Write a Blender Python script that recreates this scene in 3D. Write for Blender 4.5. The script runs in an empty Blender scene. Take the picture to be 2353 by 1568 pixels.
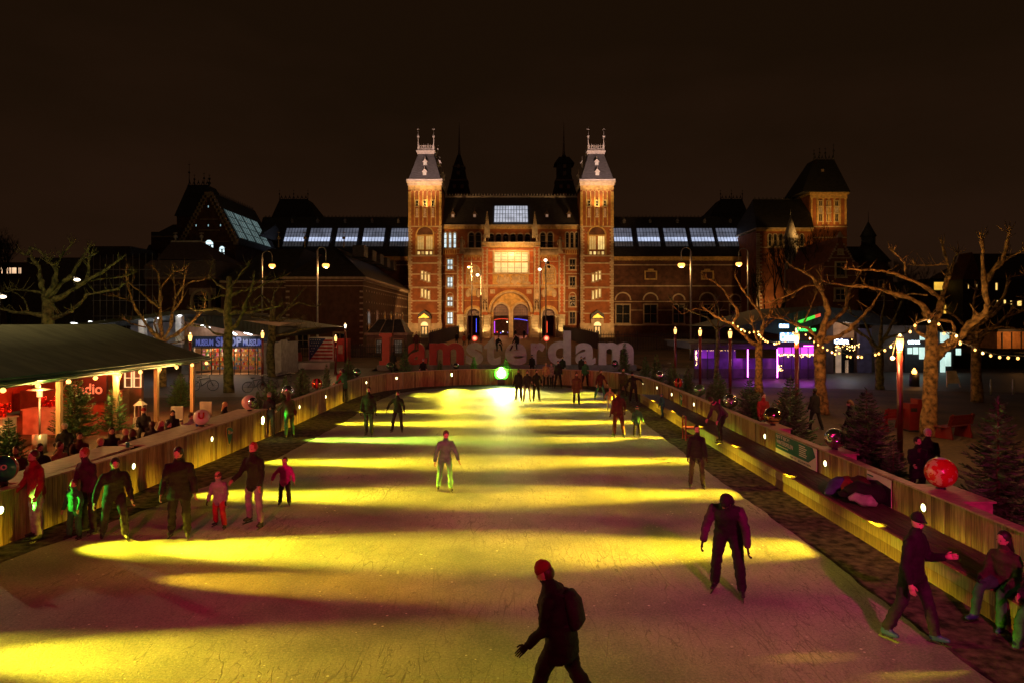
import bpy, math, random
from mathutils import Vector, Matrix
R = math.radians
rnd = random.Random(11)
F, HZ, H, CX = 1568.0, 740.0, 4.4, 1176.0      # lens, horizon, eye height used when measuring the place
def gx(px, Y): return (px - CX) * Y / F
def gz(py, Y): return H + (HZ - py) * Y / F
def W(px, py, Y): return Vector((gx(px, Y), Y, gz(py, Y)))
def GND(px, py):
    Y = F * H / (py - HZ); return (gx(px, Y), Y)
def gy(Y):                                      # the square rises gently towards the passage
    return 0.0 if Y < 66 else (1.34 if Y > 126 else 1.34 * (Y - 66) / 60.0)

scene = bpy.context.scene
COL = scene.collection
scene.world = bpy.data.worlds.new("World")

# ---------------------------------------------------------------- materials
MATS = {}
def mat(name, col, rough=.7, metal=0., var=.25, scale=2.5, bump=0., bscale=25., emit=None, es=0., col2=None, spec=.4, detail=6, stretch=None, alpha=None, trans=0.):
    if name in MATS: return MATS[name]
    m = bpy.data.materials.new(name); m.use_nodes = True
    nt = m.node_tree; N = nt.nodes; L = nt.links
    b = N.get("Principled BSDF")
    b.inputs["Roughness"].default_value = rough
    b.inputs["Metallic"].default_value = metal
    b.inputs["Specular IOR Level"].default_value = spec
    if trans: b.inputs["Transmission Weight"].default_value = trans
    tc = N.new("ShaderNodeTexCoord"); src = tc.outputs["Object"]
    if stretch:
        mp = N.new("ShaderNodeMapping"); mp.inputs["Scale"].default_value = stretch
        L.new(src, mp.inputs["Vector"]); src = mp.outputs["Vector"]
    no = N.new("ShaderNodeTexNoise"); no.inputs["Scale"].default_value = scale; no.inputs["Detail"].default_value = detail
    L.new(src, no.inputs["Vector"])
    rp = N.new("ShaderNodeValToRGB")
    a = col if col2 is None else col2
    rp.color_ramp.elements[0].position = .35; rp.color_ramp.elements[1].position = .68
    rp.color_ramp.elements[0].color = tuple(c * (1 - var) for c in a[:3]) + (1,)
    rp.color_ramp.elements[1].color = tuple(min(1, c * (1 + var)) for c in col[:3]) + (1,)
    L.new(no.outputs["Fac"], rp.inputs["Fac"]); L.new(rp.outputs["Color"], b.inputs["Base Color"])
    if bump:
        n2 = N.new("ShaderNodeTexNoise"); n2.inputs["Scale"].default_value = bscale; n2.inputs["Detail"].default_value = 4
        L.new(src, n2.inputs["Vector"])
        bp = N.new("ShaderNodeBump"); bp.inputs["Strength"].default_value = bump; bp.inputs["Distance"].default_value = .03
        L.new(n2.outputs["Fac"], bp.inputs["Height"]); L.new(bp.outputs["Normal"], b.inputs["Normal"])
    if emit is not None:
        b.inputs["Emission Color"].default_value = tuple(emit) + (1,)
        b.inputs["Emission Strength"].default_value = es
    MATS[name] = m
    return m

def glowmat(name, emit, es, var=0., scale=1., col=(.3, .3, .3), sampling=True, stretch=None):
    """a thing that gives off light; var breaks it up like a lit room behind glass"""
    if name in MATS: return MATS[name]
    m = mat(name, col, rough=.3, emit=emit, es=es)
    nt = m.node_tree; N = nt.nodes; L = nt.links; b = N.get("Principled BSDF")
    if var:
        tc = N.new("ShaderNodeTexCoord"); v = tc.outputs["Object"]
        if stretch:
            mp = N.new("ShaderNodeMapping"); mp.inputs["Scale"].default_value = stretch
            L.new(v, mp.inputs["Vector"]); v = mp.outputs["Vector"]
        no = N.new("ShaderNodeTexNoise"); no.inputs["Scale"].default_value = scale
        no.inputs["Detail"].default_value = 3
        L.new(v, no.inputs["Vector"])
        mr = N.new("ShaderNodeMapRange"); mr.inputs[1].default_value = .3; mr.inputs[2].default_value = .7
        mr.inputs[3].default_value = es * (1 - var); mr.inputs[4].default_value = es * (1 + var)
        L.new(no.outputs["Fac"], mr.inputs[0]); L.new(mr.outputs[0], b.inputs["Emission Strength"])
    if not sampling:
        try: m.cycles.emission_sampling = 'NONE'
        except Exception: pass
    return m

# ---------------------------------------------------------------- objects
WL = {}
def tag(o, label, cat, group=None):
    o["label"] = label; o["category"] = cat
    if group: o["group"] = group
    return o
def kind(o, k):
    o["kind"] = k; return o
def thing(name, loc, label, cat, group=None, rz=0.):
    o = bpy.data.objects.new(name, None); COL.objects.link(o)
    o.location = loc; o.rotation_euler = (0, 0, rz); o.empty_display_size = .3
    WL[o.name] = Vector(loc)
    if label: tag(o, label, cat, group)
    return o

class MB:
    def __init__(s): s.v = []; s.f = []; s.m = []; s.sm = []
    def add(s, vs, fs, m=0, smooth=False):
        k = len(s.v); s.v += [tuple(p) for p in vs]
        for f in fs:
            s.f.append(tuple(i + k for i in f)); s.m.append(m); s.sm.append(smooth)
        return s
    def box(s, x0, x1, y0, y1, z0, z1, m=0):
        if x0 > x1: x0, x1 = x1, x0
        if y0 > y1: y0, y1 = y1, y0
        if z0 > z1: z0, z1 = z1, z0
        return s.add([(x0,y0,z0),(x1,y0,z0),(x1,y1,z0),(x0,y1,z0),(x0,y0,z1),(x1,y0,z1),(x1,y1,z1),(x0,y1,z1)],
            [(0,3,2,1),(4,5,6,7),(0,1,5,4),(1,2,6,5),(2,3,7,6),(3,0,4,7)], m)
    def pbox(s, a, b, y0, y1, D, dep, m=0, pro=0.):
        """box whose front is the measured rectangle a..b, y0..y1 at distance D"""
        return s.box(gx(a, D), gx(b, D), D - pro, D + dep, gz(y0, D), gz(y1, D), m)
    def prism(s, pts, vec, m=0, smooth=False):
        n = len(pts); vec = Vector(vec)
        a = [Vector(p) for p in pts]; b = [p + vec for p in a]
        fs = [tuple(range(n))[::-1], tuple(range(n, 2 * n))]
        fs += [(i, (i + 1) % n, n + (i + 1) % n, n + i) for i in range(n)]
        return s.add(a + b, fs, m, smooth)
    def frustum(s, x0,x1,y0,y1,z0, X0,X1,Y0,Y1,z1, m=0):
        return s.add([(x0,y0,z0),(x1,y0,z0),(x1,y1,z0),(x0,y1,z0),(X0,Y0,z1),(X1,Y0,z1),(X1,Y1,z1),(X0,Y1,z1)],
            [(0,3,2,1),(4,5,6,7),(0,1,5,4),(1,2,6,5),(2,3,7,6),(3,0,4,7)], m)
    def loft(s, rings, m=0, smooth=True, n=12):
        """rings: (centre, right, fwd, rx, ry)"""
        vs = []
        for c, r, f, rx, ry in rings:
            c = Vector(c); r = Vector(r); f = Vector(f)
            for i in range(n):
                a = 2 * math.pi * i / n
                vs.append(c + r * (rx * math.cos(a)) + f * (ry * math.sin(a)))
        fs = []
        for k in range(len(rings) - 1):
            for i in range(n):
                j = (i + 1) % n
                fs.append((k*n+i, k*n+j, (k+1)*n+j, (k+1)*n+i))
        fs.append(tuple(range(n))[::-1]); fs.append(tuple(range((len(rings)-1)*n, len(rings)*n)))
        return s.add(vs, fs, m, smooth)
    def tube(s, pts, rad, n=8, m=0, smooth=True, jit=0.):
        pts = [Vector(p) for p in pts]
        if not isinstance(rad, (list, tuple)): rad = [rad] * len(pts)
        rings = []; ref = None
        for i, p in enumerate(pts):
            a = pts[max(0, i-1)]; b = pts[min(len(pts)-1, i+1)]
            t = (b - a)
            t = t.normalized() if t.length > 1e-7 else Vector((0,0,1))
            if ref is None: ref = t.orthogonal().normalized()
            ref = (ref - t * ref.dot(t))
            ref = ref.normalized() if ref.length > 1e-6 else t.orthogonal().normalized()
            r = rad[i] * (1 + (rnd.uniform(-jit, jit) if jit else 0))
            rings.append((p, ref, t.cross(ref), r, r))
        return s.loft(rings, m, smooth, n)
    def cyl(s, c, r, h, n=12, r2=None, m=0, smooth=True):
        c = Vector(c)
        return s.tube([c, c + Vector((0,0,h))], [r, r if r2 is None else r2], n, m, smooth)
    def ball(s, c, rx, ry=None, rz=None, nu=12, nv=8, m=0, mf=None, rot=None):
        ry = rx if ry is None else ry; rz = rx if rz is None else rz
        c = Vector(c); vs = []; 
        for j in range(nv + 1):
            t = math.pi * j / nv
            for i in range(nu):
                a = 2 * math.pi * i / nu
                p = Vector((rx*math.sin(t)*math.cos(a), ry*math.sin(t)*math.sin(a), rz*math.cos(t)))
                if rot is not None: p = rot @ p
                vs.append(c + p)
        k = len(s.v); s.v += [tuple(p) for p in vs]
        for j in range(nv):
            for i in range(nu):
                q = (k+j*nu+i, k+(j+1)*nu+i, k+(j+1)*nu+(i+1)%nu, k+j*nu+(i+1)%nu)
                s.f.append(q); s.m.append(m if mf is None else mf(i, j)); s.sm.append(True)
        return s
    def build(s, name, mats, parent=None, loc=None, local=False, merge=False):
        me = bpy.data.meshes.new(name)
        off = Vector((0,0,0))
        if not local:
            if parent is not None: off = WL[parent.name]
            elif loc is not None: off = Vector(loc)
        me.from_pydata([(v[0]-off.x, v[1]-off.y, v[2]-off.z) for v in s.v], [], s.f)
        if not isinstance(mats, (list, tuple)): mats = [mats]
        for m in mats: me.materials.append(m)
        me.polygons.foreach_set("material_index", s.m)
        me.polygons.foreach_set("use_smooth", s.sm)
        me.validate(); me.update()
        o = bpy.data.objects.new(name, me); COL.objects.link(o)
        if parent is not None: o.parent = parent; WL[o.name] = WL[parent.name].copy() if not local else Vector((0,0,0))
        elif loc is not None: o.location = loc; WL[o.name] = Vector(loc)
        else: WL[o.name] = Vector((0,0,0))
        if local and parent is not None: WL[o.name] = Vector((0,0,0))
        return o

def copy_tree(o, parent=None):
    c = o.copy(); COL.objects.link(c); c.parent = parent
    for ch in list(o.children): copy_tree(ch, c)
    return c

def txt_mesh(s, bold=0., ext=.05):
    cu = bpy.data.curves.new("t", 'FONT'); cu.body = s; cu.extrude = ext; cu.offset = bold; cu.resolution_u = 4
    o = bpy.data.objects.new("t", cu); COL.objects.link(o)
    bpy.context.view_layer.update()
    dg = bpy.context.evaluated_depsgraph_get()
    me = bpy.data.meshes.new_from_object(o.evaluated_get(dg))
    vs = [v.co.copy() for v in me.vertices]; fs = [tuple(p.vertices) for p in me.polygons]
    bpy.data.objects.remove(o); bpy.data.curves.remove(cu); bpy.data.meshes.remove(me)
    return vs, fs
TXT = {}
def prep_text(s, bold=0.):
    TXT[(s, bold)] = txt_mesh(s, bold)
def text_into(mb, s, org, right, up, w, h, depth, m=0, bold=0.):
    """lettering fitted in a w x h rectangle with lower-left corner org"""
    vs, fs = TXT[(s, bold)]
    x0 = min(v.x for v in vs); x1 = max(v.x for v in vs); y0 = min(v.y for v in vs); y1 = max(v.y for v in vs)
    z0 = min(v.z for v in vs); z1 = max(v.z for v in vs)
    org = Vector(org); right = Vector(right).normalized(); up = Vector(up).normalized(); nn = right.cross(up)
    out = []
    for v in vs:
        out.append(org + right*((v.x-x0)/(x1-x0)*w) + up*((v.y-y0)/(y1-y0)*h) + nn*((v.z-z0)/(z1-z0+1e-9)*depth))
    mb.add(out, fs, m)

def light(name, typ, loc, power, col, target=None, size=.1, cone=60, blend=.5, parent=None):
    l = bpy.data.lights.new(name, typ); l.energy = power; l.color = col
    if typ in ('POINT', 'SPOT'): l.shadow_soft_size = size
    if typ == 'SPOT': l.spot_size = R(cone); l.spot_blend = blend
    o = bpy.data.objects.new(name, l); COL.objects.link(o)
    o.location = loc
    if target is not None:
        d = Vector(target) - Vector(loc)
        o.rotation_euler = d.to_track_quat('-Z', 'Y').to_euler()
    return o

def linear_falloff(o):
    """lens-shaped lamp: its beam thins with distance rather than with distance squared"""
    l = o.data; l.use_nodes = True; nt = l.node_tree; e = [n for n in nt.nodes if n.type == 'EMISSION'][0]
    f = nt.nodes.new("ShaderNodeLightFalloff"); f.inputs["Strength"].default_value = 1.; nt.links.new(f.outputs["Linear"], e.inputs["Strength"]); return o
# ---------------------------------------------------------------- people
def cloth(name, c, rough=.85): return mat("cloth_" + name, c, rough=rough, var=.3, scale=6, bump=.5, bscale=30)
CL = dict(black=cloth("black", (.009,.008,.008)), charcoal=cloth("charcoal", (.02,.019,.02)), maroon=cloth("maroon", (.06,.009,.009)),
    red=cloth("red", (.30,.02,.025)), pink=cloth("pink", (.6,.05,.22)), green=cloth("green", (.03,.16,.06)), olive=cloth("olive", (.05,.055,.02)),
    grey=cloth("grey", (.25,.26,.27)), pale=cloth("pale", (.34,.37,.3)), navy=cloth("navy", (.015,.02,.06)), denim=cloth("denim", (.05,.08,.16)),
    brown=cloth("brown", (.10,.05,.025)), teal=cloth("teal", (.02,.12,.12)), orange=cloth("orange", (.6,.13,.03)), tan=cloth("tan", (.35,.22,.1)),
    pale_greenlit=cloth("pale_greenlit", (.12,.36,.17)), magenta=cloth("magenta", (.5,.03,.35)), purple=cloth("purple", (.05,.015,.04)))
SKIN = mat("skin", (.55,.32,.22), rough=.55, var=.1)
EYE = mat("eye_dark", (.02,.015,.012), rough=.3, var=0); LIP = mat("lip", (.35,.08,.07), rough=.5, var=.1)
HAIR = {k: mat("hair_" + k, c, rough=.5, var=.4, scale=14, stretch=(6,6,1)) for k, c in
    dict(dark=(.02,.013,.01), brown=(.07,.035,.018), blonde=(.5,.32,.13), grey=(.45,.43,.4), red=(.3,.06,.02)).items()}
BOOT = mat("skate_boot", (.02,.02,.022), rough=.4); BOOTB = mat("skate_boot_blue", (.03,.09,.16), rough=.4)
STEEL = mat("blade_steel", (.07,.07,.07), rough=.6, metal=1, var=.1)

def remesh(mb, voxel):
    me = bpy.data.meshes.new("tmp"); me.from_pydata(mb.v, [], mb.f); me.update()
    o = bpy.data.objects.new("tmp", me); COL.objects.link(o)
    md = o.modifiers.new("r", 'REMESH'); md.mode = 'VOXEL'; md.voxel_size = voxel
    sm = o.modifiers.new("s", 'SMOOTH'); sm.iterations = 3; sm.factor = .5
    bpy.context.view_layer.update()
    dg = bpy.context.evaluated_depsgraph_get()
    e = bpy.data.meshes.new_from_object(o.evaluated_get(dg))
    vs = [v.co.copy() for v in e.vertices]; fs = [tuple(p.vertices) for p in e.polygons]
    bpy.data.objects.remove(o); bpy.data.meshes.remove(me); bpy.data.meshes.remove(e)
    return vs, fs

def seg_d(p, a, b):
    ab = b - a; t = max(0, min(1, (p - a).dot(ab) / max(1e-9, ab.dot(ab))))
    return (p - (a + ab * t)).length

def person(label, X, Y, h, face, jacket='black', legs='black', hair='dark', style='short', lean=4, side=0, L=(0,4,6), Rr=(0,4,6),
           la=(8,10,20), ra=(8,10,20), head=(0,0), z=0., skates=True, skirt=0., thick=1.0, group=None, boots=None, extra=None,
           sit=None, glove='auto', fat=1.0, voxel=None, sleeve=None, scarf=None, half=False, loc_z=None):
    """face: degrees, 0 looks away from the viewer, 90 to the picture's left, 180 at the viewer.
    L/Rr legs = (thigh forward, out, knee); la/ra arms = (forward, out, elbow)"""
    k = h / 1.75
    nearp = F / Y > 75
    V = Vector
    sl, cl = math.sin(R(lean)), math.cos(R(lean)); ss = math.sin(R(side))
    u = V((ss, sl, cl)).normalized(); fw = V((0, cl, -sl)); rt = fw.cross(u) * 1.0
    rt = V((1,0,0)) - u * u.x; rt.normalize(); fw = u.cross(rt)
    segs = []; mb = MB()
    shw = .185 * (1 if h > 1.3 else .92)
    tk = thick
    # legs
    feet = []; foots = []
    for sgn, (a, o, kn) in ((-1, L), (1, Rr)):
        hip = V((sgn*.09, 0, -.02))
        d1 = V((sgn*math.sin(R(o)), math.sin(R(a))*math.cos(R(o)), -math.cos(R(a))*math.cos(R(o)))).normalized()
        knee = hip + d1 * .44
        b = a - kn
        d2 = V((sgn*math.sin(R(o))*.6, math.sin(R(b)), -math.cos(R(b)))).normalized()
        ank = knee + d2 * .42
        mb.tube([hip, hip + d1*.2, knee - d1*.03, knee + d2*.04, knee + d2*.16, ank - d2*.05, ank + d2*.01], [.10*tk, .094*tk, .074*tk, .072*tk, .074*tk, .066*tk, .062*tk], 12)
        segs.append((hip, knee, .09, 1)); segs.append((knee, ank, .06, 1))
        fb = V((sgn*.15, 1, 0)); fb = (fb - d2 * fb.dot(d2) * (.75 if abs(b) > 25 else 0)).normalized()
        dn = -(fb.orthogonal()); dn = d2 - fb * d2.dot(fb); dn.normalize()
        base = ank + dn * .055
        mb.tube([ank - d2*.10, ank + d2*.03], [.058, .056], 10)
        mb.tube([base - fb*.07, base, base + fb*.10, base + fb*.18], [.040, .048, .042, .028], 8)
        segs.append((ank - d2*.06, ank + d2*.05, .058, 3)); segs.append((base - fb*.07, base + fb*.18, .05, 3))
        foots.append((base, fb, dn)); feet.append(base + dn * (.045 + (.045 if skates else 0)))
        segs[-1] = segs[-1]
    # torso
    def ring(t, rx, ry, off=0): return (u * t + fw * off, rt, fw, rx*tk*fat, ry*tk*fat)
    hemz = -.13 if legs != jacket or not skirt else -.08
    mb.loft([ring(hemz-.01,.15,.11), ring(hemz,.178,.138), ring(-.04,.18,.138), ring(.06,.172,.132), ring(.14,.165,.128), ring(.26,.175,.132), ring(.36,.182,.132,.01),
             ring(.42,.168,.115), ring(.46,.125,.095), ring(.49,.085,.078), ring(.535,.078,.074,.006), ring(.55,.06,.058,.006)], n=16)
    segs.append((u*hemz, u*.1, .17, 0)); segs.append((u*.47, u*.53, .085, 0))
    segs.append((u*-.06, u*.46, .16, 0))
    if skirt:
        mb.loft([ring(.12,.15,.11), ring(0,.175,.13), (V((0,-.02,-skirt*.5))+u*0, rt, fw, .19*tk, .15*tk), (V((0,-.02,-skirt)), rt, fw, .22*tk, .17*tk)], n=14)
        segs.append((V((0,0,0)), V((0,0,-skirt*.92)), .2, 0))
    hp = head[0]; hy = head[1]
    hu = (u * math.cos(R(hp)) + fw * math.sin(R(hp))).normalized()
    hf = (fw * math.cos(R(hp)) - u * math.sin(R(hp))).normalized()
    rot = Matrix.Rotation(R(hy), 3, hu); hf = rot @ hf; hr = hf.cross(hu)
    nk = u * .475
    hc = nk + u * .07 + hu * .115
    hs = 1.0 if h > 1.3 else 1.28
    mb.tube([u*.44, nk + u*.05, hc - hu*.04], [.07, .056, .052], 10)
    mb.loft([(hc - hu*.115*hs + hf*.035, hr, hf, .028*hs, .028*hs), (hc - hu*.09*hs + hf*.03, hr, hf, .052*hs, .056*hs), (hc - hu*.045*hs + hf*.012, hr, hf, .067*hs, .08*hs),
             (hc, hr, hf, .075*hs, .092*hs), (hc + hu*.05*hs - hf*.004, hr, hf, .076*hs, .093*hs), (hc + hu*.09*hs - hf*.008, hr, hf, .058*hs, .073*hs), (hc + hu*.115*hs, hr, hf, .022*hs, .03*hs)], n=14)
    mb.loft([(hc + hf*.085*hs + hu*.02*hs, hr, hf, .009, .012), (hc + hf*.098*hs - hu*.022*hs, hr, hf, .017, .022), (hc + hf*.088*hs - hu*.034*hs, hr, hf, .012, .012)], n=8)
    for sgn in (-1, 1): mb.ball(hc + hr*sgn*.077*hs - hf*.005, .012, .022, .032, 8, 6, rot=Matrix((hr, hf, hu)).transposed())
    segs.append((nk + u*.02, hc, .055, 2)); segs.append((hc, hc + hu*.03, .09, 2))
    # arms
    hands = []
    for sgn, (a, o, e) in ((-1, la), (1, ra)):
        sh = u*.395 + rt*sgn*shw*tk*.93
        d1 = (-u*math.cos(R(a))*math.cos(R(o)) + fw*math.sin(R(a))*math.cos(R(o)) + rt*sgn*math.sin(R(o))).normalized()
        el = sh + d1*.28
        b = a + e
        d2 = (-u*math.cos(R(b)) + fw*math.sin(R(b)) + rt*sgn*math.sin(R(o))*(.5 if e < 60 else -.4)).normalized()
        wr = el + d2*.25
        mb.tube([u*.41 + rt*sgn*.07, sh, sh + d1*.08, sh + d1*.2, el, el + d2*.08, wr - d2*.02, wr + d2*.005], [.07*tk, .074*tk, .072*tk, .062*tk, .060*tk, .060*tk, .05*tk, .045*tk], 12)
        segs.append((sh, el, .06, 4)); segs.append((el, wr - d2*.01, .05, 4))
        hands.append((wr, d2, sgn))
    vx = voxel or (.019 if nearp else .028)
    vs, fs = remesh(mb, vx)
    from mathutils import noise as nz
    for i_, v in enumerate(vs):            # folds and creases of the clothes
        best = 9e9; bs_ = None
        for a, b, r, m in segs:
            d = seg_d(v, a, b) / r
            if d < best: best, bs_ = d, (a, b, r, m)
        if bs_[3] in (0, 1, 4):
            a, b, r, m = bs_; ax = (b - a); t_ = max(0, min(1, (v-a).dot(ax)/max(1e-9, ax.dot(ax)))); away = (v - (a + ax*t_))
            if away.length > 1e-4:
                q_ = Vector((v.x*5 + X*3, v.y*5, v.z*13 + Y)); n_ = nz.noise(q_) + .5*nz.noise(q_*2.3)
                vs[i_] = v + away.normalized()*n_*(.016 if m else .014)
    out = MB(); cols = []
    for f in fs:
        c = (vs[f[0]] + vs[f[2]]) * .5
        best = 9e9; bm = 0
        for a, b, r, m in segs:
            d = seg_d(c, a, b) / r
            if d < best: best, bm = d, m
        cols.append(bm)
    out.v = [tuple(v) for v in vs]; out.f = list(fs); out.m = cols; out.sm = [True] * len(fs)
    # hands with fingers
    gm = 5
    for wr, d, sgn in hands:
        pr = d.cross(V((0,1,0)) if abs(d.y) < .8 else V((0,0,1))).normalized(); pn = d.cross(pr)
        out.loft([(wr - d*.02, pn, pr, .026, .02), (wr + d*.03, pn, pr, .036, .016), (wr + d*.085, pn, pr, .040, .014)], gm, n=8)
        inw = pr * (-sgn if pr.x * sgn > 0 else sgn)
        for i, ln in enumerate((.062, .075, .07, .055)):
            st = wr + d*.078 + pn*(-.029 + .0195*i)
            out.tube([st, st + d*ln*.45 + inw*.004, st + d*ln*.8 + inw*.02, st + d*ln*.88 + inw*.042], [.0095,.009,.008,.006], 6, gm)
        th = wr + d*.025 - pn*.032
        out.tube([th, th + d*.03 - pn*.022 + inw*.008, th + d*.06 - pn*.026 + inw*.022], [.012,.0105,.008], 6, gm)
    # face
    for sgn in (-1, 1):
        out.ball(hc + hr*sgn*.031*hs + hf*.083*hs + hu*.006*hs, .0125, .007, .008, 8, 5, 6, rot=Matrix((hr, hf, hu)).transposed())
    out.ball(hc + hf*.087*hs - hu*.052*hs, .024, .008, .006, 8, 5, 7, rot=Matrix((hr, hf, hu)).transposed())
    bmat = BOOTB if boots == 'blue' else BOOT
    if glove == 'auto': glove = ('black', None, 'charcoal', 'maroon', None)[len(label) % 5]
    mats = [CL[jacket], CL[legs], SKIN, bmat, CL[sleeve] if sleeve else CL[jacket], CL[glove] if glove else SKIN, EYE, LIP]
    # height of the feet
    if sit is not None: dz = sit + .09*k
    else: dz = -min(f.z for f in feet) * k
    base = V((X, Y, z))
    S = Matrix.Translation((0,0,dz)) @ Matrix.Scale(k, 4)
    root_rot = R(face)
    def fin(b, name, mts, parent=None):
        b.v = [tuple(S @ V(v)) for v in b.v]
        return b.build(name, mts, parent, local=True)
    body = fin(out, "person", mats)
    body.location = base; body.rotation_euler = (0, 0, root_rot)
    tag(body, label, "person", group)
    hb = MB(); Mr = Matrix((hr, hf, hu)).transposed()
    if style in ('short', 'long', 'bun'):
        hb.ball(hc - hf*.022*hs + hu*.028*hs, .088*hs, .098*hs, .108*hs, 16, 12, rot=Mr); hb.v = [tuple(Vector(v) + Vector((rnd.uniform(-.004,.004), rnd.uniform(-.004,.004), rnd.uniform(-.004,.004)))) for v in hb.v]
        if style == 'long':
            q = hc - hf*.05
            hb.loft([(q + hu*.02, hr, hf, .085*hs, .06), (q - hu*.08, hr, hf, .095*hs, .055), (q - hu*.18 - hf*.02, hr, hf, .10*hs, .045), (q - hu*.30 - hf*.03, hr, hf, .07, .03)], n=12)
        fin(hb, "hair", HAIR[hair], body)
    elif style in ('hat', 'cap', 'hood', 'pom'):
        hb.loft([(hc + hu*.02 - hf*.008, hr, hf, .083*hs, .098*hs), (hc + hu*.06 - hf*.01, hr, hf, .084*hs, .098*hs), (hc + hu*.105 - hf*.012, hr, hf, .066*hs, .078*hs), (hc + hu*.14 - hf*.012, hr, hf, .028, .034)], n=14)
        if style == 'cap': hb.loft([(hc + hu*.035 + hf*.05, hr, hf, .07, .05), (hc + hu*.048 + hf*.055, hr, hf, .06, .1)], n=12)
        if style == 'pom': hb.ball(hc + hu*.165, .035)
        if style == 'hood': hb.loft([(hc - hf*.05 - hu*.10, hr, hf, .11, .07), (hc - hf*.045, hr, hf, .10, .085), (hc - hf*.03 + hu*.08, hr, hf, .085, .085)], n=12)
        fin(hb, "hat" if style != 'hood' else "hood", CL[hair] if hair in CL else CL['black'], body)
        if style in ('hat', 'pom'):
            h2 = MB(); h2.ball(hc - hf*.03*hs - hu*.01, .081*hs, .078*hs, .09*hs, 12, 8, rot=Mr); fin(h2, "hair", HAIR['brown'], body)
    if scarf:
        sb = MB(); sb.loft([(nk - u*.035, rt, fw, .085, .08), (nk + u*.0, rt, fw, .098, .092), (nk + u*.045, rt, fw, .08, .076)], n=12)
        sb.box(-.03, .03, .11, .13, .2, .48); fin(sb, "scarf", CL[scarf], body)
    if skates:
        for bs, fb, dn in foots:
            r_ = fb.cross(dn).normalized()
            q = MB()
            for t in (-.05, .09):
                c0 = bs + fb*t + dn*.03
                q.tube([c0, c0 + dn*.035], [.012, .012], 6)
            p0 = bs - fb*.10 + dn*.065; p1 = bs + fb*.20 + dn*.065
            q.prism([p0 - r_*.004, p1 - r_*.004, p1 - r_*.004 + dn*.028 - fb*.03, p0 - r_*.004 + dn*.028], r_*.008)
            fin(q, "skate_blade", STEEL, body)
    if extra == 'backpack':
        q = MB(); q.loft([(u*.06 - fw*.19, rt, fw, .12, .06), (u*.12 - fw*.21, rt, fw, .15, .09), (u*.32 - fw*.21, rt, fw, .15, .09), (u*.43 - fw*.18, rt, fw, .11, .06)], n=14)
        for sgn in (-1, 1): q.tube([u*.42 - fw*.15 + rt*sgn*.1, u*.48 + rt*sgn*.1, u*.36 + fw*.145 + rt*sgn*.11, u*.14 + fw*.13 + rt*sgn*.14, u*.12 - fw*.15 + rt*sgn*.14], [.018]*5, 6)
        fin(q, "backpack", CL['charcoal'], body)
    if extra == 'bag':
        q = MB(); q.loft([(u*-.12 + rt*.24, fw, u, .10, .02), (u*-.05 + rt*.24, fw, u, .15, .02), (u*.06 + rt*.24, fw, u, .13, .02)], n=10)
        q.ball(u*-.04 + rt*.24, .06, .15, .12, 12, 8)
        q.tube([u*.06 + rt*.24, u*.3 + rt*.1 - fw*.14, u*.48 - rt*.09, u*.3 - rt*.0 + fw*.14, u*.06 + rt*.24 + fw*.05], [.012]*5, 6)
        fin(q, "shoulder_bag", CL['brown'], body)
    return body

SK = "skaters on the ice"
stride = dict(L=(22,6,22), Rr=(-14,8,14))
glide = dict(L=(14,7,26), Rr=(-2,7,12))
walk = dict(L=(16,3,12), Rr=(-12,3,10))
def at(px, py): return GND(px, py)
# on the ice, nearest first
person("man in a dark coat, backpack and red hat skating across the foreground", .53, 7.45, 1.80, 72, 'black', 'charcoal', 'red', 'hat', fat=1.12, skirt=.24, lean=12, L=(26,5,28), Rr=(-16,5,22), la=(22,6,34), ra=(-4,8,46), head=(22,0), extra='backpack', group=SK, thick=1.12)
x, y = at(2095, 1472)
person("man in a dark cap and black jacket skating beside the bench on blue skates", x, y, 1.77, 218, 'black', 'charcoal', 'black', 'cap', lean=5, L=(20,6,10), Rr=(-10,9,14), la=(18,14,95), ra=(4,20,20), boots='blue', head=(6,-30), group=SK, thick=1.08)
x, y = at(1672, 1362)
person("tall skater in a dark hooded coat bending forward with striped sleeves", x, y, 1.86, 158, 'black', 'black', 'black', 'hood', lean=34, L=(18,10,14), Rr=(4,9,16), la=(40,16,16), ra=(30,22,20), head=(34,-20), sleeve='purple', group=SK, thick=1.12)
x, y = at(1600, 1120)
person("skater all in black seen from the front at the right edge of the ice", x, y, 1.62, 172, 'black', 'olive', 'dark', 'short', lean=2, L=(2,7,4), Rr=(2,7,4), la=(4,12,10), ra=(4,12,10), group=SK)
x, y = at(1022, 1128)
person("pale green clad skater leaning forward alone in the middle of the ice", x, y, 1.6, 195, 'pale_greenlit', 'pale_greenlit', 'brown', 'short', lean=14, L=(14,5,20), Rr=(-6,6,12), la=(14,26,28), ra=(22,22,20), head=(10,0), group=SK)  # green light on the pale clothes put into the cloth colour
x, y = at(1421, 1003)
person("man in a maroon jacket holding a child's hand by the bench", x, y, 1.76, 20, 'maroon', 'maroon', 'dark', 'short', lean=4, L=(8,6,6), Rr=(-4,6,6), la=(6,12,14), ra=(12,26,18), group=SK, thick=1.1)
x, y = at(1463, 1003)
person("child in a green padded jacket skating beside the man in maroon", x, y, 1.16, 180, 'green', 'black', 'green', 'hat', lean=2, L=(2,6,4), Rr=(2,6,4), la=(4,22,18), ra=(6,14,16), group=SK, thick=1.15)
x, y = at(1401, 941)
person("small child in a pale tan snowsuit skating with arms held out", x, y, 1.1, 170, 'tan', 'pale', 'tan', 'pom', lean=4, L=(6,8,8), Rr=(4,8,6), la=(10,40,14), ra=(10,36,12), group=SK, thick=1.2)
x, y = at(1324, 929)
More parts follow.
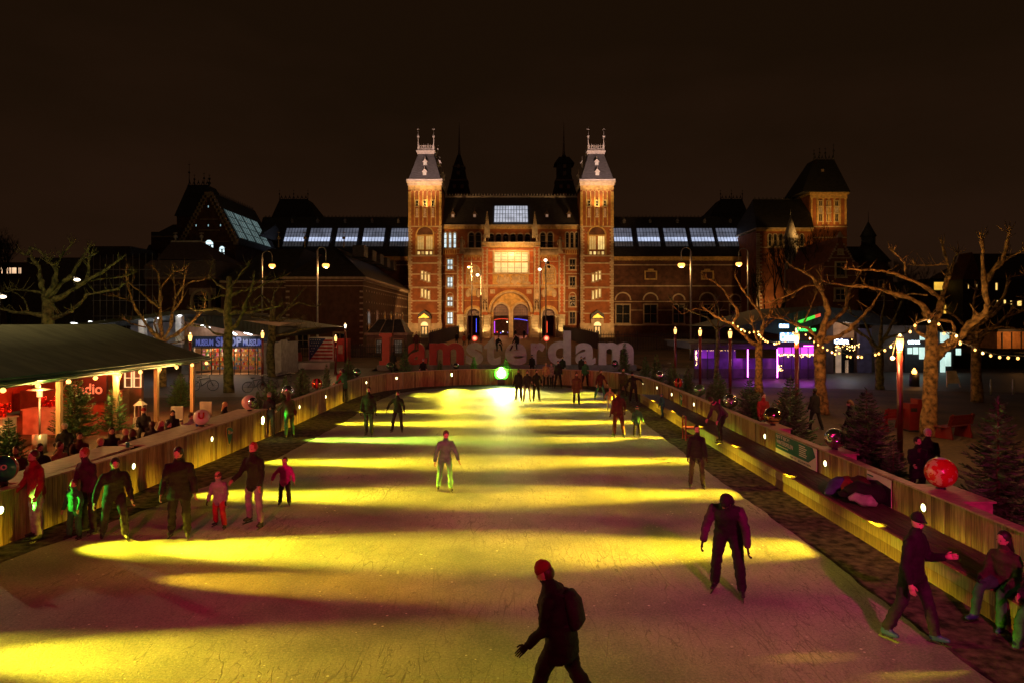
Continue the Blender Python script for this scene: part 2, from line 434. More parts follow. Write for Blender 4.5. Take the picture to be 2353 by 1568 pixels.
person("long haired woman in a dark knee length coat skating near the far end", x, y, 1.68, 185, 'brown', 'black', 'dark', 'long', lean=3, L=(4,4,6), Rr=(0,4,4), la=(6,14,12), ra=(6,10,12), skirt=.34, group=SK)
x, y = at(1378, 918)
person("skater in a red brown top pushing off with legs wide at the far right", x, y, 1.72, 200, 'maroon', 'teal', 'brown', 'short', lean=10, L=(14,12,14), Rr=(-8,12,8), la=(20,24,24), ra=(10,20,20), group=SK)
x, y = at(1455, 926)
person("skater in black throwing one arm out beside the bench end", x, y, 1.7, 170, 'black', 'black', 'black', 'hat', lean=12, side=6, L=(8,8,10), Rr=(-4,8,10), la=(30,70,10), ra=(16,34,14), group=SK)
x, y = at(1431, 915)
person("skater in an olive jacket just behind the small child in tan", x, y, 1.74, 190, 'olive', 'charcoal', 'dark', 'short', lean=4, group=SK, **walk)
x, y = at(1191, 920)
person("left of the three black clad skaters talking in front of the green floodlight", x, y, 1.74, 150, 'black', 'black', 'brown', 'long', lean=1, L=(2,8,3), Rr=(2,6,3), skirt=.2, group=SK)
x, y = at(1211, 922)
person("middle of the three skaters by the green floodlight, in pale trousers", x, y, 1.70, 185, 'charcoal', 'pale', 'dark', 'short', lean=1, L=(2,8,3), Rr=(2,9,3), la=(30,10,60), ra=(10,14,20), group=SK)
x, y = at(1232, 921)
person("right of the three black clad skaters, hand on hip, by the floodlight", x, y, 1.73, 205, 'black', 'black', 'brown', 'short', lean=1, L=(2,8,3), Rr=(2,8,3), la=(-10,30,60), ra=(10,14,50), skirt=.12, group=SK)
x, y = at(1254, 890)
person("pale skirted skater standing against the far barrier", x, y, 1.7, 180, 'tan', 'black', 'brown', 'short', lean=0, L=(2,5,3), Rr=(2,5,3), group=SK)
x, y = at(1267, 889)
person("skater in pale jacket pulling a skate sled near the far barrier", x, y, 1.66, 160, 'pale', 'charcoal', 'dark', 'short', lean=6, group=SK, **walk)
x, y = at(1282, 891)
person("tall dark skater with feet apart at the far barrier", x, y, 1.8, 175, 'black', 'black', 'dark', 'short', lean=2, L=(4,10,3), Rr=(4,10,3), group=SK)
x, y = at(1344, 886)
person("dim skater in a green top far back by the right of the far barrier", x, y, 1.7, 190, 'green', 'black', 'red', 'short', lean=4, group=SK, **walk)
x, y = at(847, 1000)
person("man in a long black coat skating toward the camera on the left", x, y, 1.85, 178, 'black', 'charcoal', 'brown', 'short', lean=3, la=(6,14,10), ra=(8,12,14), skirt=.16, group=SK, L=(8,3,10), Rr=(-8,3,8))
x, y = at(914, 992)
person("woman in a black coat skating with arms spread behind the man in the long coat", x, y, 1.62, 172, 'black', 'charcoal', 'brown', 'short', lean=5, la=(10,22,12), ra=(8,46,8), skirt=.1, L=(4,8,8), Rr=(2,14,8), group=SK)
x, y = at(655, 1160)
person("little child in a magenta jacket skating alone", x, y, 1.12, 188, 'magenta', 'black', 'brown', 'short', lean=6, L=(14,6,18), Rr=(0,9,10), la=(8,24,14), ra=(6,44,10), group=SK, thick=1.15)
x, y = at(585, 1208)
person("adult in a black jacket and grey trousers skating behind a child", x, y, 1.78, 165, 'black', 'grey', 'red', 'short', lean=5, L=(10,8,12), Rr=(-4,12,14), la=(12,12,20), ra=(28,14,40), group=SK)
x, y = at(505, 1212)
person("child in a grey jacket and red snow trousers skating", x, y, 1.2, 175, 'grey', 'red', 'brown', 'hat', lean=10, L=(16,8,24), Rr=(-6,12,16), la=(16,16,20), ra=(12,18,20), group=SK, thick=1.15)
x, y = at(412, 1236)
person("dark haired woman in a black coat skating with arms hanging wide", x, y, 1.84, 195, 'black', 'black', 'dark', 'long', lean=8, L=(6,5,10), Rr=(-6,6,8), la=(12,16,14), ra=(14,14,18), head=(14,-10), skirt=.22, group=SK, thick=1.1)
x, y = at(262, 1238)
person("skater in black stretching an arm toward the barrier, knees bent", x, y, 1.74, 215, 'black', 'charcoal', 'dark', 'short', lean=20, L=(30,8,36), Rr=(-10,7,18), la=(26,14,20), ra=(30,26,14), group=SK, thick=1.08)
x, y = at(205, 1222)
person("adult in a dark purple jacket standing right behind the child in green", x, y, 1.76, 160, 'purple', 'charcoal', 'red', 'short', lean=10, L=(8,8,10), Rr=(2,8,10), la=(14,16,20), ra=(16,14,24), group=SK)
x, y = at(172, 1236)
person("small child in a shaggy green sweater and gloves skating by the barrier", x, y, 1.15, 168, 'green', 'green', 'brown', 'short', lean=3, L=(4,8,5), Rr=(4,8,5), la=(14,24,30), ra=(8,16,16), group=SK, thick=1.2)
x, y = at(84, 1238)
person("person in a red jacket and pale trousers standing at the left barrier", x, y, 1.76, 150, 'red', 'pale', 'brown', 'short', lean=5, L=(4,3,6), Rr=(0,3,4), la=(10,18,20), ra=(14,22,30), group=SK, thick=1.1)
x, y = at(620, 1003)
person("woman in a pale headband and scarf resting an elbow on the left barrier", x, y, 1.68, 175, 'charcoal', 'olive', 'pale', 'hat', lean=6, la=(30,16,70), ra=(10,12,20), scarf='maroon', skates=True, group="people standing at the left barrier")
x, y = at(664, 1004)
person("person in an olive jacket with a shoulder bag facing the left barrier", x, y, 1.7, 40, 'olive', 'green', 'brown', 'long', lean=10, la=(40,20,30), ra=(10,12,20), extra='bag', group="people standing at the left barrier")  # legs: green from the barrier lamp put in as cloth colour
x, y = at(791, 924)
person("person in dark green and black leaning on the curve of the left barrier", x, y, 1.8, 60, 'green', 'black', 'dark', 'short', lean=10, la=(40,12,30), ra=(20,12,20), group="people standing at the left barrier")
x, y = at(1522, 958)
person("child in a blue green jacket stepping over the dark mat by the bench", x, y, 1.1, 120, 'teal', 'teal', 'teal', 'hat', lean=8, L=(20,8,10), Rr=(-10,10,12), group=SK)
person("person in black and pink bending down on the bench by the right barrier", gx(1655,22.5), 22.3, 1.7, 110, 'purple', 'black', 'dark', 'short', lean=42, L=(26,6,26), Rr=(4,6,14), la=(40,10,30), ra=(50,10,20), head=(20,0), z=.45, scarf='pink')
# seated at the right edge
person("girl with long curly hair and a green jacket sitting on the bench edge", 7.32, 10.1, 1.68, 118, 'olive', 'green', 'dark', 'long', lean=8, L=(78,6,70), Rr=(84,10,76), la=(20,8,60), ra=(18,8,66), head=(4,-16), sit=.50, boots='blue', scarf='brown')  # greenish light on her legs put into the trouser colour
person("person in dark clothes sitting on the bench, cut off by the right frame edge", 7.35, 9.35, 1.74, 118, 'charcoal', 'green', 'dark', 'short', lean=6, L=(80,6,76), Rr=(70,6,60), la=(20,8,60), ra=(18,8,66), sit=.50, boots='blue')
# behind the right barrier
person("dark haired woman in a fur trimmed green coat standing beside a grey haired man", 9.86, 16.6, 1.62, 165, 'black', 'black', 'dark', 'short', lean=1, la=(20,6,50), ra=(20,6,60), skates=False, skirt=.3, scarf='brown', head=(6,25))
person("grey haired man in a black leather jacket looking out over the ice", 10.35, 17.0, 1.76, 160, 'black', 'charcoal', 'grey', 'short', lean=2, la=(16,6,60), ra=(10,8,30), skates=False, head=(4,10))
bb = "passers-by on the sandy ground behind the right barrier"
person("passer-by with curly blonde hair and a dark jacket behind the fir trees", gx(1790,24), 24, 1.68, 150, 'charcoal', 'black', 'blonde', 'short', skates=False, group=bb, **walk)
person("passer-by in a dark red coat near the striped globe", gx(1752,26), 26, 1.74, 190, 'red', 'black', 'brown', 'short', skates=False, group=bb, **walk)
person("passer-by in an all black coat near the second plane tree", gx(1873,28), 28, 1.72, 20, 'black', 'black', 'dark', 'short', skates=False, group=bb, skirt=.25, **walk)
person("passer-by with a brown hood between the fir tree and the plane tree", gx(1955,23), 23, 1.8, 80, 'black', 'black', 'brown', 'hood', skates=False, group=bb, **walk)
# terrace
tg = "guests sitting at the terrace behind the left barrier"
def guest(label, px, py, Xg, jacket, hair, style, face=230, **k):
    Yg = Xg * F / (px - CX)
    topz = gz(py, Yg)
    person(label, Xg, Yg, 1.7, face, jacket, 'charcoal', hair, style, L=(84,8,84), Rr=(80,8,84), sit=max(.42, topz - .86), skates=False, group=tg, la=(30,8,60), ra=(30,8,70), lean=8, **k)
guest("short blond man in an olive jacket holding a cup to his face", 226, 1006, -11.3, 'olive', 'blonde', 'short', 240, head=(14,0))
guest("woman with long dark hair in black facing the ice", 256, 992, -12.0, 'black', 'dark', 'long', 215)
guest("woman with pale hair seen side on next to a fur hooded coat", 284, 1000, -11.5, 'brown', 'blonde', 'short', 250)
guest("person in a black coat bending over a drink at the ledge", 308, 1004, -11.1, 'black', 'brown', 'hood', 60)
guest("dark haired guest in a green black jacket turned away at the table", 350, 1000, -11.4, 'charcoal', 'brown', 'short', 30)
guest("blonde long haired woman drinking next to a dark haired friend", 368, 964, -11.3, 'brown', 'blonde', 'long', 240)
guest("guest in black with a hand at the mouth beside the long haired blonde", 383, 976, -11.0, 'black', 'dark', 'short', 250)
guest("long dark haired woman in a black coat at the second table", 396, 948, -12.2, 'black', 'dark', 'long', 210)
guest("woman with brown hair resting her head on her hand next to the white globe", 436, 954, -11.2, 'grey', 'brown', 'short', 225, head=(10,20))
guest("blonde woman in a black jacket holding a cup up between two globes", 512, 921, -11.3, 'black', 'blonde', 'long', 280)
guest("guest in an orange scarf nearest the left frame edge under the tent", 40, 1034, -12.6, 'brown', 'brown', 'short', 200, scarf='orange')
guest("guest with a brown bob sitting left of the first spruce", 88, 1026, -12.3, 'charcoal', 'brown', 'long', 240)
guest("guest in a tan jacket leaning to the table behind the barrier", 132, 1018, -12.0, 'tan', 'brown', 'short', 260)
guest("guest in a dark red coat behind the short blond man", 182, 1010, -12.4, 'maroon', 'dark', 'short', 220)
guest("guest with grey hair sitting deeper under the tent", 150, 985, -14.0, 'black', 'grey', 'short', 200)
guest("guest in a red hat far back near the white lantern", 330, 965, -13.6, 'charcoal', 'red', 'hat', 210)
person("visitor in a red and blue jacket reaching over the far left barrier", -10.2, 40.6, 1.65, 200, 'red', 'navy', 'brown', 'short', skates=False, lean=14, la=(40,10,30), ra=(40,10,30), group="visitors outside the far end of the rink")
fg = "visitors outside the far end of the rink"
person("visitor leaning back with a pale cap against the far barrier under the red m", gx(972,50.5), 50.5, 1.7, 185, 'black', 'brown', 'grey', 'cap', skates=False, group=fg, la=(20,14,50), ra=(20,14,50))
person("hooded visitor sitting in dark green beside the tall letter t", gx(1222,57), 57, 1.7, 180, 'black', 'black', 'black', 'hood', skates=False, group=fg)
person("visitor in white striped trousers standing under the letter d", gx(1292,54), 54, 1.72, 175, 'black', 'pale', 'dark', 'short', skates=False, group=fg)
person("visitor in a dark coat standing under the pale letter a", gx(1335,54.5), 54.5, 1.68, 185, 'charcoal', 'black', 'dark', 'short', skates=False, group=fg, skirt=.2)
person("visitor in black standing next to the red capital letter", gx(903,60), 60, 1.8, 0, 'black', 'black', 'dark', 'short', skates=False, group=fg)
pg = "walkers on the road to the passage"
person("walker in an orange red coat on the road to the passage", gx(1066,104), 104, 1.75, 10, 'orange', 'black', 'dark', 'short', skates=False, group=pg, z=gy(104), **walk)
person("walker in black to the left of the orange coat", gx(1049,108), 108, 1.75, 190, 'black', 'black', 'dark', 'short', skates=False, group=pg, z=gy(108), **walk)
person("walker in a pale scarf to the right of the orange coat", gx(1078,106), 106, 1.8, 180, 'charcoal', 'black', 'dark', 'short', scarf='pale', skates=False, group=pg, z=gy(106), **walk)
person("walker standing in the right opening of the passage", gx(1204,128), 128, 1.75, 180, 'black', 'black', 'dark', 'short', skates=False, group=pg, z=gy(128), **walk)
person("walker standing beside the middle pier of the passage", gx(1184,128), 128, 1.75, 160, 'black', 'black', 'dark', 'short', skates=False, group=pg, z=gy(128), **walk)
# climbers on the big letters (the letters stand at 63 m)
cg = "people climbing on the big letters"
person("climber sitting on top of the letter t", gx(1143,63), 62.8, 1.7, 205, 'black', 'black', 'dark', 'short', L=(70,10,60), Rr=(60,16,40), la=(50,14,20), ra=(30,14,20), lean=24, sit=gz(791,63), skates=False, group=cg)
person("climber sitting on the round top of the letter e", gx(1187,63), 62.8, 1.75, 150, 'black', 'black', 'dark', 'short', L=(70,14,60), Rr=(46,26,20), la=(20,20,20), ra=(20,24,20), lean=10, sit=gz(788,63), skates=False, group=cg)
person("climber standing in the curve of the first red letter a", gx(958,63), 62.6, 1.75, 190, 'maroon', 'brown', 'brown', 'short', lean=4, la=(6,14,20), ra=(10,14,20), z=gz(806,63), skates=False, group=cg)
# ---------------------------------------------------------------- lettering has to be prepared while the scene is small
for s_, b_ in [("I",.0),("Sky",.02),("radio",.0),("SHOP",.03),("MUSEUM",.03),("Cobra",.03),("CAFE",.02),("BAR",.02),("Radio",.02),("IJSTIJD!",.0),("WINTERSPELEN",.0),
               ("KIJK OP",.0),("SCHAATSEN",.0),("Heineken",.02),("ZO",.02),("U",.03),("i",.0)] + [(c, .035) for c in "amsterdm"]:
    prep_text(s_, b_)

def wood(n, c): return mat(n, c, rough=.75, var=.35, scale=3, stretch=(9, 9, .8), bump=.3, bscale=8)
WOOD = [wood("plank_pale", (.40,.29,.12)), wood("plank_mid", (.29,.19,.075)), wood("plank_dark", (.17,.10,.045)), wood("plank_grey", (.32,.26,.14))]
RAIL = mat("rail_wood", (.45,.30,.22), rough=.6, var=.25, scale=4, stretch=(1,4,1), bump=.2)
DARKDECK = mat("deck_wood", (.10,.075,.05), rough=.6, var=.4, scale=3, stretch=(8,1,1), bump=.3)

# ---------------------------------------------------------------- ground
def ground_mat():
    m = bpy.data.materials.new("sandy_ground"); m.use_nodes = True
    N = m.node_tree.nodes; L = m.node_tree.links; b = N.get("Principled BSDF"); b.inputs["Roughness"].default_value = .85
    tc = N.new("ShaderNodeTexCoord")
    a = N.new("ShaderNodeTexNoise"); a.inputs["Scale"].default_value = .35; a.inputs["Detail"].default_value = 8
    c = N.new("ShaderNodeTexNoise"); c.inputs["Scale"].default_value = 6; c.inputs["Detail"].default_value = 6
    L.new(tc.outputs["Object"], a.inputs["Vector"]); L.new(tc.outputs["Object"], c.inputs["Vector"])
    mx = N.new("ShaderNodeMix"); mx.data_type = 'FLOAT'; mx.inputs[0].default_value = .4
    L.new(a.outputs["Fac"], mx.inputs[2]); L.new(c.outputs["Fac"], mx.inputs[3])
    r = N.new("ShaderNodeValToRGB"); e = r.color_ramp.elements
    e[0].position = .36; e[0].color = (.03,.018,.009,1); e[1].position = .62; e[1].color = (.12,.065,.03,1)
    L.new(mx.outputs[0], r.inputs["Fac"]); L.new(r.outputs["Color"], b.inputs["Base Color"])
    bp = N.new("ShaderNodeBump"); bp.inputs["Strength"].default_value = .5; bp.inputs["Distance"].default_value = .03
    L.new(c.outputs["Fac"], bp.inputs["Height"]); L.new(bp.outputs["Normal"], b.inputs["Normal"])
    return m
gb = MB(); ys = [-40, 0, 30, 66, 76, 86, 96, 106, 116, 126, 200, 500, 1500]; xs = [-1200, -300, -120, -60, -20, 20, 60, 120, 300, 1200]
for y in ys:
    for x in xs: gb.v.append((x, y, gy(y) - .012))
for j in range(len(ys)-1):
    for i in range(len(xs)-1):
        k = j*len(xs)+i; gb.f.append((k, k+1, k+1+len(xs), k+len(xs))); gb.m.append(0); gb.sm.append(False)
kind(gb.build("ground", ground_mat()), 'structure')

def sheet(name, pts, z, m, k='structure'):
    b = MB(); b.add([(x, y, gy(y) + z) for x, y in pts], [tuple(range(len(pts)))], 0)
    return kind(b.build(name, m), k)
PAVE = mat("pavement_stone", (.22,.17,.15), rough=.7, var=.3, scale=1.2, bump=.2, bscale=6)
def tile_mat():
    m = bpy.data.materials.new("paving_tiles"); m.use_nodes = True
    N = m.node_tree.nodes; L = m.node_tree.links; b = N.get("Principled BSDF"); b.inputs["Roughness"].default_value = .6
    tc = N.new("ShaderNodeTexCoord"); t = N.new("ShaderNodeTexBrick")
    t.inputs["Scale"].default_value = 1.4; t.inputs["Mortar Size"].default_value = .012
    t.inputs["Color1"].default_value = (.14,.10,.09,1); t.inputs["Color2"].default_value = (.10,.07,.06,1); t.inputs["Mortar"].default_value = (.07,.05,.045,1)
    L.new(tc.outputs["Object"], t.inputs["Vector"])
    n = N.new("ShaderNodeTexNoise"); n.inputs["Scale"].default_value = .8; n.inputs["Detail"].default_value = 7
    L.new(tc.outputs["Object"], n.inputs["Vector"])
    mx = N.new("ShaderNodeMix"); mx.data_type = 'RGBA'; mx.blend_type = 'MULTIPLY'; mx.inputs[0].default_value = .7
    L.new(t.outputs["Color"], mx.inputs[6]); L.new(n.outputs["Fac"], mx.inputs[7]); L.new(mx.outputs[2], b.inputs["Base Color"])
    return m
TILE = tile_mat()
sheet("pavement", [(-60, 37), (-9.6, 41), (-9.6, 66), (-60, 66)], .004, TILE)
sheet("pavement", [(13, 51), (15, 47), (60, 36), (60, 66), (11, 66)], .004, TILE)
ROADM = mat("road_brick", (.30,.14,.08), rough=.7, var=.3, scale=1.5, bump=.3, bscale=5)
rb = MB()
rp_ = [(62, -13, 13), (66, -13, 13), (76, -12.5, 12.5), (86, -12.2, 12.2), (96, -12, 12), (106, -11.6, 11.6), (116, -11.2, 11.2), (126, -10.9, 10.9), (158, -10.9, 10.9)]
for y, a, b in rp_: rb.v += [(a, y, gy(y)+.004), (b, y, gy(y)+.004)]
for i in range(len(rp_)-1): rb.f.append((2*i, 2*i+1, 2*i+3, 2*i+2)); rb.m.append(0); rb.sm.append(False)
kind(rb.build("road", ROADM), 'structure')
# ---------------------------------------------------------------- ice and mat
def ice_mat():
    m = bpy.data.materials.new("scratched_ice"); m.use_nodes = True
    N = m.node_tree.nodes; L = m.node_tree.links; b = N.get("Principled BSDF")
    b.inputs["Specular IOR Level"].default_value = .35
    tc = N.new("ShaderNodeTexCoord")
    def curves(sc, rot, st, width, dist, seed):
        mp = N.new("ShaderNodeMapping"); mp.inputs["Rotation"].default_value = (0,0,R(rot)); mp.inputs["Scale"].default_value = (st[0], st[1], 1); mp.inputs["Location"].default_value = (seed, seed*1.7, 0)
        L.new(tc.outputs["Object"], mp.inputs["Vector"])
        n = N.new("ShaderNodeTexNoise"); n.inputs["Scale"].default_value = sc; n.inputs["Detail"].default_value = 1.5; n.inputs["Distortion"].default_value = dist
        L.new(mp.outputs["Vector"], n.inputs["Vector"])
        s = N.new("ShaderNodeMath"); s.operation = 'SUBTRACT'; s.inputs[1].default_value = .5; L.new(n.outputs["Fac"], s.inputs[0])
        a = N.new("ShaderNodeMath"); a.operation = 'ABSOLUTE'; L.new(s.outputs[0], a.inputs[0])
        r = N.new("ShaderNodeMapRange"); r.inputs[1].default_value = 0; r.inputs[2].default_value = width; r.inputs[3].default_value = 1; r.inputs[4].default_value = 0
        L.new(a.outputs[0], r.inputs[0]); return r.outputs[0]
    cs = [curves(1.6, a_, (1, st_), w_, d_, sd_) for a_, st_, w_, d_, sd_ in
          ((25,.10,.0022,.15,3),(-35,.09,.0022,.12,11),(60,.11,.0024,.2,23),(-70,.10,.0022,.15,41))]
    cs += [curves(5., a_, (1, st_), w_, .5, sd_) for a_, st_, w_, sd_ in ((30,.30,.008,5),(-50,.34,.008,15),(75,.3,.008,25))]
    acc = cs[0]
    for c in cs[1:]:
        mxn = N.new("ShaderNodeMath"); mxn.operation = 'MAXIMUM'; L.new(acc, mxn.inputs[0]); L.new(c, mxn.inputs[1]); acc = mxn.outputs[0]
    # patches where the ice is worn more
    w = N.new("ShaderNodeTexNoise"); w.inputs["Scale"].default_value = .45; w.inputs["Detail"].default_value = 5; L.new(tc.outputs["Object"], w.inputs["Vector"])
    wr = N.new("ShaderNodeMapRange"); wr.inputs[1].default_value = .40; wr.inputs[2].default_value = .62; wr.inputs[3].default_value = .12; wr.inputs[4].default_value = 1; L.new(w.outputs["Fac"], wr.inputs[0])
    sc = N.new("ShaderNodeMath"); sc.operation = 'MULTIPLY'; L.new(acc, sc.inputs[0]); L.new(wr.outputs[0], sc.inputs[1])
    g = N.new("ShaderNodeTexNoise"); g.inputs["Scale"].default_value = 26; g.inputs["Detail"].default_value = 5; g.inputs["Roughness"].default_value = .85; L.new(tc.outputs["Object"], g.inputs["Vector"])
    v = N.new("ShaderNodeTexVoronoi"); v.inputs["Scale"].default_value = 16; v.inputs["Randomness"].default_value = 1; L.new(tc.outputs["Object"], v.inputs["Vector"])
    vr = N.new("ShaderNodeMapRange"); vr.inputs[1].default_value = .03; vr.inputs[2].default_value = .17; vr.inputs[3].default_value = 1; vr.inputs[4].default_value = 0; L.new(v.outputs["Distance"], vr.inputs[0])
    vm = N.new("ShaderNodeMath"); vm.operation = 'MULTIPLY'; L.new(vr.outputs[0], vm.inputs[0]); L.new(wr.outputs[0], vm.inputs[1])
    # crumbs of scraped snow lying about in patches
    v2 = N.new("ShaderNodeTexVoronoi"); v2.inputs["Scale"].default_value = 7; L.new(tc.outputs["Object"], v2.inputs["Vector"])
    sz = N.new("ShaderNodeSeparateColor"); L.new(v2.outputs["Color"], sz.inputs[0])
    th_ = N.new("ShaderNodeMath"); th_.operation = 'MULTIPLY'; th_.inputs[1].default_value = .16; L.new(sz.outputs[0], th_.inputs[0])
    cr = N.new("ShaderNodeMath"); cr.operation = 'LESS_THAN'; L.new(v2.outputs["Distance"], cr.inputs[0]); L.new(th_.outputs[0], cr.inputs[1])
    wp = N.new("ShaderNodeTexNoise"); wp.inputs["Scale"].default_value = .8; wp.inputs["Detail"].default_value = 4; L.new(tc.outputs["Object"], wp.inputs["Vector"])
    wq = N.new("ShaderNodeMapRange"); wq.inputs[1].default_value = .48; wq.inputs[2].default_value = .58; L.new(wp.outputs["Fac"], wq.inputs[0])
    cm = N.new("ShaderNodeMath"); cm.operation = 'MULTIPLY'; L.new(cr.outputs[0], cm.inputs[0]); L.new(wq.outputs[0], cm.inputs[1])
    vmx = N.new("ShaderNodeMath"); vmx.operation = 'MAXIMUM'; L.new(vm.outputs[0], vmx.inputs[0]); L.new(cm.outputs[0], vmx.inputs[1]); vm = vmx
    base = N.new("ShaderNodeValToRGB"); e = base.color_ramp.elements; e[0].position = .40; e[0].color = (.17,.185,.18,1); e[1].position = .60; e[1].color = (.56,.53,.52,1)
    mixn = N.new("ShaderNodeMix"); mixn.data_type = 'FLOAT'; mixn.inputs[0].default_value = .5; L.new(w.outputs["Fac"], mixn.inputs[2]); L.new(g.outputs["Fac"], mixn.inputs[3])
    L.new(mixn.outputs[0], base.inputs["Fac"])
    mx = N.new("ShaderNodeMix"); mx.data_type = 'RGBA'; L.new(sc.outputs[0], mx.inputs[0]); L.new(base.outputs["Color"], mx.inputs[6]); mx.inputs[7].default_value = (.17,.155,.15,1)
    mx2 = N.new("ShaderNodeMix"); mx2.data_type = 'RGBA'; L.new(vm.outputs[0], mx2.inputs[0]); L.new(mx.outputs[2], mx2.inputs[6]); mx2.inputs[7].default_value = (.9,.9,.9,1)
    L.new(mx2.outputs[2], b.inputs["Base Color"])
    rr = N.new("ShaderNodeMapRange"); rr.inputs[3].default_value = .30; rr.inputs[4].default_value = .75; L.new(g.outputs["Fac"], rr.inputs[0]); L.new(rr.outputs[0], b.inputs["Roughness"])
    h1 = N.new("ShaderNodeMath"); h1.operation = 'MULTIPLY_ADD'; L.new(sc.outputs[0], h1.inputs[0]); h1.inputs[1].default_value = -.55; L.new(g.outputs["Fac"], h1.inputs[2])
    h2 = N.new("ShaderNodeMath"); h2.operation = 'MULTIPLY_ADD'; L.new(vm.outputs[0], h2.inputs[0]); h2.inputs[1].default_value = .8; L.new(h1.outputs[0], h2.inputs[2])
    bp = N.new("ShaderNodeBump"); bp.inputs["Strength"].default_value = 1.; bp.inputs["Distance"].default_value = .035
    L.new(h2.outputs[0], bp.inputs["Height"]); L.new(bp.outputs["Normal"], b.inputs["Normal"])
    return m
edge = [(5.85,0),(5.85,9),(5.88,14),(5.78,20),(5.8,26),(5.85,38),(5.85,42),(5.0,45),(3,46.8),(0,47.3),(-3,46.9),(-5.6,45.3),(-7.3,42),(-7.6,38),(-7.4,30),(-7.6,22.3),(-8.4,17),(-9.35,12.6),(-9.6,9),(-9.6,0)]
pts = []
for i, (x, y) in enumerate(edge):
    x2, y2 = edge[(i+1) % len(edge)]
    n = max(1, int(math.hypot(x2-x, y2-y) / .35))
    for q in range(n):
        j = .0 if q == 0 else .035
        pts.append((x + (x2-x)*q/n + rnd.uniform(-j, j), y + (y2-y)*q/n + rnd.uniform(-j, j)))
sheet("ice", pts, .004, ice_mat())
MATM = mat("rubber_mat", (.10,.085,.06), rough=.95, var=.75, scale=5, bump=1.0, bscale=30, detail=12, col2=(.02,.018,.014))
sheet("rink_mat", [(8.1,0),(8.1,38),(8.0,41),(7.3,44.5),(5.6,47),(3,48.4),(0,48.6),(-3.5,48.2),(-6.3,46.6),(-8.2,44),(-9.1,41),(-9.25,38),(-9.3,30),(-9.5,22),(-9.75,17),(-10.1,12.8),(-10.6,0)], 0., MATM)

# ---------------------------------------------------------------- barriers with round lamps
LENS = glowmat("barrier_lamp_lens", (1., .9, .4), 6., col=(.8,.8,.6))
LENSG = glowmat("barrier_lamp_lens_green", (.75, 1., .35), 16., col=(.8,.8,.6))
LRING = mat("lamp_ring", (.3,.3,.28), rough=.3, metal=1, var=.1)
def resample(path, step):
    out = [Vector((*path[0], 0))]; d = 0
    for i in range(len(path)-1):
        a = Vector((*path[i], 0)); b = Vector((*path[i+1], 0)); L_ = (b-a).length; t = step - d
        while t <= L_: out.append(a + (b-a)*(t/L_)); t += step
        d = L_ - (t - step)
    return out
def barrier(label, path, lamps, inward, grp, warm, powers=None, top=1.1):
    """path of (x, y); the planks face the ice; lamps = (x, y, z)"""
    t = thing("rink_barrier", (path[len(path)//2][0], path[len(path)//2][1], 0), label, "barrier", grp)
    st = resample(path, .145); mb = MB(); pw = .134
    for i in range(len(st)-1):
        a = st[i]; b = st[i+1]; d = (b-a).normalized(); nn = Vector((-d.y, d.x, 0)) * inward
        q = a + d*pw; off = nn * rnd.uniform(-.003, .003); h = top - .035 + rnd.uniform(-.006, 0)
        mb.prism([a + off, q + off, q + off - nn*.03, a + off - nn*.03], (0,0,h), rnd.choice([0,0,1,1,2,3]))
    mb.build("plank_wall", WOOD, t)
    rb_ = MB()
    for i in range(len(path)-1):
        a = Vector((*path[i], top-.03)); b = Vector((*path[i+1], top-.03)); d = (b-a).normalized(); nn = Vector((-d.y, d.x, 0)) * inward
        rb_.prism([a + nn*.045, b + nn*.045, b - nn*.17, a - nn*.17], (0,0,.035))
        rb_.prism([a - nn*.04 - Vector((0,0,.16)), b - nn*.04 - Vector((0,0,.16)), b - nn*.10 - Vector((0,0,.16)), a - nn*.10 - Vector((0,0,.16))], (0,0,.1))
    rb_.build("top_rail", RAIL, t)
    for k, (x, y, z, nx, ny, big) in enumerate(lamps):
        n_ = Vector((nx, ny, 0)).normalized(); c = Vector((x, y, z)) + n_*.006
        r_ = Vector((-n_.y, n_.x, 0)); u_ = Vector((0,0,1)); rad = .075 * big
        rg = MB(); rg.loft([(c, r_, u_, rad*1.15, rad*1.15), (c + n_*.02, r_, u_, rad*1.12, rad*1.12)], n=18, smooth=False)
        o = rg.build("round_lamp", LRING, t)
        ln = MB(); ln.loft([(c + n_*.022, r_, u_, rad, rad), (c + n_*.032, r_, u_, rad*.8, rad*.8)], n=18)
        ln.build("lens", LENSG if big > 1.2 else LENS, o)
    return t
left_path = [(-10.1,12.9),(-9.75,17),(-9.5,22),(-9.3,30),(-9.25,38)]
far_path = [(-9.25,38),(-9.1,41),(-8.2,44),(-6.3,46.6),(-3.5,48.2),(0,48.6),(3,48.4),(5.6,47),(7.3,44.5),(8.0,41),(8.1,38)]
right_path = [(8.1,38),(8.1,7.5)]
def lx(y):
    for (a, b) in zip(left_path, left_path[1:]):
        if a[1] <= y <= b[1]: return a[0] + (b[0]-a[0])*(y-a[1])/(b[1]-a[1])
    return -10.1
LY = [13.4, 17.5, 21.6, 25.7, 29.8, 33.9]
RY = [9.2, 13.4, 17.6, 21.8, 26., 30.3, 34.5]
barrier("left timber rink barrier with round lamps, running beside the terrace tent", left_path, [(lx(y), y, .72, 1, .04, 2.0 if abs(y-25.7) < .1 else 1) for y in LY], -1, "timber barriers round the rink", 0)
barrier("far curved timber barrier closing the rink in front of the big letters", far_path,
        [(-8.9,41.6,.75,1,-.2,1),(-7.6,44.85,.75,.7,-.7,1),(-4.3,47.8,.75,.2,-1,1.8),(6.9,45.2,.75,-.7,-.7,1),(7.95,41.3,.75,-1,-.1,1)], -1, "timber barriers round the rink", 0)
barrier("right timber rink barrier behind the long bench, with the green banner", right_path, [(8.1, y, .77, -1, 0, 1) for y in RY] + [(8.1,38.,.77,-1,0,1)], -1, "timber barriers round the rink", 0)
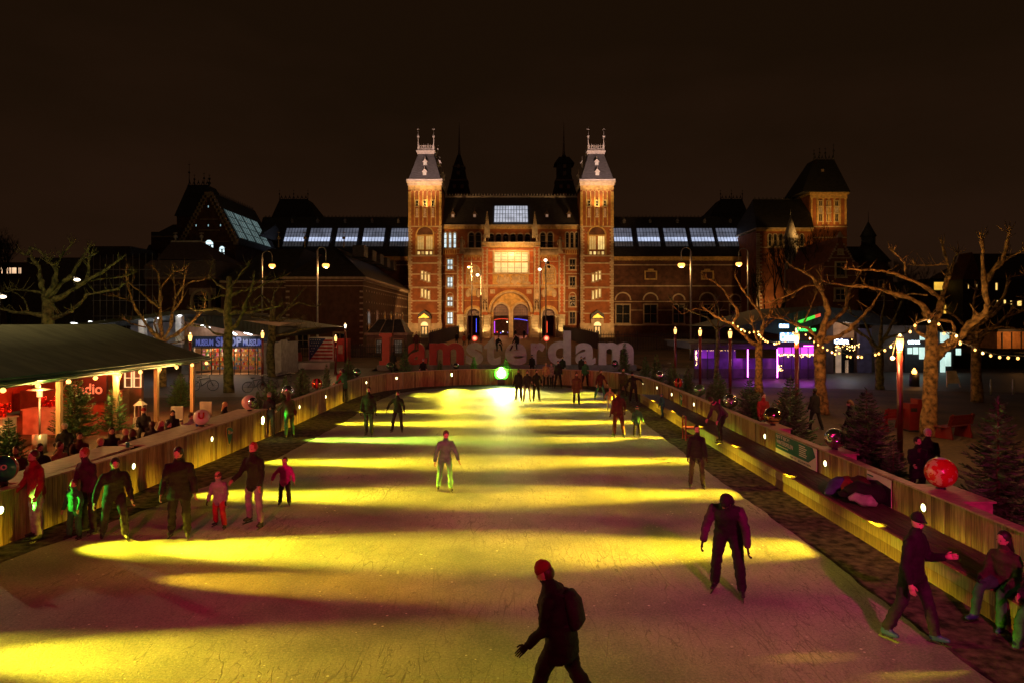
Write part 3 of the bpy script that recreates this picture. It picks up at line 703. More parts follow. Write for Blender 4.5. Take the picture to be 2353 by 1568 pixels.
def barrier_lamp(x, y, z, sg, col, yaw=-.25, k=1.):
    light("barrier_light", 'SPOT', (x, y, z), 26000*k, col, (x+sg*8, y+yaw, z-.98), .03, 21, 1.).scale = (1, .72, 1)
    light("barrier_light", 'SPOT', (x, y, z), 4600*k, col, (x+sg*4, y+yaw*.5, z-1.10), .03, 30, 1.).scale = (1, .72, 1)
for y in LY + [9.1]:
    barrier_lamp(lx(y)+.08, y, .72, 1, (1.,.80,.025) if y != 25.7 else (.6,1.,.08), k=rnd.uniform(.8,1.15)*(.5 if y < 10 else 1))
light("barrier_light", 'SPOT', (-9.95, 12.1, .72), 15000, (1,.58,.02), (-2, 11.35, -.2), .03, 12, 1.).scale = (1, .70, 1)
for y in RY + [38.]:
    barrier_lamp(8.02, y, .80, -1, (1.,.66,.02), k=rnd.uniform(.8,1.15)*(.4 if y < 10 else 1))
for x, y, tx, ty in [(-8.8,41.6,0,40.5),(-7.5,44.7,-2,38),(-4.2,47.7,-2.5,38),(6.8,45.1,2,40),(7.85,41.3,0,40)]:
    dv = Vector((tx-x, ty-y, 0)).normalized()*5
    light("barrier_light", 'SPOT', (x, y, .75), 5200, (1.,.82,.04), (x+dv.x, y+dv.y, 0), .05, 40, 1.).scale = (1, .42, 1)
# ---------------------------------------------------------------- the green stage lamp at the far end
fl = thing("floodlight", (-.75,48.1,.45), "big round green floodlight shining down the rink from the far barrier", "floodlight")
b = MB(); c = Vector((-.75, 48.1, .8))
b.loft([(c, (1,0,0), (0,0,1), .30, .30), (c + Vector((0,.1,0)), (1,0,0), (0,0,1), .33, .33), (c + Vector((0,.3,0)), (1,0,0), (0,0,1), .24, .24), (c + Vector((0,.4,0)), (1,0,0), (0,0,1), .12, .12)], n=24)
b.build("housing", mat("lamp_black", (.02,.02,.02), rough=.4), fl)
b = MB(); b.box(-1.13,-1.09,48.15,48.25,.46,.85); b.box(-.41,-.37,48.15,48.25,.46,.85); b.box(-1.13,-.37,48.0,48.4,.42,.46); b.box(-1.0,-.5,48.0,48.4,.0,.42)
b.build("yoke", MATS["lamp_black"], fl)
b = MB(); b.loft([(c + Vector((0,-.015,0)), (1,0,0), (0,0,1), .28, .28), (c + Vector((0,-.05,0)), (1,0,0), (0,0,1), .2, .2)], n=24)
b.build("lens", glowmat("green_flood_lens", (.85,1.,.5), 30., col=(.7,.8,.6)), fl)
b = MB()
for i in range(20):
    a = i*math.pi/10; q_ = c + Vector((math.cos(a)*.40, -.02, math.sin(a)*.40)); b.ball(q_, .075, nu=8, nv=6)
b.build("glare_ring", glowmat("green_glare", (.05,1.,.02), 7.), fl)  # added ring: green glare round the lens made as glowing balls
light("green_flood", 'SPOT', (-.75, 47.95, .8), 2400, (.16,1.,.03), (-.4, 20, 12.), .12, 50, .8)
light("yellow_flood_core", 'SPOT', (-.6, 47.9, .95), 15000, (1.,.92,.22), (-.3, 43.9, 0), .1, 70, 1.).scale = (1, .34, 1)
light("green_flood_side", 'SPOT', (-.75, 48.0, 1.2), 1300, (.25,1.,.06), (-.75, 60, 1.8), .12, 150, .9)
# ---------------------------------------------------------------- bench along the right
bt = thing("long_bench", (7.6, 22, 0), "long low timber bench with a dark top running along the right barrier", "bench")
b = MB()
y = 7.6
while y < 37.6:
    l = rnd.uniform(2.2, 3.0); y2 = min(37.7, y + l)
    b.box(7.08, 7.12, y, y2-.008, .235, .44, rnd.choice([0,1,3])); 
    y = y2
y = 6.9
while y < 37.6:
    l = rnd.uniform(1.4, 2.2); y2 = min(37.7, y + l)
    b.box(7.085, 7.125, y, y2-.01, .0, .228, rnd.choice([1,2,2]))
    y = y2
b.build("front_boards", WOOD, bt)
b = MB()
for i in range(7): b.box(7.14+i*.135, 7.14+i*.135+.127, 7.6, 37.7, .42, .445 + (.002 if i % 2 else 0))
b.build("top_boards", DARKDECK, bt)
b = MB(); b.box(7.06, 7.136, 7.6, 37.7, .442, .462); b.build("edge_strip", WOOD[1], bt)
# shelves behind the barriers
def shelf(x0, x1, y0, y1, z, label, grp="pink lit shelves on top of the barriers"):
    b = MB(); b.box(x0, x1, y0, y1, z, z+.035); b.box(x0+.04, x1-.04, y0+.05, y0+.09, 0, z); b.box(x0+.04, x1-.04, y1-.09, y1-.05, 0, z)
    o = b.build("shelf", RAIL, None, loc=((x0+x1)/2, (y0+y1)/2, z)); tag(o, label, "shelf", grp); return o
shelf(8.28, 8.95, 12.6, 14.0, 1.06, "shelf under the red globe behind the right barrier")
shelf(8.28, 8.75, 17.2, 18.3, 1.06, "shelf under the mirror globe behind the right barrier")
shelf(8.28, 8.75, 21.3, 22.8, 1.06, "shelf under the striped globe behind the right barrier")
for i, (y0, y1) in enumerate([(14.2,18.4),(18.6,22.2),(22.4,26.3)]):
    b = MB(); b.box(lx(y0)-1.05, lx(y0)-.2, y0, y1, 1.04, 1.075); b.box(lx(y0)-.95, lx(y0)-.88, y0+.2, y0+.27, 0, 1.04); b.box(lx(y0)-.95, lx(y0)-.88, y1-.27, y1-.2, 0, 1.04)
    o = b.build("bar_table", RAIL, None, loc=(lx(y0)-.6, (y0+y1)/2, 1.04))
    tag(o, ["high plank table nearest the camera behind the left barrier", "middle plank table behind the left barrier where the blond man sits", "plank table behind the left barrier beside the white globe"][i], "table", "plank tables behind the left barrier")
# step at the lower left
b = MB(); b.box(-11.6, -9.9, 11.4, 13.0, .0, .19)
for i in range(5): b.box(-11.6, -9.88, 11.4+i*.32, 11.4+i*.32+.312, .19, .215)
o = b.build("wooden_step", WOOD[2], None, loc=(-10.7,12.2,0)); tag(o, "low wooden step at the near end of the left barrier", "step")
b = MB(); b.cyl((-10.14,12.86,0), .055, 1.2, 10); b.box(-10.25,-10.18,12.7,12.84,0,1.15)
o = b.build("barrier_post", WOOD[2], None, loc=(-10.14,12.86,0)); tag(o, "round end post of the left barrier by the wooden step", "post")
# ---------------------------------------------------------------- signs on the barriers
GREEN = mat("sign_green", (.015,.16,.10), rough=.5, var=.08); WHITE = mat("sign_white", (.75,.75,.62), rough=.5, var=.05)
YELW = mat("sign_yellow", (.75,.6,.1), rough=.5, var=.05)
RED = mat("sign_red", (.5,.03,.03), rough=.5)
bn = thing("banner", (8.05, 20.0, .8), "wide green and white banner with white lettering on the right barrier", "banner")
def ywall(mb, pts, x, dx, m=0): mb.prism([(x, y, z) for y, z in pts], (dx, 0, 0), m)
b = MB(); ywall(b, [(18.05,.46),(20.85,.46),(20.85,1.05),(18.05,1.05)], 8.055, .01); b.build("board", WHITE, bn)
b = MB(); ywall(b, [(18.55,.60),(20.84,.60),(20.84,1.045),(18.3,1.045),(18.12,.82)], 8.045, .01); b.build("green_field", GREEN, bn)
b = MB(); text_into(b, "IJSTIJD!", (8.04, 20.75, .90), (0,-1,0), (0,0,1), .95, .12, .004); b.build("lettering", WHITE, bn)
b = MB(); text_into(b, "WINTERSPELEN", (8.04, 20.75, .755), (0,-1,0), (0,0,1), 1.2, .12, .004); b.build("lettering", WHITE, bn)
b = MB()
for i in range(6):
    yy = 19.15 - rnd.uniform(0,.04)
    b.box(8.038, 8.044, yy-rnd.uniform(.4,.55), yy, .96-i*.055, .985-i*.055)
b.build("small_print", WHITE, bn)
b = MB(); b.box(8.038, 8.044, 19.9, 20.7, .68, .70); b.build("text_line", WHITE, bn)
b = MB(); text_into(b, "KIJK OP", (8.05, 19.75, .50), (0,-1,0), (0,0,1), .42, .05, .004); b.build("small_lettering", mat("sign_black", (.02,.02,.02)), bn); b = MB(); text_into(b, "SCHAATSEN", (8.05, 19.2, .50), (0,-1,0), (0,0,1), .8, .05, .004)
b.build("small_lettering", mat("sign_black", (.02,.02,.02)), bn)
sn = thing("notice_board", (8.05, 14.9, .8), "dark green notice board with a pale top above the heap of coats", "sign")
b = MB(); ywall(b, [(14.5,.46),(15.5,.46),(15.5,1.05),(14.5,1.05)], 8.055, .01); b.build("board", WHITE, sn)
b = MB(); ywall(b, [(14.51,.47),(15.49,.47),(15.49,.84),(15.05,.93),(14.51,.86)], 8.045, .01); b.build("dark_field", mat("sign_darkgreen", (.03,.06,.035)), sn)
b = MB(); b.box(8.04,8.044,14.9,15.1,.70,.72); b.build("lettering", WHITE, sn); b = MB(); b.box(8.04,8.044,15.2,15.45,.96,.99); b.build("lettering", GREEN, sn)
def pick(label, X, Y, z, nx, w=.42, txt=True):
    """rounded triangular shield standing off the planks"""
    s_ = thing("shield_sign", (X, Y, z), label, "sign", "green shield signs on the barriers")
    rt = Vector((0, 1 if nx > 0 else -1, 0)); up = Vector((0,0,1)); pts = []
    raw = [(-.5,.42),(-.44,.5),(-.3,.52),(0,.5),(.3,.4),(.5,.26),(.53,.16),(.48,.06),(.2,-.3),(-.02,-.55),(-.1,-.6),(-.18,-.55),(-.35,-.2),(-.48,.15)]
    c = Vector((X + nx*.02, Y, z))
    for k, (m, sc, off) in enumerate([(YELW, 1.06, 0), (GREEN, 1., .012)]):
        q = MB(); q.prism([c + rt*(a*w*sc) + up*(bb_*w*sc) + Vector((nx*off,0,0)) for a, bb_ in raw], (nx*.012,0,0)); q.build("rim" if k == 0 else "face", m, s_)
    if txt:
        q = MB(); text_into(q, "Sky", c + rt*(-.33*w) + up*(.02*w) + Vector((nx*.026,0,0)), rt, up, .36*w, .34*w, .005, bold=.02)
        q.build("lettering", YELW, s_)
        q = MB(); text_into(q, "radio", c + rt*(.05*w) + up*(.05*w) + Vector((nx*.026,0,0)), rt, up, .36*w, .17*w, .005); q.build("small_lettering", WHITE, s_)
pick("green shield sign with yellow lettering on the left barrier", -9.5, 22.9, .64, 1, .5)
pick("green shield sign on the far part of the right barrier", 8.08, 32.4, .72, -1, .5)
# ---------------------------------------------------------------- globes along the barriers
def mirror(n): return mat(n, (.75,.75,.7), rough=.08, metal=1, var=.3, scale=30)
MIR = mirror("mirror_tile"); MIRD = mat("mirror_gap", (.05,.05,.05), rough=.3, metal=1)
def tiles_mat():
    m = bpy.data.materials.new("mirror_tiles"); m.use_nodes = True
    N = m.node_tree.nodes; L = m.node_tree.links; b = N.get("Principled BSDF"); b.inputs["Metallic"].default_value = 1; b.inputs["Roughness"].default_value = .22
    tc = N.new("ShaderNodeTexCoord"); v = N.new("ShaderNodeTexVoronoi"); v.inputs["Scale"].default_value = 26; L.new(tc.outputs["Object"], v.inputs["Vector"])
    mx = N.new("ShaderNodeMix"); mx.data_type = 'RGBA'; mx.inputs[0].default_value = .35; mx.inputs[6].default_value = (.5,.5,.5,1); L.new(v.outputs["Color"], mx.inputs[7])
    L.new(mx.outputs[2], b.inputs["Base Color"])
    s = N.new("ShaderNodeVectorMath"); s.operation = 'SUBTRACT'; s.inputs[1].default_value = (.5,.5,.5); L.new(v.outputs["Color"], s.inputs[0])
    sc = N.new("ShaderNodeVectorMath"); sc.operation = 'SCALE'; sc.inputs[3].default_value = .7; L.new(s.outputs[0], sc.inputs[0])
    g = N.new("ShaderNodeNewGeometry"); ad = N.new("ShaderNodeVectorMath"); L.new(g.outputs["Normal"], ad.inputs[0]); L.new(sc.outputs[0], ad.inputs[1])
    nm = N.new("ShaderNodeVectorMath"); nm.operation = 'NORMALIZE'; L.new(ad.outputs[0], nm.inputs[0]); L.new(nm.outputs[0], b.inputs["Normal"])
    return m
MTILES = tiles_mat()
GLOSSY = lambda n, c: mat(n, c, rough=.18, var=.1, spec=.6)
def globe(label, X, Y, z, r, style):
    t = thing("decorated_globe", (X, Y, z - r), label, "globe", "decorated globes along the barriers")
    c = Vector((X, Y, z))
    if style == 'mirror':
        q = MB(); q.ball(c, r, nu=28, nv=18); q.build("ball", MTILES, t)
    elif style == 'stripes':
        q = MB(); q.ball(c, r, nu=28, nv=20, mf=lambda i, j: 1 if j % 4 == 1 else 0); q.build("ball", [mat("gold_band", (.75,.5,.3), rough=.12, metal=1, var=.1), MIRD], t)
    elif style == 'meridian':
        q = MB(); q.ball(c, r, nu=24, nv=16, mf=lambda i, j: (i // 2) % 2); q.build("ball", [mat("gold_band", (.75,.5,.3), rough=.12, metal=1, var=.1), GLOSSY("globe_red", (.4,.02,.02))], t)
    elif style == 'map':
        m = mat("red_globe_map", (.75,.6,.3), rough=.25, var=.1, col2=(.55,.02,.02), scale=7.5, spec=.6)
        e = [n for n in m.node_tree.nodes if n.type == 'VALTORGB'][0].color_ramp
        e.elements[0].position = .555; e.elements[1].position = .58
        e.elements[0].color = (.6,.02,.015,1); e.elements[1].color = (.7,.5,.22,1)
        q = MB(); q.ball(c, r, nu=36, nv=24); q.build("ball", m, t)
        q = MB(); q.ball(c + Vector((0,0,r*.86)), r*.42, r*.42, r*.15, 20, 8); q.build("white_cap", GLOSSY("globe_white", (.75,.72,.7)), t)
    elif style == 'white_u':
        q = MB(); q.ball(c, r, nu=28, nv=18); q.build("ball", GLOSSY("globe_white", (.75,.72,.7)), t)
        q = MB(); text_into(q, "U", c + Vector((.02, -r-.015, -.02)), (1,-.1,0), (0,.05,1), r*.8, r*.85, .03, bold=.03)
        q.build("letter", GLOSSY("globe_red", (.4,.02,.02)), t)
    elif style == 'white_wheel':
        q = MB(); q.ball(c, r, nu=28, nv=18); q.build("ball", GLOSSY("globe_pink_white", (.7,.5,.5)), t)
        q = MB(); d = Vector((.8,-.6,0)); rr_ = Vector((.6,.8,0)); q.loft([(c + d*r*.72, rr_, (0,0,1), r*.72, r*.72), (c + d*r*1.0, rr_, (0,0,1), r*.5, r*.5)], n=24); q.build("wheel", MTILES, t)
    elif style == 'zo':
        q = MB(); q.ball(c, r, nu=28, nv=18, mf=lambda i, j: 1 if (i // 7) % 2 else 0); q.build("ball", [GLOSSY("globe_red", (.4,.02,.02)), GLOSSY("globe_teal", (.02,.2,.16))], t)
        q = MB(); text_into(q, "ZO", c + Vector((.02, -r*.98, .02)), (1,.3,0), (0,0,1), r*.8, r*.4, .03, bold=.02); q.build("lettering", WHITE, t)
    elif style == 'green':
        q = MB(); q.ball(c, r, nu=24, nv=16); q.build("ball", mat("globe_green_metal", (.3,.6,.35), rough=.15, metal=.9, var=.3, scale=10), t)
    q = MB(); q.cyl(c - Vector((0,0,r+.04)), r*.35, .06, 14, r2=r*.25); q.build("stand", MATS["lamp_black"], t)
def rglobe(label, px, py, rp, style, X=8.42):
    s = (px-CX)/X; globe(label, X, F/s, max(1.12 + rp/s, H-(py-HZ)/s), rp/s, style)
rglobe("big shiny red globe with yellow land shapes beside the grey haired man", 2161, 1092, 34, 'map', 8.55)
rglobe("mirror tiled globe between the banner and the largest fir tree", 1917, 1008, 23, 'mirror')
rglobe("gold and dark striped globe on the shelf above the banner", 1775, 957, 20, 'stripes')
rglobe("mirror tiled globe left of the striped globe", 1678, 920, 16, 'mirror')
rglobe("green metallic globe next to the lamp of the far bench end", 1607, 897, 13, 'green')
rglobe("small dim globe far along the right barrier, third from its far end", 1558, 878, 11, 'meridian')
rglobe("small mirror globe far along the right barrier, second from its far end", 1516, 861, 9, 'mirror')
rglobe("tiny globe in front of the last big letter", 1412, 846, 8, 'mirror', 7.6)
def lglobe(label, px, py, rp, style, X=-9.9):
    s = (px-CX)/X; globe(label, X, F/s, max(1.12 + rp/s, H-(py-HZ)/s), rp/s, style)
lglobe("red and teal globe with white lettering cut by the left frame edge", 8, 1090, 30, 'zo', -10.5)
lglobe("white globe with a red letter U at the near end of the lamp row", 463, 958, 18, 'white_u', -9.95)
lglobe("pale pink globe with a mirrored wheel facing the ice", 573, 923, 17, 'white_wheel', -9.85)
lglobe("mirror tiled globe behind the two visitors at the left barrier", 661, 898, 14, 'mirror', -9.75)
lglobe("gold and red segmented globe between two fir trees on the left", 728, 881, 12, 'meridian', -9.7)
lglobe("green globe on the curve of the left barrier", 820, 856, 9, 'green', -9.5)
lglobe("dull green globe in front of the plinth of the capital letter", 896, 846, 8.5, 'green', -8.5)
b = MB(); b.ball((-4.0, 48.75, 1.3), .22, nu=20, nv=12); o = b.build("decorated_globe", MTILES, None, loc=(-4.0,48.75,1.08)); tag(o, "globe on the far barrier above its bright yellow lamp", "globe", "decorated globes along the barriers")
# ---------------------------------------------------------------- red chair, coats
ch = thing("red_chair", (6.75, 25.6, 0), "red wooden chair standing on the mat against the bench", "chair")
REDP = mat("red_paint", (.17,.012,.012), rough=.45, var=.15)
x0, x1, y0, y1 = 6.45, 6.98, 25.4, 25.9
b = MB(); b.box(x0, x1, y0, y1, .44, .48); b.build("seat", REDP, ch)
for (a, c_) in ((x0, y0), (x0, y1-.045), (x1-.045, y0), (x1-.045, y1-.045)):
    q = MB(); q.box(a, a+.045, c_, c_+.045, 0, .44 if a > x0 else .92); q.build("leg", REDP, ch)
q = MB(); q.box(x0+.008, x0+.035, y0+.047, y1-.047, .84, .92); q.box(x0+.008, x0+.035, y0+.047, y1-.047, .64, .70); q.build("backrest", REDP, ch)
q = MB(); q.box(x0+.05, x1-.05, y0+.01, y0+.035, .12, .15); q.box(x0+.05, x1-.05, y1-.035, y1-.01, .12, .15); q.build("stretcher", REDP, ch)
def heap(label, X, Y, z, n, cols, sp, name="coat", rr=(.12,.24)):
    t = thing("pile_of_coats", (X, Y, z), label, "pile of coats")
    for i in range(n):
        q = MB(); a = rnd.uniform(0, 6.3); c = Vector((X + rnd.uniform(-sp, sp)*.6, Y + rnd.uniform(-sp, sp)*1.5, z + rnd.uniform(.1, .3)))
        ax = Vector((math.cos(a), math.sin(a), rnd.uniform(-.2,.3))).normalized()
        l = rnd.uniform(*rr)
        q.tube([c - ax*l*1.3, c - ax*l*.6 + Vector((0,0,.04)), c, c + ax*l*.7 + Vector((0,0,.03)), c + ax*l*1.3 - Vector((0,0,.06))], [.04, l*.6, l*.72, l*.55, .05], 9, jit=.2)
        q.v = [(v[0], v[1], max(z+.004, v[2])) for v in q.v]
        q.build(name, CL[cols[i % len(cols)]], t)
heap("heap of dark and red coats and bags lying on the bench under the notice board", 7.72, 15.15, .46, 9, ['black','maroon','black','charcoal','olive','denim','red','pale'], .42, rr=(.2,.36))
heap("small bundle of gloves and a red bag at the foot of the striped globe", 8.42, 22.6, 1.12, 2, ['orange','maroon'], .1, rr=(.05,.09))

# added lamps behind the camera, no known fixture, washing the ice magenta
for x, tx, ty, p, c_ in ((-4.5,-3,30,8200,(1.,.015,.10)),(4.5,4,26,8000,(1.,.02,.23)),(0,0,17,900,(1.,.04,.06))):
    light("magenta_wash", 'SPOT', (x, -1.5, 6.6), p, c_, (tx, ty, 0), .25, 58, 1.)
for x, y, z, tx, p in ((-10.0,13.6,.72,0,700),(-9.35,25.7,.72,0,500),(8.0,9.2,.8,4,160)):
    light("green_side_light", 'SPOT', (x, y, z), p, (.12,1.,.06), (tx, y-.2, z + abs(tx-x)*.24), .05, 54, .5)
# ---------------------------------------------------------------- museum
BR = mat("museum_brick", (.29,.10,.036), rough=.85, var=.25, scale=.9, bump=.3, bscale=8, detail=10)
BRO = mat("museum_tile_field", (.42,.12,.04), rough=.8, var=.25, scale=1.5, detail=10)
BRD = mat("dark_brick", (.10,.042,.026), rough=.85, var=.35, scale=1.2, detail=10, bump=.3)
ST = mat("museum_stone", (.50,.40,.27), rough=.8, var=.25, scale=1.2, detail=10, bump=.3)
STY = mat("yellow_brick", (.52,.34,.12), rough=.8, var=.3, scale=2, detail=10)
SL = mat("slate_roof", (.10,.095,.105), rough=.6, var=.3, scale=1.5, stretch=(1,1,5), detail=8)
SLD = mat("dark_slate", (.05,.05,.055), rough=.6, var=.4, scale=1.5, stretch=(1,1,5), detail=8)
LEAD = mat("pale_lead", (.55,.50,.48), rough=.5, var=.15)
IRON = mat("black_iron", (.02,.02,.02), rough=.5)
DGL = mat("dark_window", (.015,.017,.02), rough=.12, var=.2, spec=.7)
WFR = mat("window_frame_wood", (.3,.24,.16), rough=.6)
DGF = mat("dark_window_frame", (.09,.07,.05), rough=.6)
LW = glowmat("lit_cool_window", (.72,.95,1.), .85, var=.35, scale=.7)
LY_ = glowmat("lit_warm_window", (1.,.70,.22), .75, var=.45, scale=.8)
LYB = glowmat("lit_bright_warm_window", (1.,.70,.24), .95, var=.3, scale=.35)
LB = glowmat("lit_amber_window", (1.,.60,.14), .32, var=.4, scale=.6)
SKY1 = glowmat("skylight_glass_bright", (.62,.72,1.), .85, var=.3, scale=.5)
SKY2 = glowmat("skylight_glass", (.55,.62,.85), .17, var=.4, scale=.5)
SKY3 = glowmat("skylight_glass_dim", (.55,.6,.7), .035, var=.4, scale=.6)
SKYC = glowmat("centre_skylight_glass", (.80,.84,1.), .55, var=.3, scale=.6)
MU = thing("museum_building", (0, 140, 1.3), "huge floodlit red brick museum with twin front towers, steep slate roofs and an arched passage", "museum")

def arch_pts(cx, hw, ysp, ybot, D, n=14, rise=1.0):
    """outline of an arched opening in measured units -> (x, z)"""
    p = [(cx - hw, ybot), (cx - hw, ysp)]
    p += [(cx - hw*math.cos(math.pi*i/n), ysp - hw*rise*math.sin(math.pi*i/n)) for i in range(1, n)]
    p += [(cx + hw, ysp), (cx + hw, ybot)]
    return [(gx(a, D), gz(b, D)) for a, b in p]
def arch_solid(mb, cx, hw, ysp, ybot, D, dep, m=0, pro=0., n=14):
    mb.prism([(x, D - pro, z) for x, z in arch_pts(cx, hw, ysp, ybot, D, n)], (0, dep + pro, 0), m)
def arch_ring(mb, cx, r0, r1, ysp, D, dep, m=0, pro=0., n=18, legs=None):
    for i in range(n):
        a0, a1 = math.pi*i/n, math.pi*(i+1)/n
        q = [(cx - r*math.cos(a), ysp - r*math.sin(a)) for r, a in ((r0,a0),(r1,a0),(r1,a1),(r0,a1))]
        mb.prism([(gx(a, D), D - pro, gz(b, D)) for a, b in q], (0, dep + pro, 0), m)
    if legs:
        mb.pbox(cx - r1, cx - r0, ysp, legs, D, dep, m, pro); mb.pbox(cx + r0, cx + r1, ysp, legs, D, dep, m, pro)
def wall_arches(mb, x0, x1, y0, y1, arches, D, dep, m=0):
    """wall with arched openings that reach its foot: arches = (cx, hw, yspring)"""
    p = [(gx(x0, D), gz(y1, D)), (gx(x0, D), gz(y0, D)), (gx(x1, D), gz(y0, D)), (gx(x1, D), gz(y1, D))]
    for cx, hw, ysp in sorted(arches, reverse=True):
        p += arch_pts(cx, hw, ysp, y1, D)[::-1]
    mb.prism([(x, D, z) for x, z in p], (0, dep, 0), m)
def window(par, x0, x1, y0, y1, D, glass, nx=2, ny=2, arch=False, fm=None, name="window", bar=.05, fw_=.10, surround=None):
    fm = fm or WFR; f = MB(); X0, X1, Z0, Z1 = gx(x0, D), gx(x1, D), gz(y1, D), gz(y0, D)
    if surround:
        s_ = MB(); e = surround
        s_.box(X0-e, X0-.002, D-.22, D, Z0-e, Z1+(0 if arch else e)); s_.box(X1+.002, X1+e, D-.22, D, Z0-e, Z1+(0 if arch else e)); s_.box(X0-e-.1, X1+e+.1, D-.3, D, Z0-e-.02, Z0-.002)
        if not arch: s_.box(X0, X1, D-.22, D, Z1+.002, Z1+e)
        else: arch_ring(s_, (x0+x1)/2, (x1-x0)/2, (x1-x0)/2 + e*F/D, y0, D, 0, 0, .22)
        s_.build("surround", ST, par)
    f.box(X0, X0+fw_, D-.12, D-.02, Z0, Z1); f.box(X1-fw_, X1, D-.12, D-.02, Z0, Z1)
    f.box(X0+fw_, X1-fw_, D-.12, D-.02, Z0, Z0+fw_)
    f.box(X0+fw_, X1-fw_, D-.12, D-.02, Z1-fw_, Z1)
    for i in range(1, nx): x = X0 + (X1-X0)*i/nx; f.box(x-bar, x+bar, D-.11, D-.03, Z0+fw_, Z1-fw_)
    for j in range(1, ny): z = Z0 + (Z1-Z0)*j/ny; f.box(X0+fw_, X1-fw_, D-.105, D-.035, z-bar, z+bar)
    g = MB(); g.box(X0+.01, X1-.01, D-.06, D-.04, Z0+.01, Z1-.01)
    if arch:
        hw = (x1-x0)/2
        arch_ring(f, (x0+x1)/2, hw-fw_*F/D, hw, y0, D, -.02, 0, .12)
        g.prism([(x, D-.06, z) for x, z in arch_pts((x0+x1)/2, hw, y0, y0, D)], (0,.02,0))
    depth = 0; q = par
    while q is not None: q = q.parent; depth += 1
    if depth >= 3:            # already a part of a part: one mesh, two materials
        k = MB(); k.v = list(f.v); k.f = list(f.f); k.m = [0]*len(f.f); k.sm = list(f.sm); k.add(g.v, g.f, 1)
        return k.build(name, [fm, glass], par)
    k = f.build(name, fm, par); g.build("pane", glass, k); return k
def wsub(par, *a, **k):       # window as a sub-part: frame and pane in one mesh
    x0, x1, y0, y1, D, glass = a[:6]; fm = k.get('fm', WFR); nx = k.get('nx', 2); ny = k.get('ny', 2); arch = k.get('arch', False); e = k.get('surround', 0); bar = k.get('bar', .05)
    X0, X1, Z0, Z1 = gx(x0, D), gx(x1, D), gz(y1, D), gz(y0, D); f = MB(); w_ = .10
    f.box(X0, X0+w_, D-.12, D-.02, Z0, Z1); f.box(X1-w_, X1, D-.12, D-.02, Z0, Z1); f.box(X0+w_, X1-w_, D-.12, D-.02, Z0, Z0+w_); f.box(X0+w_, X1-w_, D-.12, D-.02, Z1-w_, Z1)
    for i in range(1, nx): x = X0 + (X1-X0)*i/nx; f.box(x-bar, x+bar, D-.11, D-.03, Z0+w_, Z1-w_)
    for j in range(1, ny): z = Z0 + (Z1-Z0)*j/ny; f.box(X0+w_, X1-w_, D-.105, D-.035, z-bar, z+bar)
    f.box(X0+.01, X1-.01, D-.06, D-.04, Z0+.01, Z1-.01, 1)
    if arch:
        hw = (x1-x0)/2; f.prism([(x, D-.06, z) for x, z in arch_pts((x0+x1)/2, hw, y0, y0, D)], (0,.02,0), 1)
        arch_ring(f, (x0+x1)/2, hw-w_*F/D, hw, y0, D, -.02, 0, .12)
    if e:
        f.box(X0-e, X0-.002, D-.22, D, Z0-e, Z1+(0 if arch else e), 2); f.box(X1+.002, X1+e, D-.22, D, Z0-e, Z1+(0 if arch else e), 2); f.box(X0-e-.1, X1+e+.1, D-.3, D, Z0-e-.02, Z0-.002, 2)
        if not arch: f.box(X0, X1, D-.22, D, Z1+.002, Z1+e, 2)
        else: arch_ring(f, (x0+x1)/2, (x1-x0)/2, (x1-x0)/2 + e*F/D, y0, D, 0, 2, .22)
    return f.build(k.get('name', "window"), [fm, glass, ST], par)
def finial(mb, x, y, z0, z1, r, ball=.55, m=0):
    mb.tube([(x,y,z0),(x,y,z0+(z1-z0)*.5),(x,y,z1)], [r, r*.55, r*.12], 6, m)
    mb.ball((x, y, z0+(z1-z0)*ball), r*2.1, nu=8, nv=6, m=m)
    mb.box(x-r*2, x+r*2, y-r*.3, y+r*.3, z1-(z1-z0)*.14, z1-(z1-z0)*.14+r*.8, m)
def cresting(mb, x0, x1, y, z0, z1, st=.5, axis='x', m=0, t=.05):
    n = max(2, int(abs(x1-x0)/st)); s_ = (x1-x0)/n; h = z1-z0
    for i in range(n):
        a = x0 + s_*i; c = a + s_/2
        q = [(a, z0), (a+abs(s_)*.14, z0), (c, z0+h*.55), (c+s_*.36, z0), (a+s_, z0), (c+.001, z0+h*.8), (c, z1), (c-.001, z0+h*.8)]
        pts = [(u_, y, v_) if axis == 'x' else (y, u_, v_) for u_, v_ in ((a, z0), (c-s_*.06, z0+h*.7), (c, z1), (c+s_*.06, z0+h*.7), (a+s_, z0), (c, z0+h*.45))]
        mb.prism(pts, (0, t, 0) if axis == 'x' else (t, 0, 0), m)
    if axis == 'x': mb.box(x0, x1, y-.01, y+t+.01, z0-.08, z0+h*.15, m)
    else: mb.box(y-.01, y+t+.01, x0, x1, z0-.08, z0+h*.15, m)
def dormer(mb, x, y, z, w, h, m=0, mw=1):
    """little roof window with a pointed cap, face at y"""
    mb.box(x-w/2, x+w/2, y, y+h*.9, z, z+h*.55, m)
    mb.prism([(x-w*.75, y-.1, z+h*.5), (x+w*.75, y-.1, z+h*.5), (x, y-.1, z+h*.95)], (0, h*.8, 0), m)
    mb.tube([(x,y,z+h*.9),(x,y,z+h*1.5)], [w*.06, w*.03], 5, m)
    mb.box(x-w*.33, x+w*.33, y-.04, y-.005, z+h*.08, z+h*.45, mw)

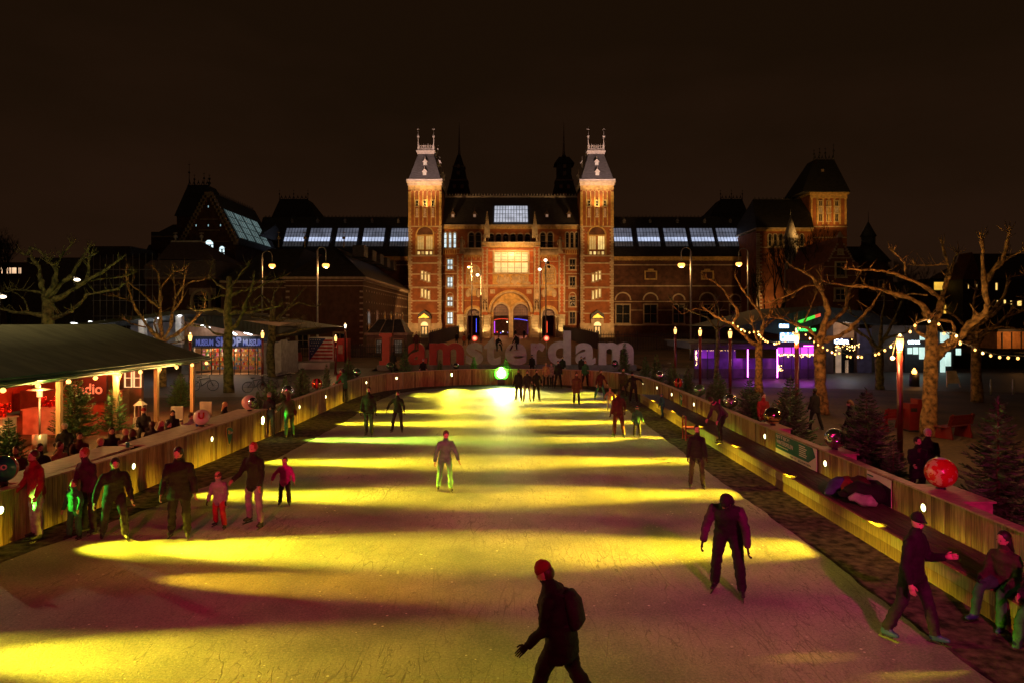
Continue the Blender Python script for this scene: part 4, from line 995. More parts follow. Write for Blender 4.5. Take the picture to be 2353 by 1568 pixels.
def front_tower(mir, lab):
    mx = (lambda a: a) if not mir else (lambda a: 2347.2 - a)
    D = 138.; dep = 7.0
    t = MB()
    def pb(a, b, y0, y1, m=0, pro=0., d=dep): t.pbox(mx(a), mx(b), y0, y1, D, d, m, pro)
    pb(938, 1014, 427, 800, 0)                    # shaft
    for i in range(8):                            # lesenes of the belfry stage
        x = 941.5 + i*9.6; pb(x, x+2.4 if i else x+3, 441, 519, 3, .16, .0)
    pb(938,941,441,519,3,.18,0); pb(1011,1014,441,519,3,.18,0)
    for i in range(7):
        c = mx(947.6 + i*9.6 + .6); arch_ring(t, c, 3.4, 5.0, 441.5, D, 0, 3, .18, n=8)
    pb(938, 1014, 427, 436.4, 3, .20)
    pb(936.5, 1015.5, 421, 427, 1, .45, dep+.4); pb(935, 1017, 416.5, 421, 1, .75, dep+.8)
    for yy, hh in ((519.5,2.6),(586.5,3.2),(603.4,3.2),(628.8,2.6),(659,3.6),(690,3),(719,2.6)):
        pb(937.4, 1014.6, yy, yy+hh, 1, .10 if hh < 3.1 else .22)
    for side in (0, 1):                           # quoins
        y = 523.; k = 0
        while y < 742:
            w_ = 9 if k % 2 else 6.2
            a = (938, 938+w_) if not side else (1014-w_, 1014)
            pb(a[0], a[1], y, y+3.1, 1, .14 + .03*(k % 3)); y += 4.1 if y < 586 else 3.9; k += 1
    pb(937, 1015, 743, 800, 1, .3)
    for r_ in range(3):
        for c_ in range(5):
            if c_ in (1,2,3): continue
            x = mx(944 + c_*13.2 + (2.5 if c_ == 4 else 0)); y = 524 + r_*0
            for a, b in ((-4,-2),(-2,0),(0,-2),(-2,-4)): pass
            t.prism([(gx(x+6*sx, D), D-.08, gz(531+7*sy, D)) for sx, sy in ((-1,0),(0,1),(1,0),(.75,0),(0,.7),(-.75,0))], (0,.08,0), 1)
    tw = t.build("tower", [BR, ST, BRO, STY], MU)
    r_ = MB(); e = .5
    Z0 = gz(416.5, D); Z1 = gz(349, D); xa, xb = sorted((gx(mx(937.5), D), gx(mx(1013.5), D)))
    ta, tb = sorted((gx(mx(961), D), gx(mx(997), D)))
    cxm = (xa+xb)/2; hw = (tb-ta)/2
    r_.frustum(xa, xb, D-.4, D+dep+.4, Z0+.05, cxm-hw, cxm+hw, D+dep/2-hw, D+dep/2+hw, Z1)
    ro = r_.build("tower_roof", SL, MU)
    q = MB(); yc = D+dep/2
    q.box(cxm-hw-.2, cxm+hw+.2, yc-hw-.2, yc+hw+.2, Z1, Z1+.45); q.box(cxm-hw-.35, cxm+hw+.35, yc-hw-.35, yc+hw+.35, Z1+.45, Z1+.7)
    q.box(xa-.25, xb+.25, D-.65, D-.3, Z0-.02, Z0+.3)
    q.build("coping", LEAD, ro)
    q = MB(); zb = Z1+.7; zc = zb+1.45
    for yy in (yc-hw-.1, yc+hw):
        cresting(q, cxm-hw, cxm+hw, yy, zb+.1, zc, .42); q.box(cxm-hw, cxm+hw, yy, yy+.06, zc-.55, zc-.45); q.box(cxm-hw, cxm+hw, yy, yy+.06, zb+.3, zb+.42)
        for i in range(6): q.box(cxm-hw+i*hw*.4-.03, cxm-hw+i*hw*.4+.03, yy, yy+.06, zb, zc-.3)
    for xx in (cxm-hw-.05, cxm+hw): cresting(q, yc-hw, yc+hw, xx, zb+.1, zc, .42, 'y'); 
    q.build("roof_cresting", LEAD, ro)
    q = MB()
    for xx in (cxm-hw, cxm+hw):
        finial(q, xx, yc-hw, zb, gz(284, D), .13, .58); finial(q, xx+.45, yc+hw, zb, gz(318, D), .11)
    q.build("pinnacle", LEAD, ro)
    for zz, fy in ((gz(403, D), .22), (gz(378, D), .58)):
        yy = D-.4 + (zz-Z0)/(Z1-Z0)*(dep/2-hw+.4) - .15
        q = MB(); dormer(q, cxm, yy-.15, zz, .72, 1.35, 0, 1); q.build("dormer", [LEAD, glowmat("dormer_shutter_glow", (1.,.75,.5), .35)], ro)  # shutter panel given a glow of its own
    q = MB(); s_ = 1 if not mir else -1; xe = xb if not mir else xa
    for zz in (gz(405, D), gz(376, D)):
        xx = (xe + .1*s_) - s_*(zz-Z0)/(Z1-Z0)*(abs(xe-cxm)-hw)
        q.box(xx-.2, xx+.5*s_, yc-.4, yc+.4, zz, zz+.9); q.prism([(xx-.4, yc-.6, zz+.85), (xx+.7*s_, yc-.6, zz+.85), (xx+.2*s_, yc-.6, zz+1.5)], (0,1.2,0)); q.tube([(xx+.3*s_, yc, zz+1.2), (xx+.3*s_, yc, zz+2.3)], [.07,.03], 5)
    q.build("dormer", LEAD, ro)
    for a in (954.8, 972.8, 990.8):
        wsub(tw, *(sorted((mx(a), mx(a+6.6)))), 461, 474.5, D, DGL, surround=.12, nx=1, ny=2)
        q = MB(); u0, u1 = sorted((mx(a+.6), mx(a+6))); q.pbox(u0, u1, 477, 497.5, D, 0, 1, .10)
        for i in range(9): 
            z = gz(479.5 + i*2.05, D); xl, xr = gx(u0, D), gx(u1, D); xm = (xl+xr)/2
            q.prism([(xl, D-.14, z-.16), (xm, D-.14, z), (xr, D-.14, z-.16), (xr, D-.14, z-.06), (xm, D-.14, z+.10), (xl, D-.14, z-.06)], (0,.04,0), 0)
        q.pbox(u0-1, u1+1, 498, 499.6, D, 0, 0, .22)
        q.build("shutter", [mat("shutter_white", (.75,.68,.6)), mat("shutter_red", (.3,.03,.02))], tw)
    q = MB(); c = mx(976.3); arch_ring(q, c, 18.8, 21.5, 540.5, D, 0, 0, .3, n=20, legs=586); arch_solid(q, c, 18.6, 540.5, 541, D, 0, 1, .05, 18); q.pbox(c-18.6,c+18.6,540,541.6,D,0,0,.2)
    q.build("window_arch", [STY, BRD], tw)
    gl = [LB, LY_] if mir else [LB, LB]
    wsub(tw, c-18.2, c-1.6, 542, 574.5, D, gl[0], nx=3, ny=1, fm=STY); wsub(tw, c+1.6, c+18.2, 542, 574.5, D, gl[1], nx=3, ny=1, fm=STY)
    for i in range(4): wsub(tw, c-18+i*9.3, c-10.6+i*9.3, 577, 586, D, [LY_, LB, LYB, LY_][i if not mir else 3-i], nx=1, ny=1, fm=ST)
    for y0 in (622.5, 663):
        for i in range(3):
            a = 967 + i*7.6; yy = y0 + i*2.6
            x0_, x1_ = sorted((mx(a), mx(a+5.6)))
            wsub(tw, x0_, x1_, yy, yy+20.5, D, LYB if (y0 < 650) else LY_, nx=1, ny=1, surround=.10, fm=STY)
    dr = MB(); c = mx(975.7)
    dr.pbox(c-14.5, c+14.5, 732, 800, D, 0, 0, .5)
    dr.prism([(gx(c-16, D), D-1.0, gz(732.5, D)), (gx(c+16, D), D-1.0, gz(732.5, D)), (gx(c+14, D), D-1.0, gz(722, D)), (gx(c, D), D-1.0, gz(712.5, D)), (gx(c-14, D), D-1.0, gz(722, D))], (0,1.0,0), 1)
    dr.prism([(gx(c-13, D), D-1.06, gz(730.5, D)), (gx(c+13, D), D-1.06, gz(730.5, D)), (gx(c, D), D-1.06, gz(720.5, D))], (0,.06,0), 2)
    arch_solid(dr, c, 8.3, 747.8, 748.3, D, 0, 3, .55); dr.pbox(c-8.3, c+8.3, 748.6, 776, D, 0, 1, .55)
    for s2 in (-1, 1): dr.pbox(c+s2*1.2, c+s2*5.6, 751, 768, D, 0, 4, .60)
    dr.build("door", [ST, IRON, mat("gold_relief", (.7,.45,.1), rough=.4, metal=.6), LYB, LB], MU)
front_tower(False, "left"); front_tower(True, "right")

# central block behind the portal
D = 140.; c_ = MB()
def cb(a, b, y0, y1, m=0, pro=0., dep=14.): c_.pbox(a, b, y0, y1, D, dep, m, pro)
cb(1014.5, 1332.5, 527, 662, 0)
c_.pbox(1014.5, 1055, 662, 800, D, 14, 0); c_.pbox(1292, 1332.5, 662, 800, D, 14, 0)
cb(1014.6, 1332.4, 517, 520.5, 1, .5, 1); cb(1014.7, 1332.3, 520.5, 527, 4, .3, 1); cb(1014.7, 1332.3, 570, 573, 1, .12)
for i in range(46): x = 1018 + i*6.85; cb(x, x+1.6, 521.5, 525.4, 1, .42, 0)
for y in (610, 628, 657, 690, 716): c_.pbox(1014.8, 1049, y, y+2, D, 0, 1, .08); c_.pbox(1298.5, 1332.2, y, y+2, D, 0, 1, .08)
for a in (1017.5, 1298): c_.pbox(a, a+32, 573.5, 585, D, 0, 4, .12); [c_.pbox(a+2+i*5, a+5+i*5, 575.5, 583, D, 0, 0, .16) for i in range(6)]
cbm = c_.build("central_block", [BR, ST, BRO, BRD, STY], MU)
for k_, (a, lit) in enumerate(((1018.5, True), (1299.2, False))):
    for i in range(3):
        x = a + i*10.8 + (1 if lit else 0)
        wsub(cbm, x, x+7.2, 538, 570, D, LW if lit else DGL, nx=1, ny=3, arch=True, surround=.16, fm=WFR if lit else DGF)
for (a, lit) in ((1027.2, True), (1308.2, False)):
    for y0, y1, ar in ((596,619.5,0),(636.5,661,0),(682,704,1),(717,744.5,0)):
        wsub(cbm, a, a+13, y0, y1, D, LW if lit else DGL, nx=2, ny=2, surround=.22, fm=DGF, arch=False, bar=.09)
        if ar:
            q = MB(); arch_ring(q, a+6.5, 6.5, 8.6, 680, D, 0, 0, .22, n=12); q.build("window_arch", ST, cbm)
for x in (1076.5, 1092.5, 1240.5, 1257.5): wsub(cbm, x, x+12.5, 541, 570, D, DGL, nx=1, ny=2, arch=True, surround=.22, fm=DGF)
for i in range(6): wsub(cbm, 1122+i*16.7, 1134.5+i*16.7, 544, 566, D, DGL, nx=1, ny=2, arch=True, surround=.2, fm=DGF)
rf = MB(); Zb = gz(517.5, D); Yr = 147.; Zr = H + (HZ-454)*Yr/F
X0, X1 = gx(1014, D), gx(1333, D)
rf.prism([(X0, D-.3, Zb), (X0, Yr, Zr), (X0, Yr+3.2, Zr), (X0, Yr+10, Zb)], (X1-X0, 0, 0))
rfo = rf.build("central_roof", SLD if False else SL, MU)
q = MB(); cresting(q, X0+.1, X1-.1, Yr, Zr+.12, Zr+.95, .62, t=.06); q.box(X0, X1, Yr-.05, Yr+.2, Zr, Zr+.2); q.build("roof_cresting", LEAD, rfo)
def on_roof(px, py):      # point of the front slope behind a measured spot
    k = (Yr-D+.3)/(Zr-Zb); z_ = 0; Y = D
    for _ in range(12):
        z = gz(py, Y); Y = D-.3 + (z-Zb)*k
    return Vector((gx(px, Y), Y, z)), Vector((0, k, 1)).normalized()
pa, sl_ = on_roof(1134.6, 511.8); pb_, _ = on_roof(1213, 474)
q = MB(); nrm = Vector((0,-1,.0)) * .06; up_ = sl_; Lh = (pb_.z-pa.z)/sl_.z; Wd = on_roof(1213, 511.8)[0].x - pa.x
o_ = pa + Vector((0,-.12,.06))
q.prism([o_, o_+Vector((Wd,0,0)), o_+Vector((Wd,0,0))+up_*Lh, o_+up_*Lh], (0,.1,0), 1)
for i in range(13): x = Wd*i/12; q.prism([o_+Vector((x-.05,-.04,0)), o_+Vector((x+.05,-.04,0)), o_+Vector((x+.05,-.04,0))+up_*Lh, o_+Vector((x-.05,-.04,0))+up_*Lh], (0,.04,0), 0)
for j in range(5): z = Lh*j/4; q.prism([o_+up_*(z-.05)+Vector((-.15,-.045,0)), o_+up_*(z-.05)+Vector((Wd+.15,-.045,0)), o_+up_*(z+.07)+Vector((Wd+.15,-.045,0)), o_+up_*(z+.07)+Vector((-.15,-.045,0))], (0,.04,0), 0)
q.build("skylight", [IRON, SKYC], rfo)
DOM = glowmat("roof_shutter_glow", (1.,.55,.35), .22)  # shutters given a faint glow of their own
for x in (1040.7, 1090.4, 1256, 1306.5):
    p, _ = on_roof(x, 500); q = MB(); dormer(q, p.x, p.y-.5, p.z-.1, .75, 1.5, 0, 1); q.build("dormer", [mat("dormer_wood", (.14,.09,.07)), DOM], rfo)

# portal
D = 135.; PT = MB()
wall_arches(PT, 1050, 1297.5, 662, 792, [(1088, 14.6, 724.5), (1172.7, 45.5, 718), (1259.8, 14.6, 724.5)], D, 5., 0)
PT.pbox(1050, 1297.5, 586, 662, D, 5, 0); PT.pbox(1108, 1239, 569.5, 586, D, 5, 0)
PT.pbox(1066, 1107, 586, 654, D, 0, 2, .05); PT.pbox(1240, 1282, 586, 654, D, 0, 2, .05); PT.pbox(1121, 1226, 572, 655, D, 0, 2, .05)
for a, b, y0, y1, m, pr in ((1049.5,1298,654.5,658.5,1,.35),(1049.5,1298,658.5,662,3,.2),(1107,1240,559.5,569,3,.35),(1106,1241,557,559.5,1,.6),
        (1065,1107.5,600,602,1,.1),(1240,1283,600,602,1,.1),(1065,1107.5,628,629.5,1,.1),(1240,1283,628,629.5,1,.1),(1121,1226,576,577.5,1,.1),
        (1065,1107.5,690,691.6,3,.12),(1240,1283,690,691.6,3,.12),(1121,1133.8,602,603.5,1,.1),(1213.6,1226,602,603.5,1,.1),(1121,1131,628,630,1,.1),(1216,1226,628,630,1,.1)):
    PT.pbox(a, b, y0, y1, D, 0, m, pr)
for i in range(36): x = 1109 + i*3.62; PT.pbox(x, x+1.5, 560.5, 567, D, 0, 1, .45)
for i in range(40): x = 1122 + i*2.6; PT.pbox(x, x+1.3, 659, 661.5, D, 0, 0, .26)
PT.pbox(1066, 1107, 586, 590, D, 0, 3, .15); PT.pbox(1240, 1282, 586, 590, D, 0, 3, .15)
for i in range(8):
    for a in (1066.5, 1240.5): PT.pbox(a+i*5.1, a+2.6+i*5.1, 590, 590+(3+4*(i % 2)), D, 0, 3, .12)
pt = PT.build("portal", [BR, ST, BRO, STY], MU)
for a, b, d_ in ((1050,1064.5,.5),(1282.8,1297.5,.5),(1107.6,1120.8,.9),(1226,1239.2,.9)):
    q = MB()       # a pier, quoined
    top = 584 if d_ == .5 else 569
    q.pbox(a, b, top, 724, D, 0, 0, d_)
    q.pbox(a-1.2, b+1.2, top-1.5, top, D, 0, 1, d_+.25); q.pbox(a-.8, b+.8, 654.5, 658, D, 0, 1, d_+.15)
    y = top+3; k = 0
    while y < 718:
        w_ = 5.2 if k % 2 else 3.2; 
        q.pbox(a-.2, a+w_, y, y+3.6, D, 0, 1, d_+.05); q.pbox(b-w_, b+.2, y, y+3.6, D, 0, 1, d_+.05); y += 3.75; k += 1
    q.build("pier", [BRO, ST], pt)
for a, b, cs_ in ((1050,1072.8,(1066.5,1071.5)),(1103.2,1126.8,(1104.6,1109.6,1125.8)),(1218.6,1244.4,(1219.8,1238,1243)),(1275,1297.5,(1276.5,1281.5))):
    q = MB()       # pale ashlar foot with half columns
    q.pbox(a, b, 724, 792, D, 0, 0, .35); q.pbox(a-.8, b+.8, 722.5, 726, D, 0, 0, .55)
    for i in range(7): q.pbox(a+.02, b-.02, 731+i*6.5, 731.5+i*6.5, D, 0, 1, .36)
    for x in cs_:
        X_ = gx(x, D); q.cyl((X_, D-.5, gz(790, D)), .17, gz(729, D)-gz(790, D), 10); q.cyl((X_, D-.5, gz(729, D)), .18, .35, 10, r2=.32)
    q.build("ashlar_foot", [ST, BRD], pt)
for cx, r0, r1, ys in ((1088,14.6,22.5,724.5),(1259.8,14.6,22.5,724.5),(1172.7,45.5,51.5,718)):
    q = MB(); arch_ring(q, cx, r0, (r0+r1)/2-.3, ys, D, .6, 0, .30, n=24); arch_ring(q, cx, (r0+r1)/2, r1, ys, D, 0, 1, .48, n=24)
    q.build("arch_moulding", [ST, STY], pt)
# inside the big arch: twin arches and glazing
q = MB(); wall_arches(q, 1127.5, 1218, 672, 792, [(1151, 17.5, 716.5), (1196.3, 17.5, 716.5)], D+1.2, .6, 0)
arch_ring(q, 1151, 17.5, 21.8, 716.5, D+1.2, 0, 1, .25, n=20); arch_ring(q, 1196.3, 17.5, 21.8, 716.5, D+1.2, 0, 1, .25, n=20); q.pbox(1168.5,1178.8,716,792,D+1.2,0,1,.3)
q.build("twin_arch", [STY, ST], pt)
GLZ = glowmat("passage_glass_glow", (1.,.36,.14), .06, var=.6, scale=.9, col=(.1,.06,.04))
for cx, hw, ys, Dd in ((1151,17.5,716.5,D+2.),(1196.3,17.5,716.5,D+2.),(1088,14.6,724.5,D+1.5),(1259.8,14.6,724.5,D+1.5)):
    q = MB(); arch_solid(q, cx, hw+1, ys, 725.5, Dd, .05, 1)
    for i in range(9): x = cx-hw + hw*2*i/8; t_ = ys - math.sqrt(max(0, hw*hw-(x-cx)**2)); q.pbox(x-.25, x+.25, t_, 726, Dd, 0, 0, .06)
    for y in (706, 712, 719, 725): q.pbox(cx-hw, cx+hw, y, y+.6, Dd, 0, 0, .055)
    q.pbox(cx-hw, cx-hw+1.6, 726, 790, Dd, 0, 0, .1); q.pbox(cx+hw-1.6, cx+hw, 726, 790, Dd, 0, 0, .1)
    q.build("passage_screen", [IRON, GLZ], pt)
# the vaulted passage behind
q = MB(); q.box(gx(1060,D), gx(1288,D), D+22, D+22.3, 0, 9); q.box(gx(1060,D)-.3, gx(1060,D), D+5, D+22, 0, 9); q.box(gx(1288,D), gx(1288,D)+.3, D+5, D+22, 0, 9); q.box(gx(1060,D), gx(1288,D), D+5, D+22, 8.2, 8.5)
for x in (1112, 1172.7, 1234): q.box(gx(x,D)-.5, gx(x,D)+.5, D+8, D+20, 0, 8.2)
q.build("passage_hall", mat("passage_dark", (.16,.09,.05), rough=.8), pt)
rl = glowmat("red_light_chain", (1.,.06,.02), 2.2); bl = glowmat("blue_light_chain", (.06,.10,1.), 1.8); pl = glowmat("purple_light_tube", (.6,.05,1.), 1.3); wl = glowmat("small_white_lamp", (1.,.8,.5), 5.)
q = MB()
for i in range(13):
    q.ball(W(1135+i*2.6, 735 - 1.6*math.sin(i/12*3.1) - i*.12, D+6), .075, nu=6, nv=4, m=0)
    q.ball(W(1182+i*2.6, 733 + 1.4*(i/12)**2*3, D+6), .085, nu=6, nv=4, m=1)
for x, y0, y1 in ((1136,738,765),(1213,742,768)): q.pbox(x-.9, x+.9, y0, y1, D+6, .1, 2)
for x, y0, y1, m in ((1094,732,764,1),(1256.5,738,765,0)): q.pbox(x-.5, x+.5, y0, y1, D+7, .1, m)
for x, y in ((1142,763),(1150,765),(1155,762),(1167,764),(1178,763),(1206,762),(1165,740)): q.ball(W(x, y, D+8), .12, nu=6, nv=4, m=rnd.choice([0,1,3,3]))
q.build("coloured_lights", [rl, bl, pl, wl], pt)
# big lit window, relief
wsub(pt, 1134.6, 1213.2, 578, 627.5, D, LYB, nx=1, ny=1, surround=.25, fm=ST)
q = MB()
for i in range(5):
    a = 1136.2 + i*15.6
    for y0, y1 in ((580,600.5),(604,627)):
        for j in range(5): q.pbox(a-.12+j*3.2, a+.12+j*3.2, y0, y1, D, 0, 1, .14)
        q.pbox(a, a+12.8, (y0+y1)/2, (y0+y1)/2+.5, D, 0, 1, .14); q.pbox(a, a+12.8, y1-4, y1-3.6, D, 0, 1, .14)
    q.pbox(a-1.6, a-.4, 578, 627.5, D, 0, 0, .26)
    for j in range(3): arch_ring(q, a+2.6+j*3.9, 1.3, 1.9, 584, D, 0, 0, .2, n=6)
q.pbox(1135,1213,600.6,603.6,D,0,0,.27); q.pbox(1135,1213,578,580,D,0,0,.25)
q.build("window_tracery", [STY, IRON], pt)
q = MB(); arch_ring(q, 1173, 20, 23, 640, D+.0, 0, 0, .15)
q = MB(); q.pbox(1131.5, 1214.5, 630, 654, D, 0, 0, .30)
for i in range(34):
    x = rnd.uniform(1134, 1212); s_ = rnd.uniform(.28,.42); p = W(x, rnd.uniform(640, 648), D-.32)
    q.ball(p, s_*.5, .16, s_*1.5, 8, 6, m=1); q.ball(p + Vector((rnd.uniform(-.1,.1), 0, s_*1.6)), .17, nu=6, nv=5, m=1)
    q.ball(p + Vector((rnd.uniform(-.5,.5), 0, -s_*.9)), s_*.9, .14, .25, 8, 5, m=1)
q.pbox(1146.5,1148,630,654,D,0,0,.5); q.pbox(1198,1199.5,630,654,D,0,0,.5)
q.build("relief_frieze", [STY, ST], pt)
for cx in (1087, 1261):
    q = MB(); q.pbox(cx-14, cx+14, 666, 680, D, 0, 0, .2); q.pbox(cx-11, cx+11, 663, 668, D, 0, 1, .3); q.prism([(gx(cx-7,D), D-.3, gz(664,D)), (gx(cx+7,D), D-.3, gz(664,D)), (gx(cx,D), D-.3, gz(656,D))], (0,.3,0), 1)
    for i in range(4): q.pbox(cx-9, cx+9, 669+i*2.4, 670+i*2.4, D, 0, 1, .26)
    for sx in (-1,1): q.ball(W(cx+sx*12, 674, D-.3), .5, .2, .8, 8, 6, m=1)
    q.build("coat_of_arms", [STY, ST], pt)
    q = MB(); arch_ring(q, cx, 14, 16.6, 624, D, 0, 1, .25, n=18, legs=654); arch_solid(q, cx, 14, 624, 653.5, D, 0, 0, .10, 18)
    for j in range(6):
        for i in range(5): q.ball(W(cx-9+i*4.5+(j % 2), 617+j*6, D-.1), .22, .12, .26, 6, 4, m=1)
    q.build("arched_relief", [STY, ST], pt)
for cx in (1131.6, 1215): q = MB(); q.pbox(cx-5.5, cx+5.5, 665.5, 675, D, 0, 0, .2); q.ball(W(cx, 670, D-.2), .35, .2, .3, 8, 6); q.build("stone_shield", ST, pt)
def statue_mb(x, y, z, h, arm=1):
    q = MB(); q.box(x-.3*h/2, x+.3*h/2, y-.3, y+.3, z, z+.12*h)
    q.loft([((x,y,z+.12*h),(1,0,0),(0,1,0),.13*h,.1*h), ((x,y,z+.35*h),(1,0,0),(0,1,0),.1*h,.08*h), ((x,y,z+.55*h),(1,0,0),(0,1,0),.085*h,.07*h), ((x,y,z+.75*h),(1,0,0),(0,1,0),.12*h,.07*h), ((x,y,z+.82*h),(1,0,0),(0,1,0),.04*h,.04*h)], n=10)
    q.ball((x+.01*h,y,z+.9*h), .062*h, nu=8, nv=6)
    q.tube([(x+arm*.1*h,y,z+.77*h),(x+arm*.2*h,y-.08*h,z+.62*h),(x+arm*.14*h,y-.16*h,z+.72*h)], [.035*h,.03*h,.02*h], 6)
    q.tube([(x-arm*.1*h,y,z+.77*h),(x-arm*.17*h,y,z+.58*h),(x-arm*.12*h,y-.08*h,z+.45*h)], [.035*h,.03*h,.02*h], 6)
    return q
for cx, yb, yt, ar in ((1113.5,558,533,1),(1233.5,558,533,-1),(1060.5,582.5,542,-1),(1286.8,582.5,542,1)):
    z0_ = gz(yb, D); statue_mb(gx(cx, D), D-.1, z0_, gz(yt, D)-z0_, ar).build("statue", ST, pt)
for cx in (1118.2, 1229):
    q = MB(); X_ = gx(cx, D); q.box(X_-.55, X_+.55, D+.9, D+2.0, gz(545,D), gz(520,D)); q.frustum(X_-.5,X_+.5,D+.9,D+1.9,gz(520,D),X_-.3,X_+.3,D+1.1,D+1.7,gz(508,D))
    q.frustum(X_-.28,X_+.28,D+1.1,D+1.7,gz(508,D),X_-.04,X_+.04,D+1.36,D+1.44,gz(486,D)); q.ball((X_, D+1.4, gz(485,D)), .14, nu=8, nv=6)
    for i in range(5): q.box(X_-.34+i*.045, X_+.34-i*.045, D+1.05+i*.04, D+1.75-i*.04, gz(507-i*4,D), gz(506-i*4,D))
    q.build("stone_pinnacle", ST, pt)
for a, b in ((1065,1107),(1241,1283)):
    q = MB(); q.pbox(a, b, 569.5, 572, D, .4, 0, .1); q.pbox(a, b, 580.5, 586, D, .4, 0, .1)
    n = 13
    for i in range(n):
        X_ = gx(a + (b-a)*(i+.5)/n, D); z0_ = gz(580.5, D); z1_ = gz(572, D); q.tube([(X_,D+.1,z0_),(X_,D+.1,(z0_*2+z1_)/3),(X_,D+.1,z1_)], [.07,.13,.06], 6)
    q.build("balustrade", ST, pt)
for cx in (1114.2, 1232.6):
    q = MB(); q.pbox(cx-5, cx+5, 688, 716, D, 0, 1, .95); arch_ring(q, cx, 3.6, 5, 694, D, 0, 0, 1.15, n=8); q.prism([(gx(cx-5,D), D-1.2, gz(688,D)), (gx(cx+5,D), D-1.2, gz(688,D)), (gx(cx,D), D-1.2, gz(655,D))], (0,.4,0), 0)
    q.pbox(cx-5, cx+5, 714, 717, D, 0, 0, 1.3); s2 = statue_mb(gx(cx,D), D-1.15, gz(714,D), 1.9); q.add(s2.v, s2.f, 0); q.build("niche", [ST, BRD], pt)

# wings
def wing(x0, x1, lights_px, lab, right):
    D = 143.; q = MB(); q.pbox(x0, x1, 592, 800, D, 12, 0)
    q.pbox(x0, x1, 590, 592.5, D, 0, 2, .5); q.pbox(x0, x1, 592.5, 598, D, 0, 2, .25); q.pbox(x0, x1, 608, 610, D, 0, 1, .06); q.pbox(x0, x1, 656, 658.5, D, 0, 1, .08); q.pbox(x0, x1, 692, 694, D, 0, 1, .06); q.pbox(x0, x1, 712, 713.5, D, 0, 1, .05); q.pbox(x0, x1, 745, 748, D, 0, 1, .15)
    i = x0
    while i < x1 - 2: q.pbox(i, i+1.1, 598, 600, D, 0, 2, .2); i += 3.2
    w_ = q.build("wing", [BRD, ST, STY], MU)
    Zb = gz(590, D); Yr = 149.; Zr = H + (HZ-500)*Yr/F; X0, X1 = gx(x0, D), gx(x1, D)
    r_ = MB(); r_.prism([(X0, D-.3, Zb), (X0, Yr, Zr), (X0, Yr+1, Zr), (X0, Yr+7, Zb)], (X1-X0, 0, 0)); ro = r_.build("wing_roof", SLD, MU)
    q = MB(); cresting(q, X0+.2, X1-.2, Yr, Zr, Zr+.5, .8, t=.04); q.build("roof_cresting", IRON, ro)
    k = (Yr-D+.3)/(Zr-Zb)
    def on(px, py):
        Y = D
        for _ in range(14): Y = D-.3 + (gz(py, Y)-Zb)*k
        return Vector((gx(px, Y), Y, gz(py, Y)))
    for a, b in lights_px:
        lo = on(a, 567.5); wd = on(b, 567.5).x - lo.x; z1 = on(a, 525); up = Vector((0, k, 1)).normalized(); Lh = (z1.z-lo.z)/up.z
        o_ = lo + Vector((0,-.14,.05)); q = MB()
        cuts = [(0,.27,2),(.27,.52,0),(.52,1,1)]  # falloff of the inside light put into three rows of glow
        for c0, c1, m in cuts: q.prism([o_+up*Lh*c0, o_+up*Lh*c0+Vector((wd,0,0)), o_+up*Lh*c1+Vector((wd,0,0)), o_+up*Lh*c1], (0,.1,0), m+1)
        for i in range(8): x = wd*i/7; q.prism([o_+Vector((x-.045,-.04,0)), o_+Vector((x+.045,-.04,0)), o_+Vector((x+.045,-.04,0))+up*Lh, o_+Vector((x-.045,-.04,0))+up*Lh], (0,.04,0), 0)
        for j in (0,.27,.52,.76,1): q.prism([o_+up*(Lh*j-.05)+Vector((-.05,-.045,0)), o_+up*(Lh*j-.05)+Vector((wd+.05,-.045,0)), o_+up*(Lh*j+.06)+Vector((wd+.05,-.045,0)), o_+up*(Lh*j+.06)+Vector((-.05,-.045,0))], (0,.04,0), 0)
        q.build("skylight", [IRON, SKY1, SKY2, SKY3], ro)
        p = on((a+b)/2, 512); q = MB(); dormer(q, p.x, p.y-.4, p.z-.1, .5, 1.0, 0, 0); q.build("dormer", mat("dormer_grey", (.2,.19,.2)), ro)
    return w_
wl_ = wing(580, 937.5, [(648.6,696),(705.7,755),(768.6,818),(830,880),(894,937)], "l", False)
wr_ = wing(1409.5, 1745, [(1412,1454.7),(1467,1518),(1529,1581.5),(1591,1644),(1652,1702)], "r", True)
for a, b, gl in ((1414.6,1446.7,DGL),(1479,1509,DGL),(1546,1571,DGL),(1608,1640,DGL),(1676,1700,DGL)):
    wsub(wr_, a, b, 692+8, 743, 143., gl, nx=2, ny=2, fm=WFR, surround=.18); q = MB(); arch_ring(q, (a+b)/2, (b-a)/2, (b-a)/2+3, 690, 143., 0, 0, .2, n=14); q.build("window_arch", ST, wr_)
for a in (1480, 1610):
    q = MB(); q.pbox(a, a+29, 622, 625, 143., 0, 0, .2); q.pbox(a, a+29, 640, 643, 143., 0, 0, .2); q.pbox(a, a+3, 625, 640, 143., 0, 0, .2); q.pbox(a+26, a+29, 625, 640, 143., 0, 0, .2); q.pbox(a+8, a+21, 618, 622, 143., 0, 0, .2); q.build("wall_panel", STY, wr_)
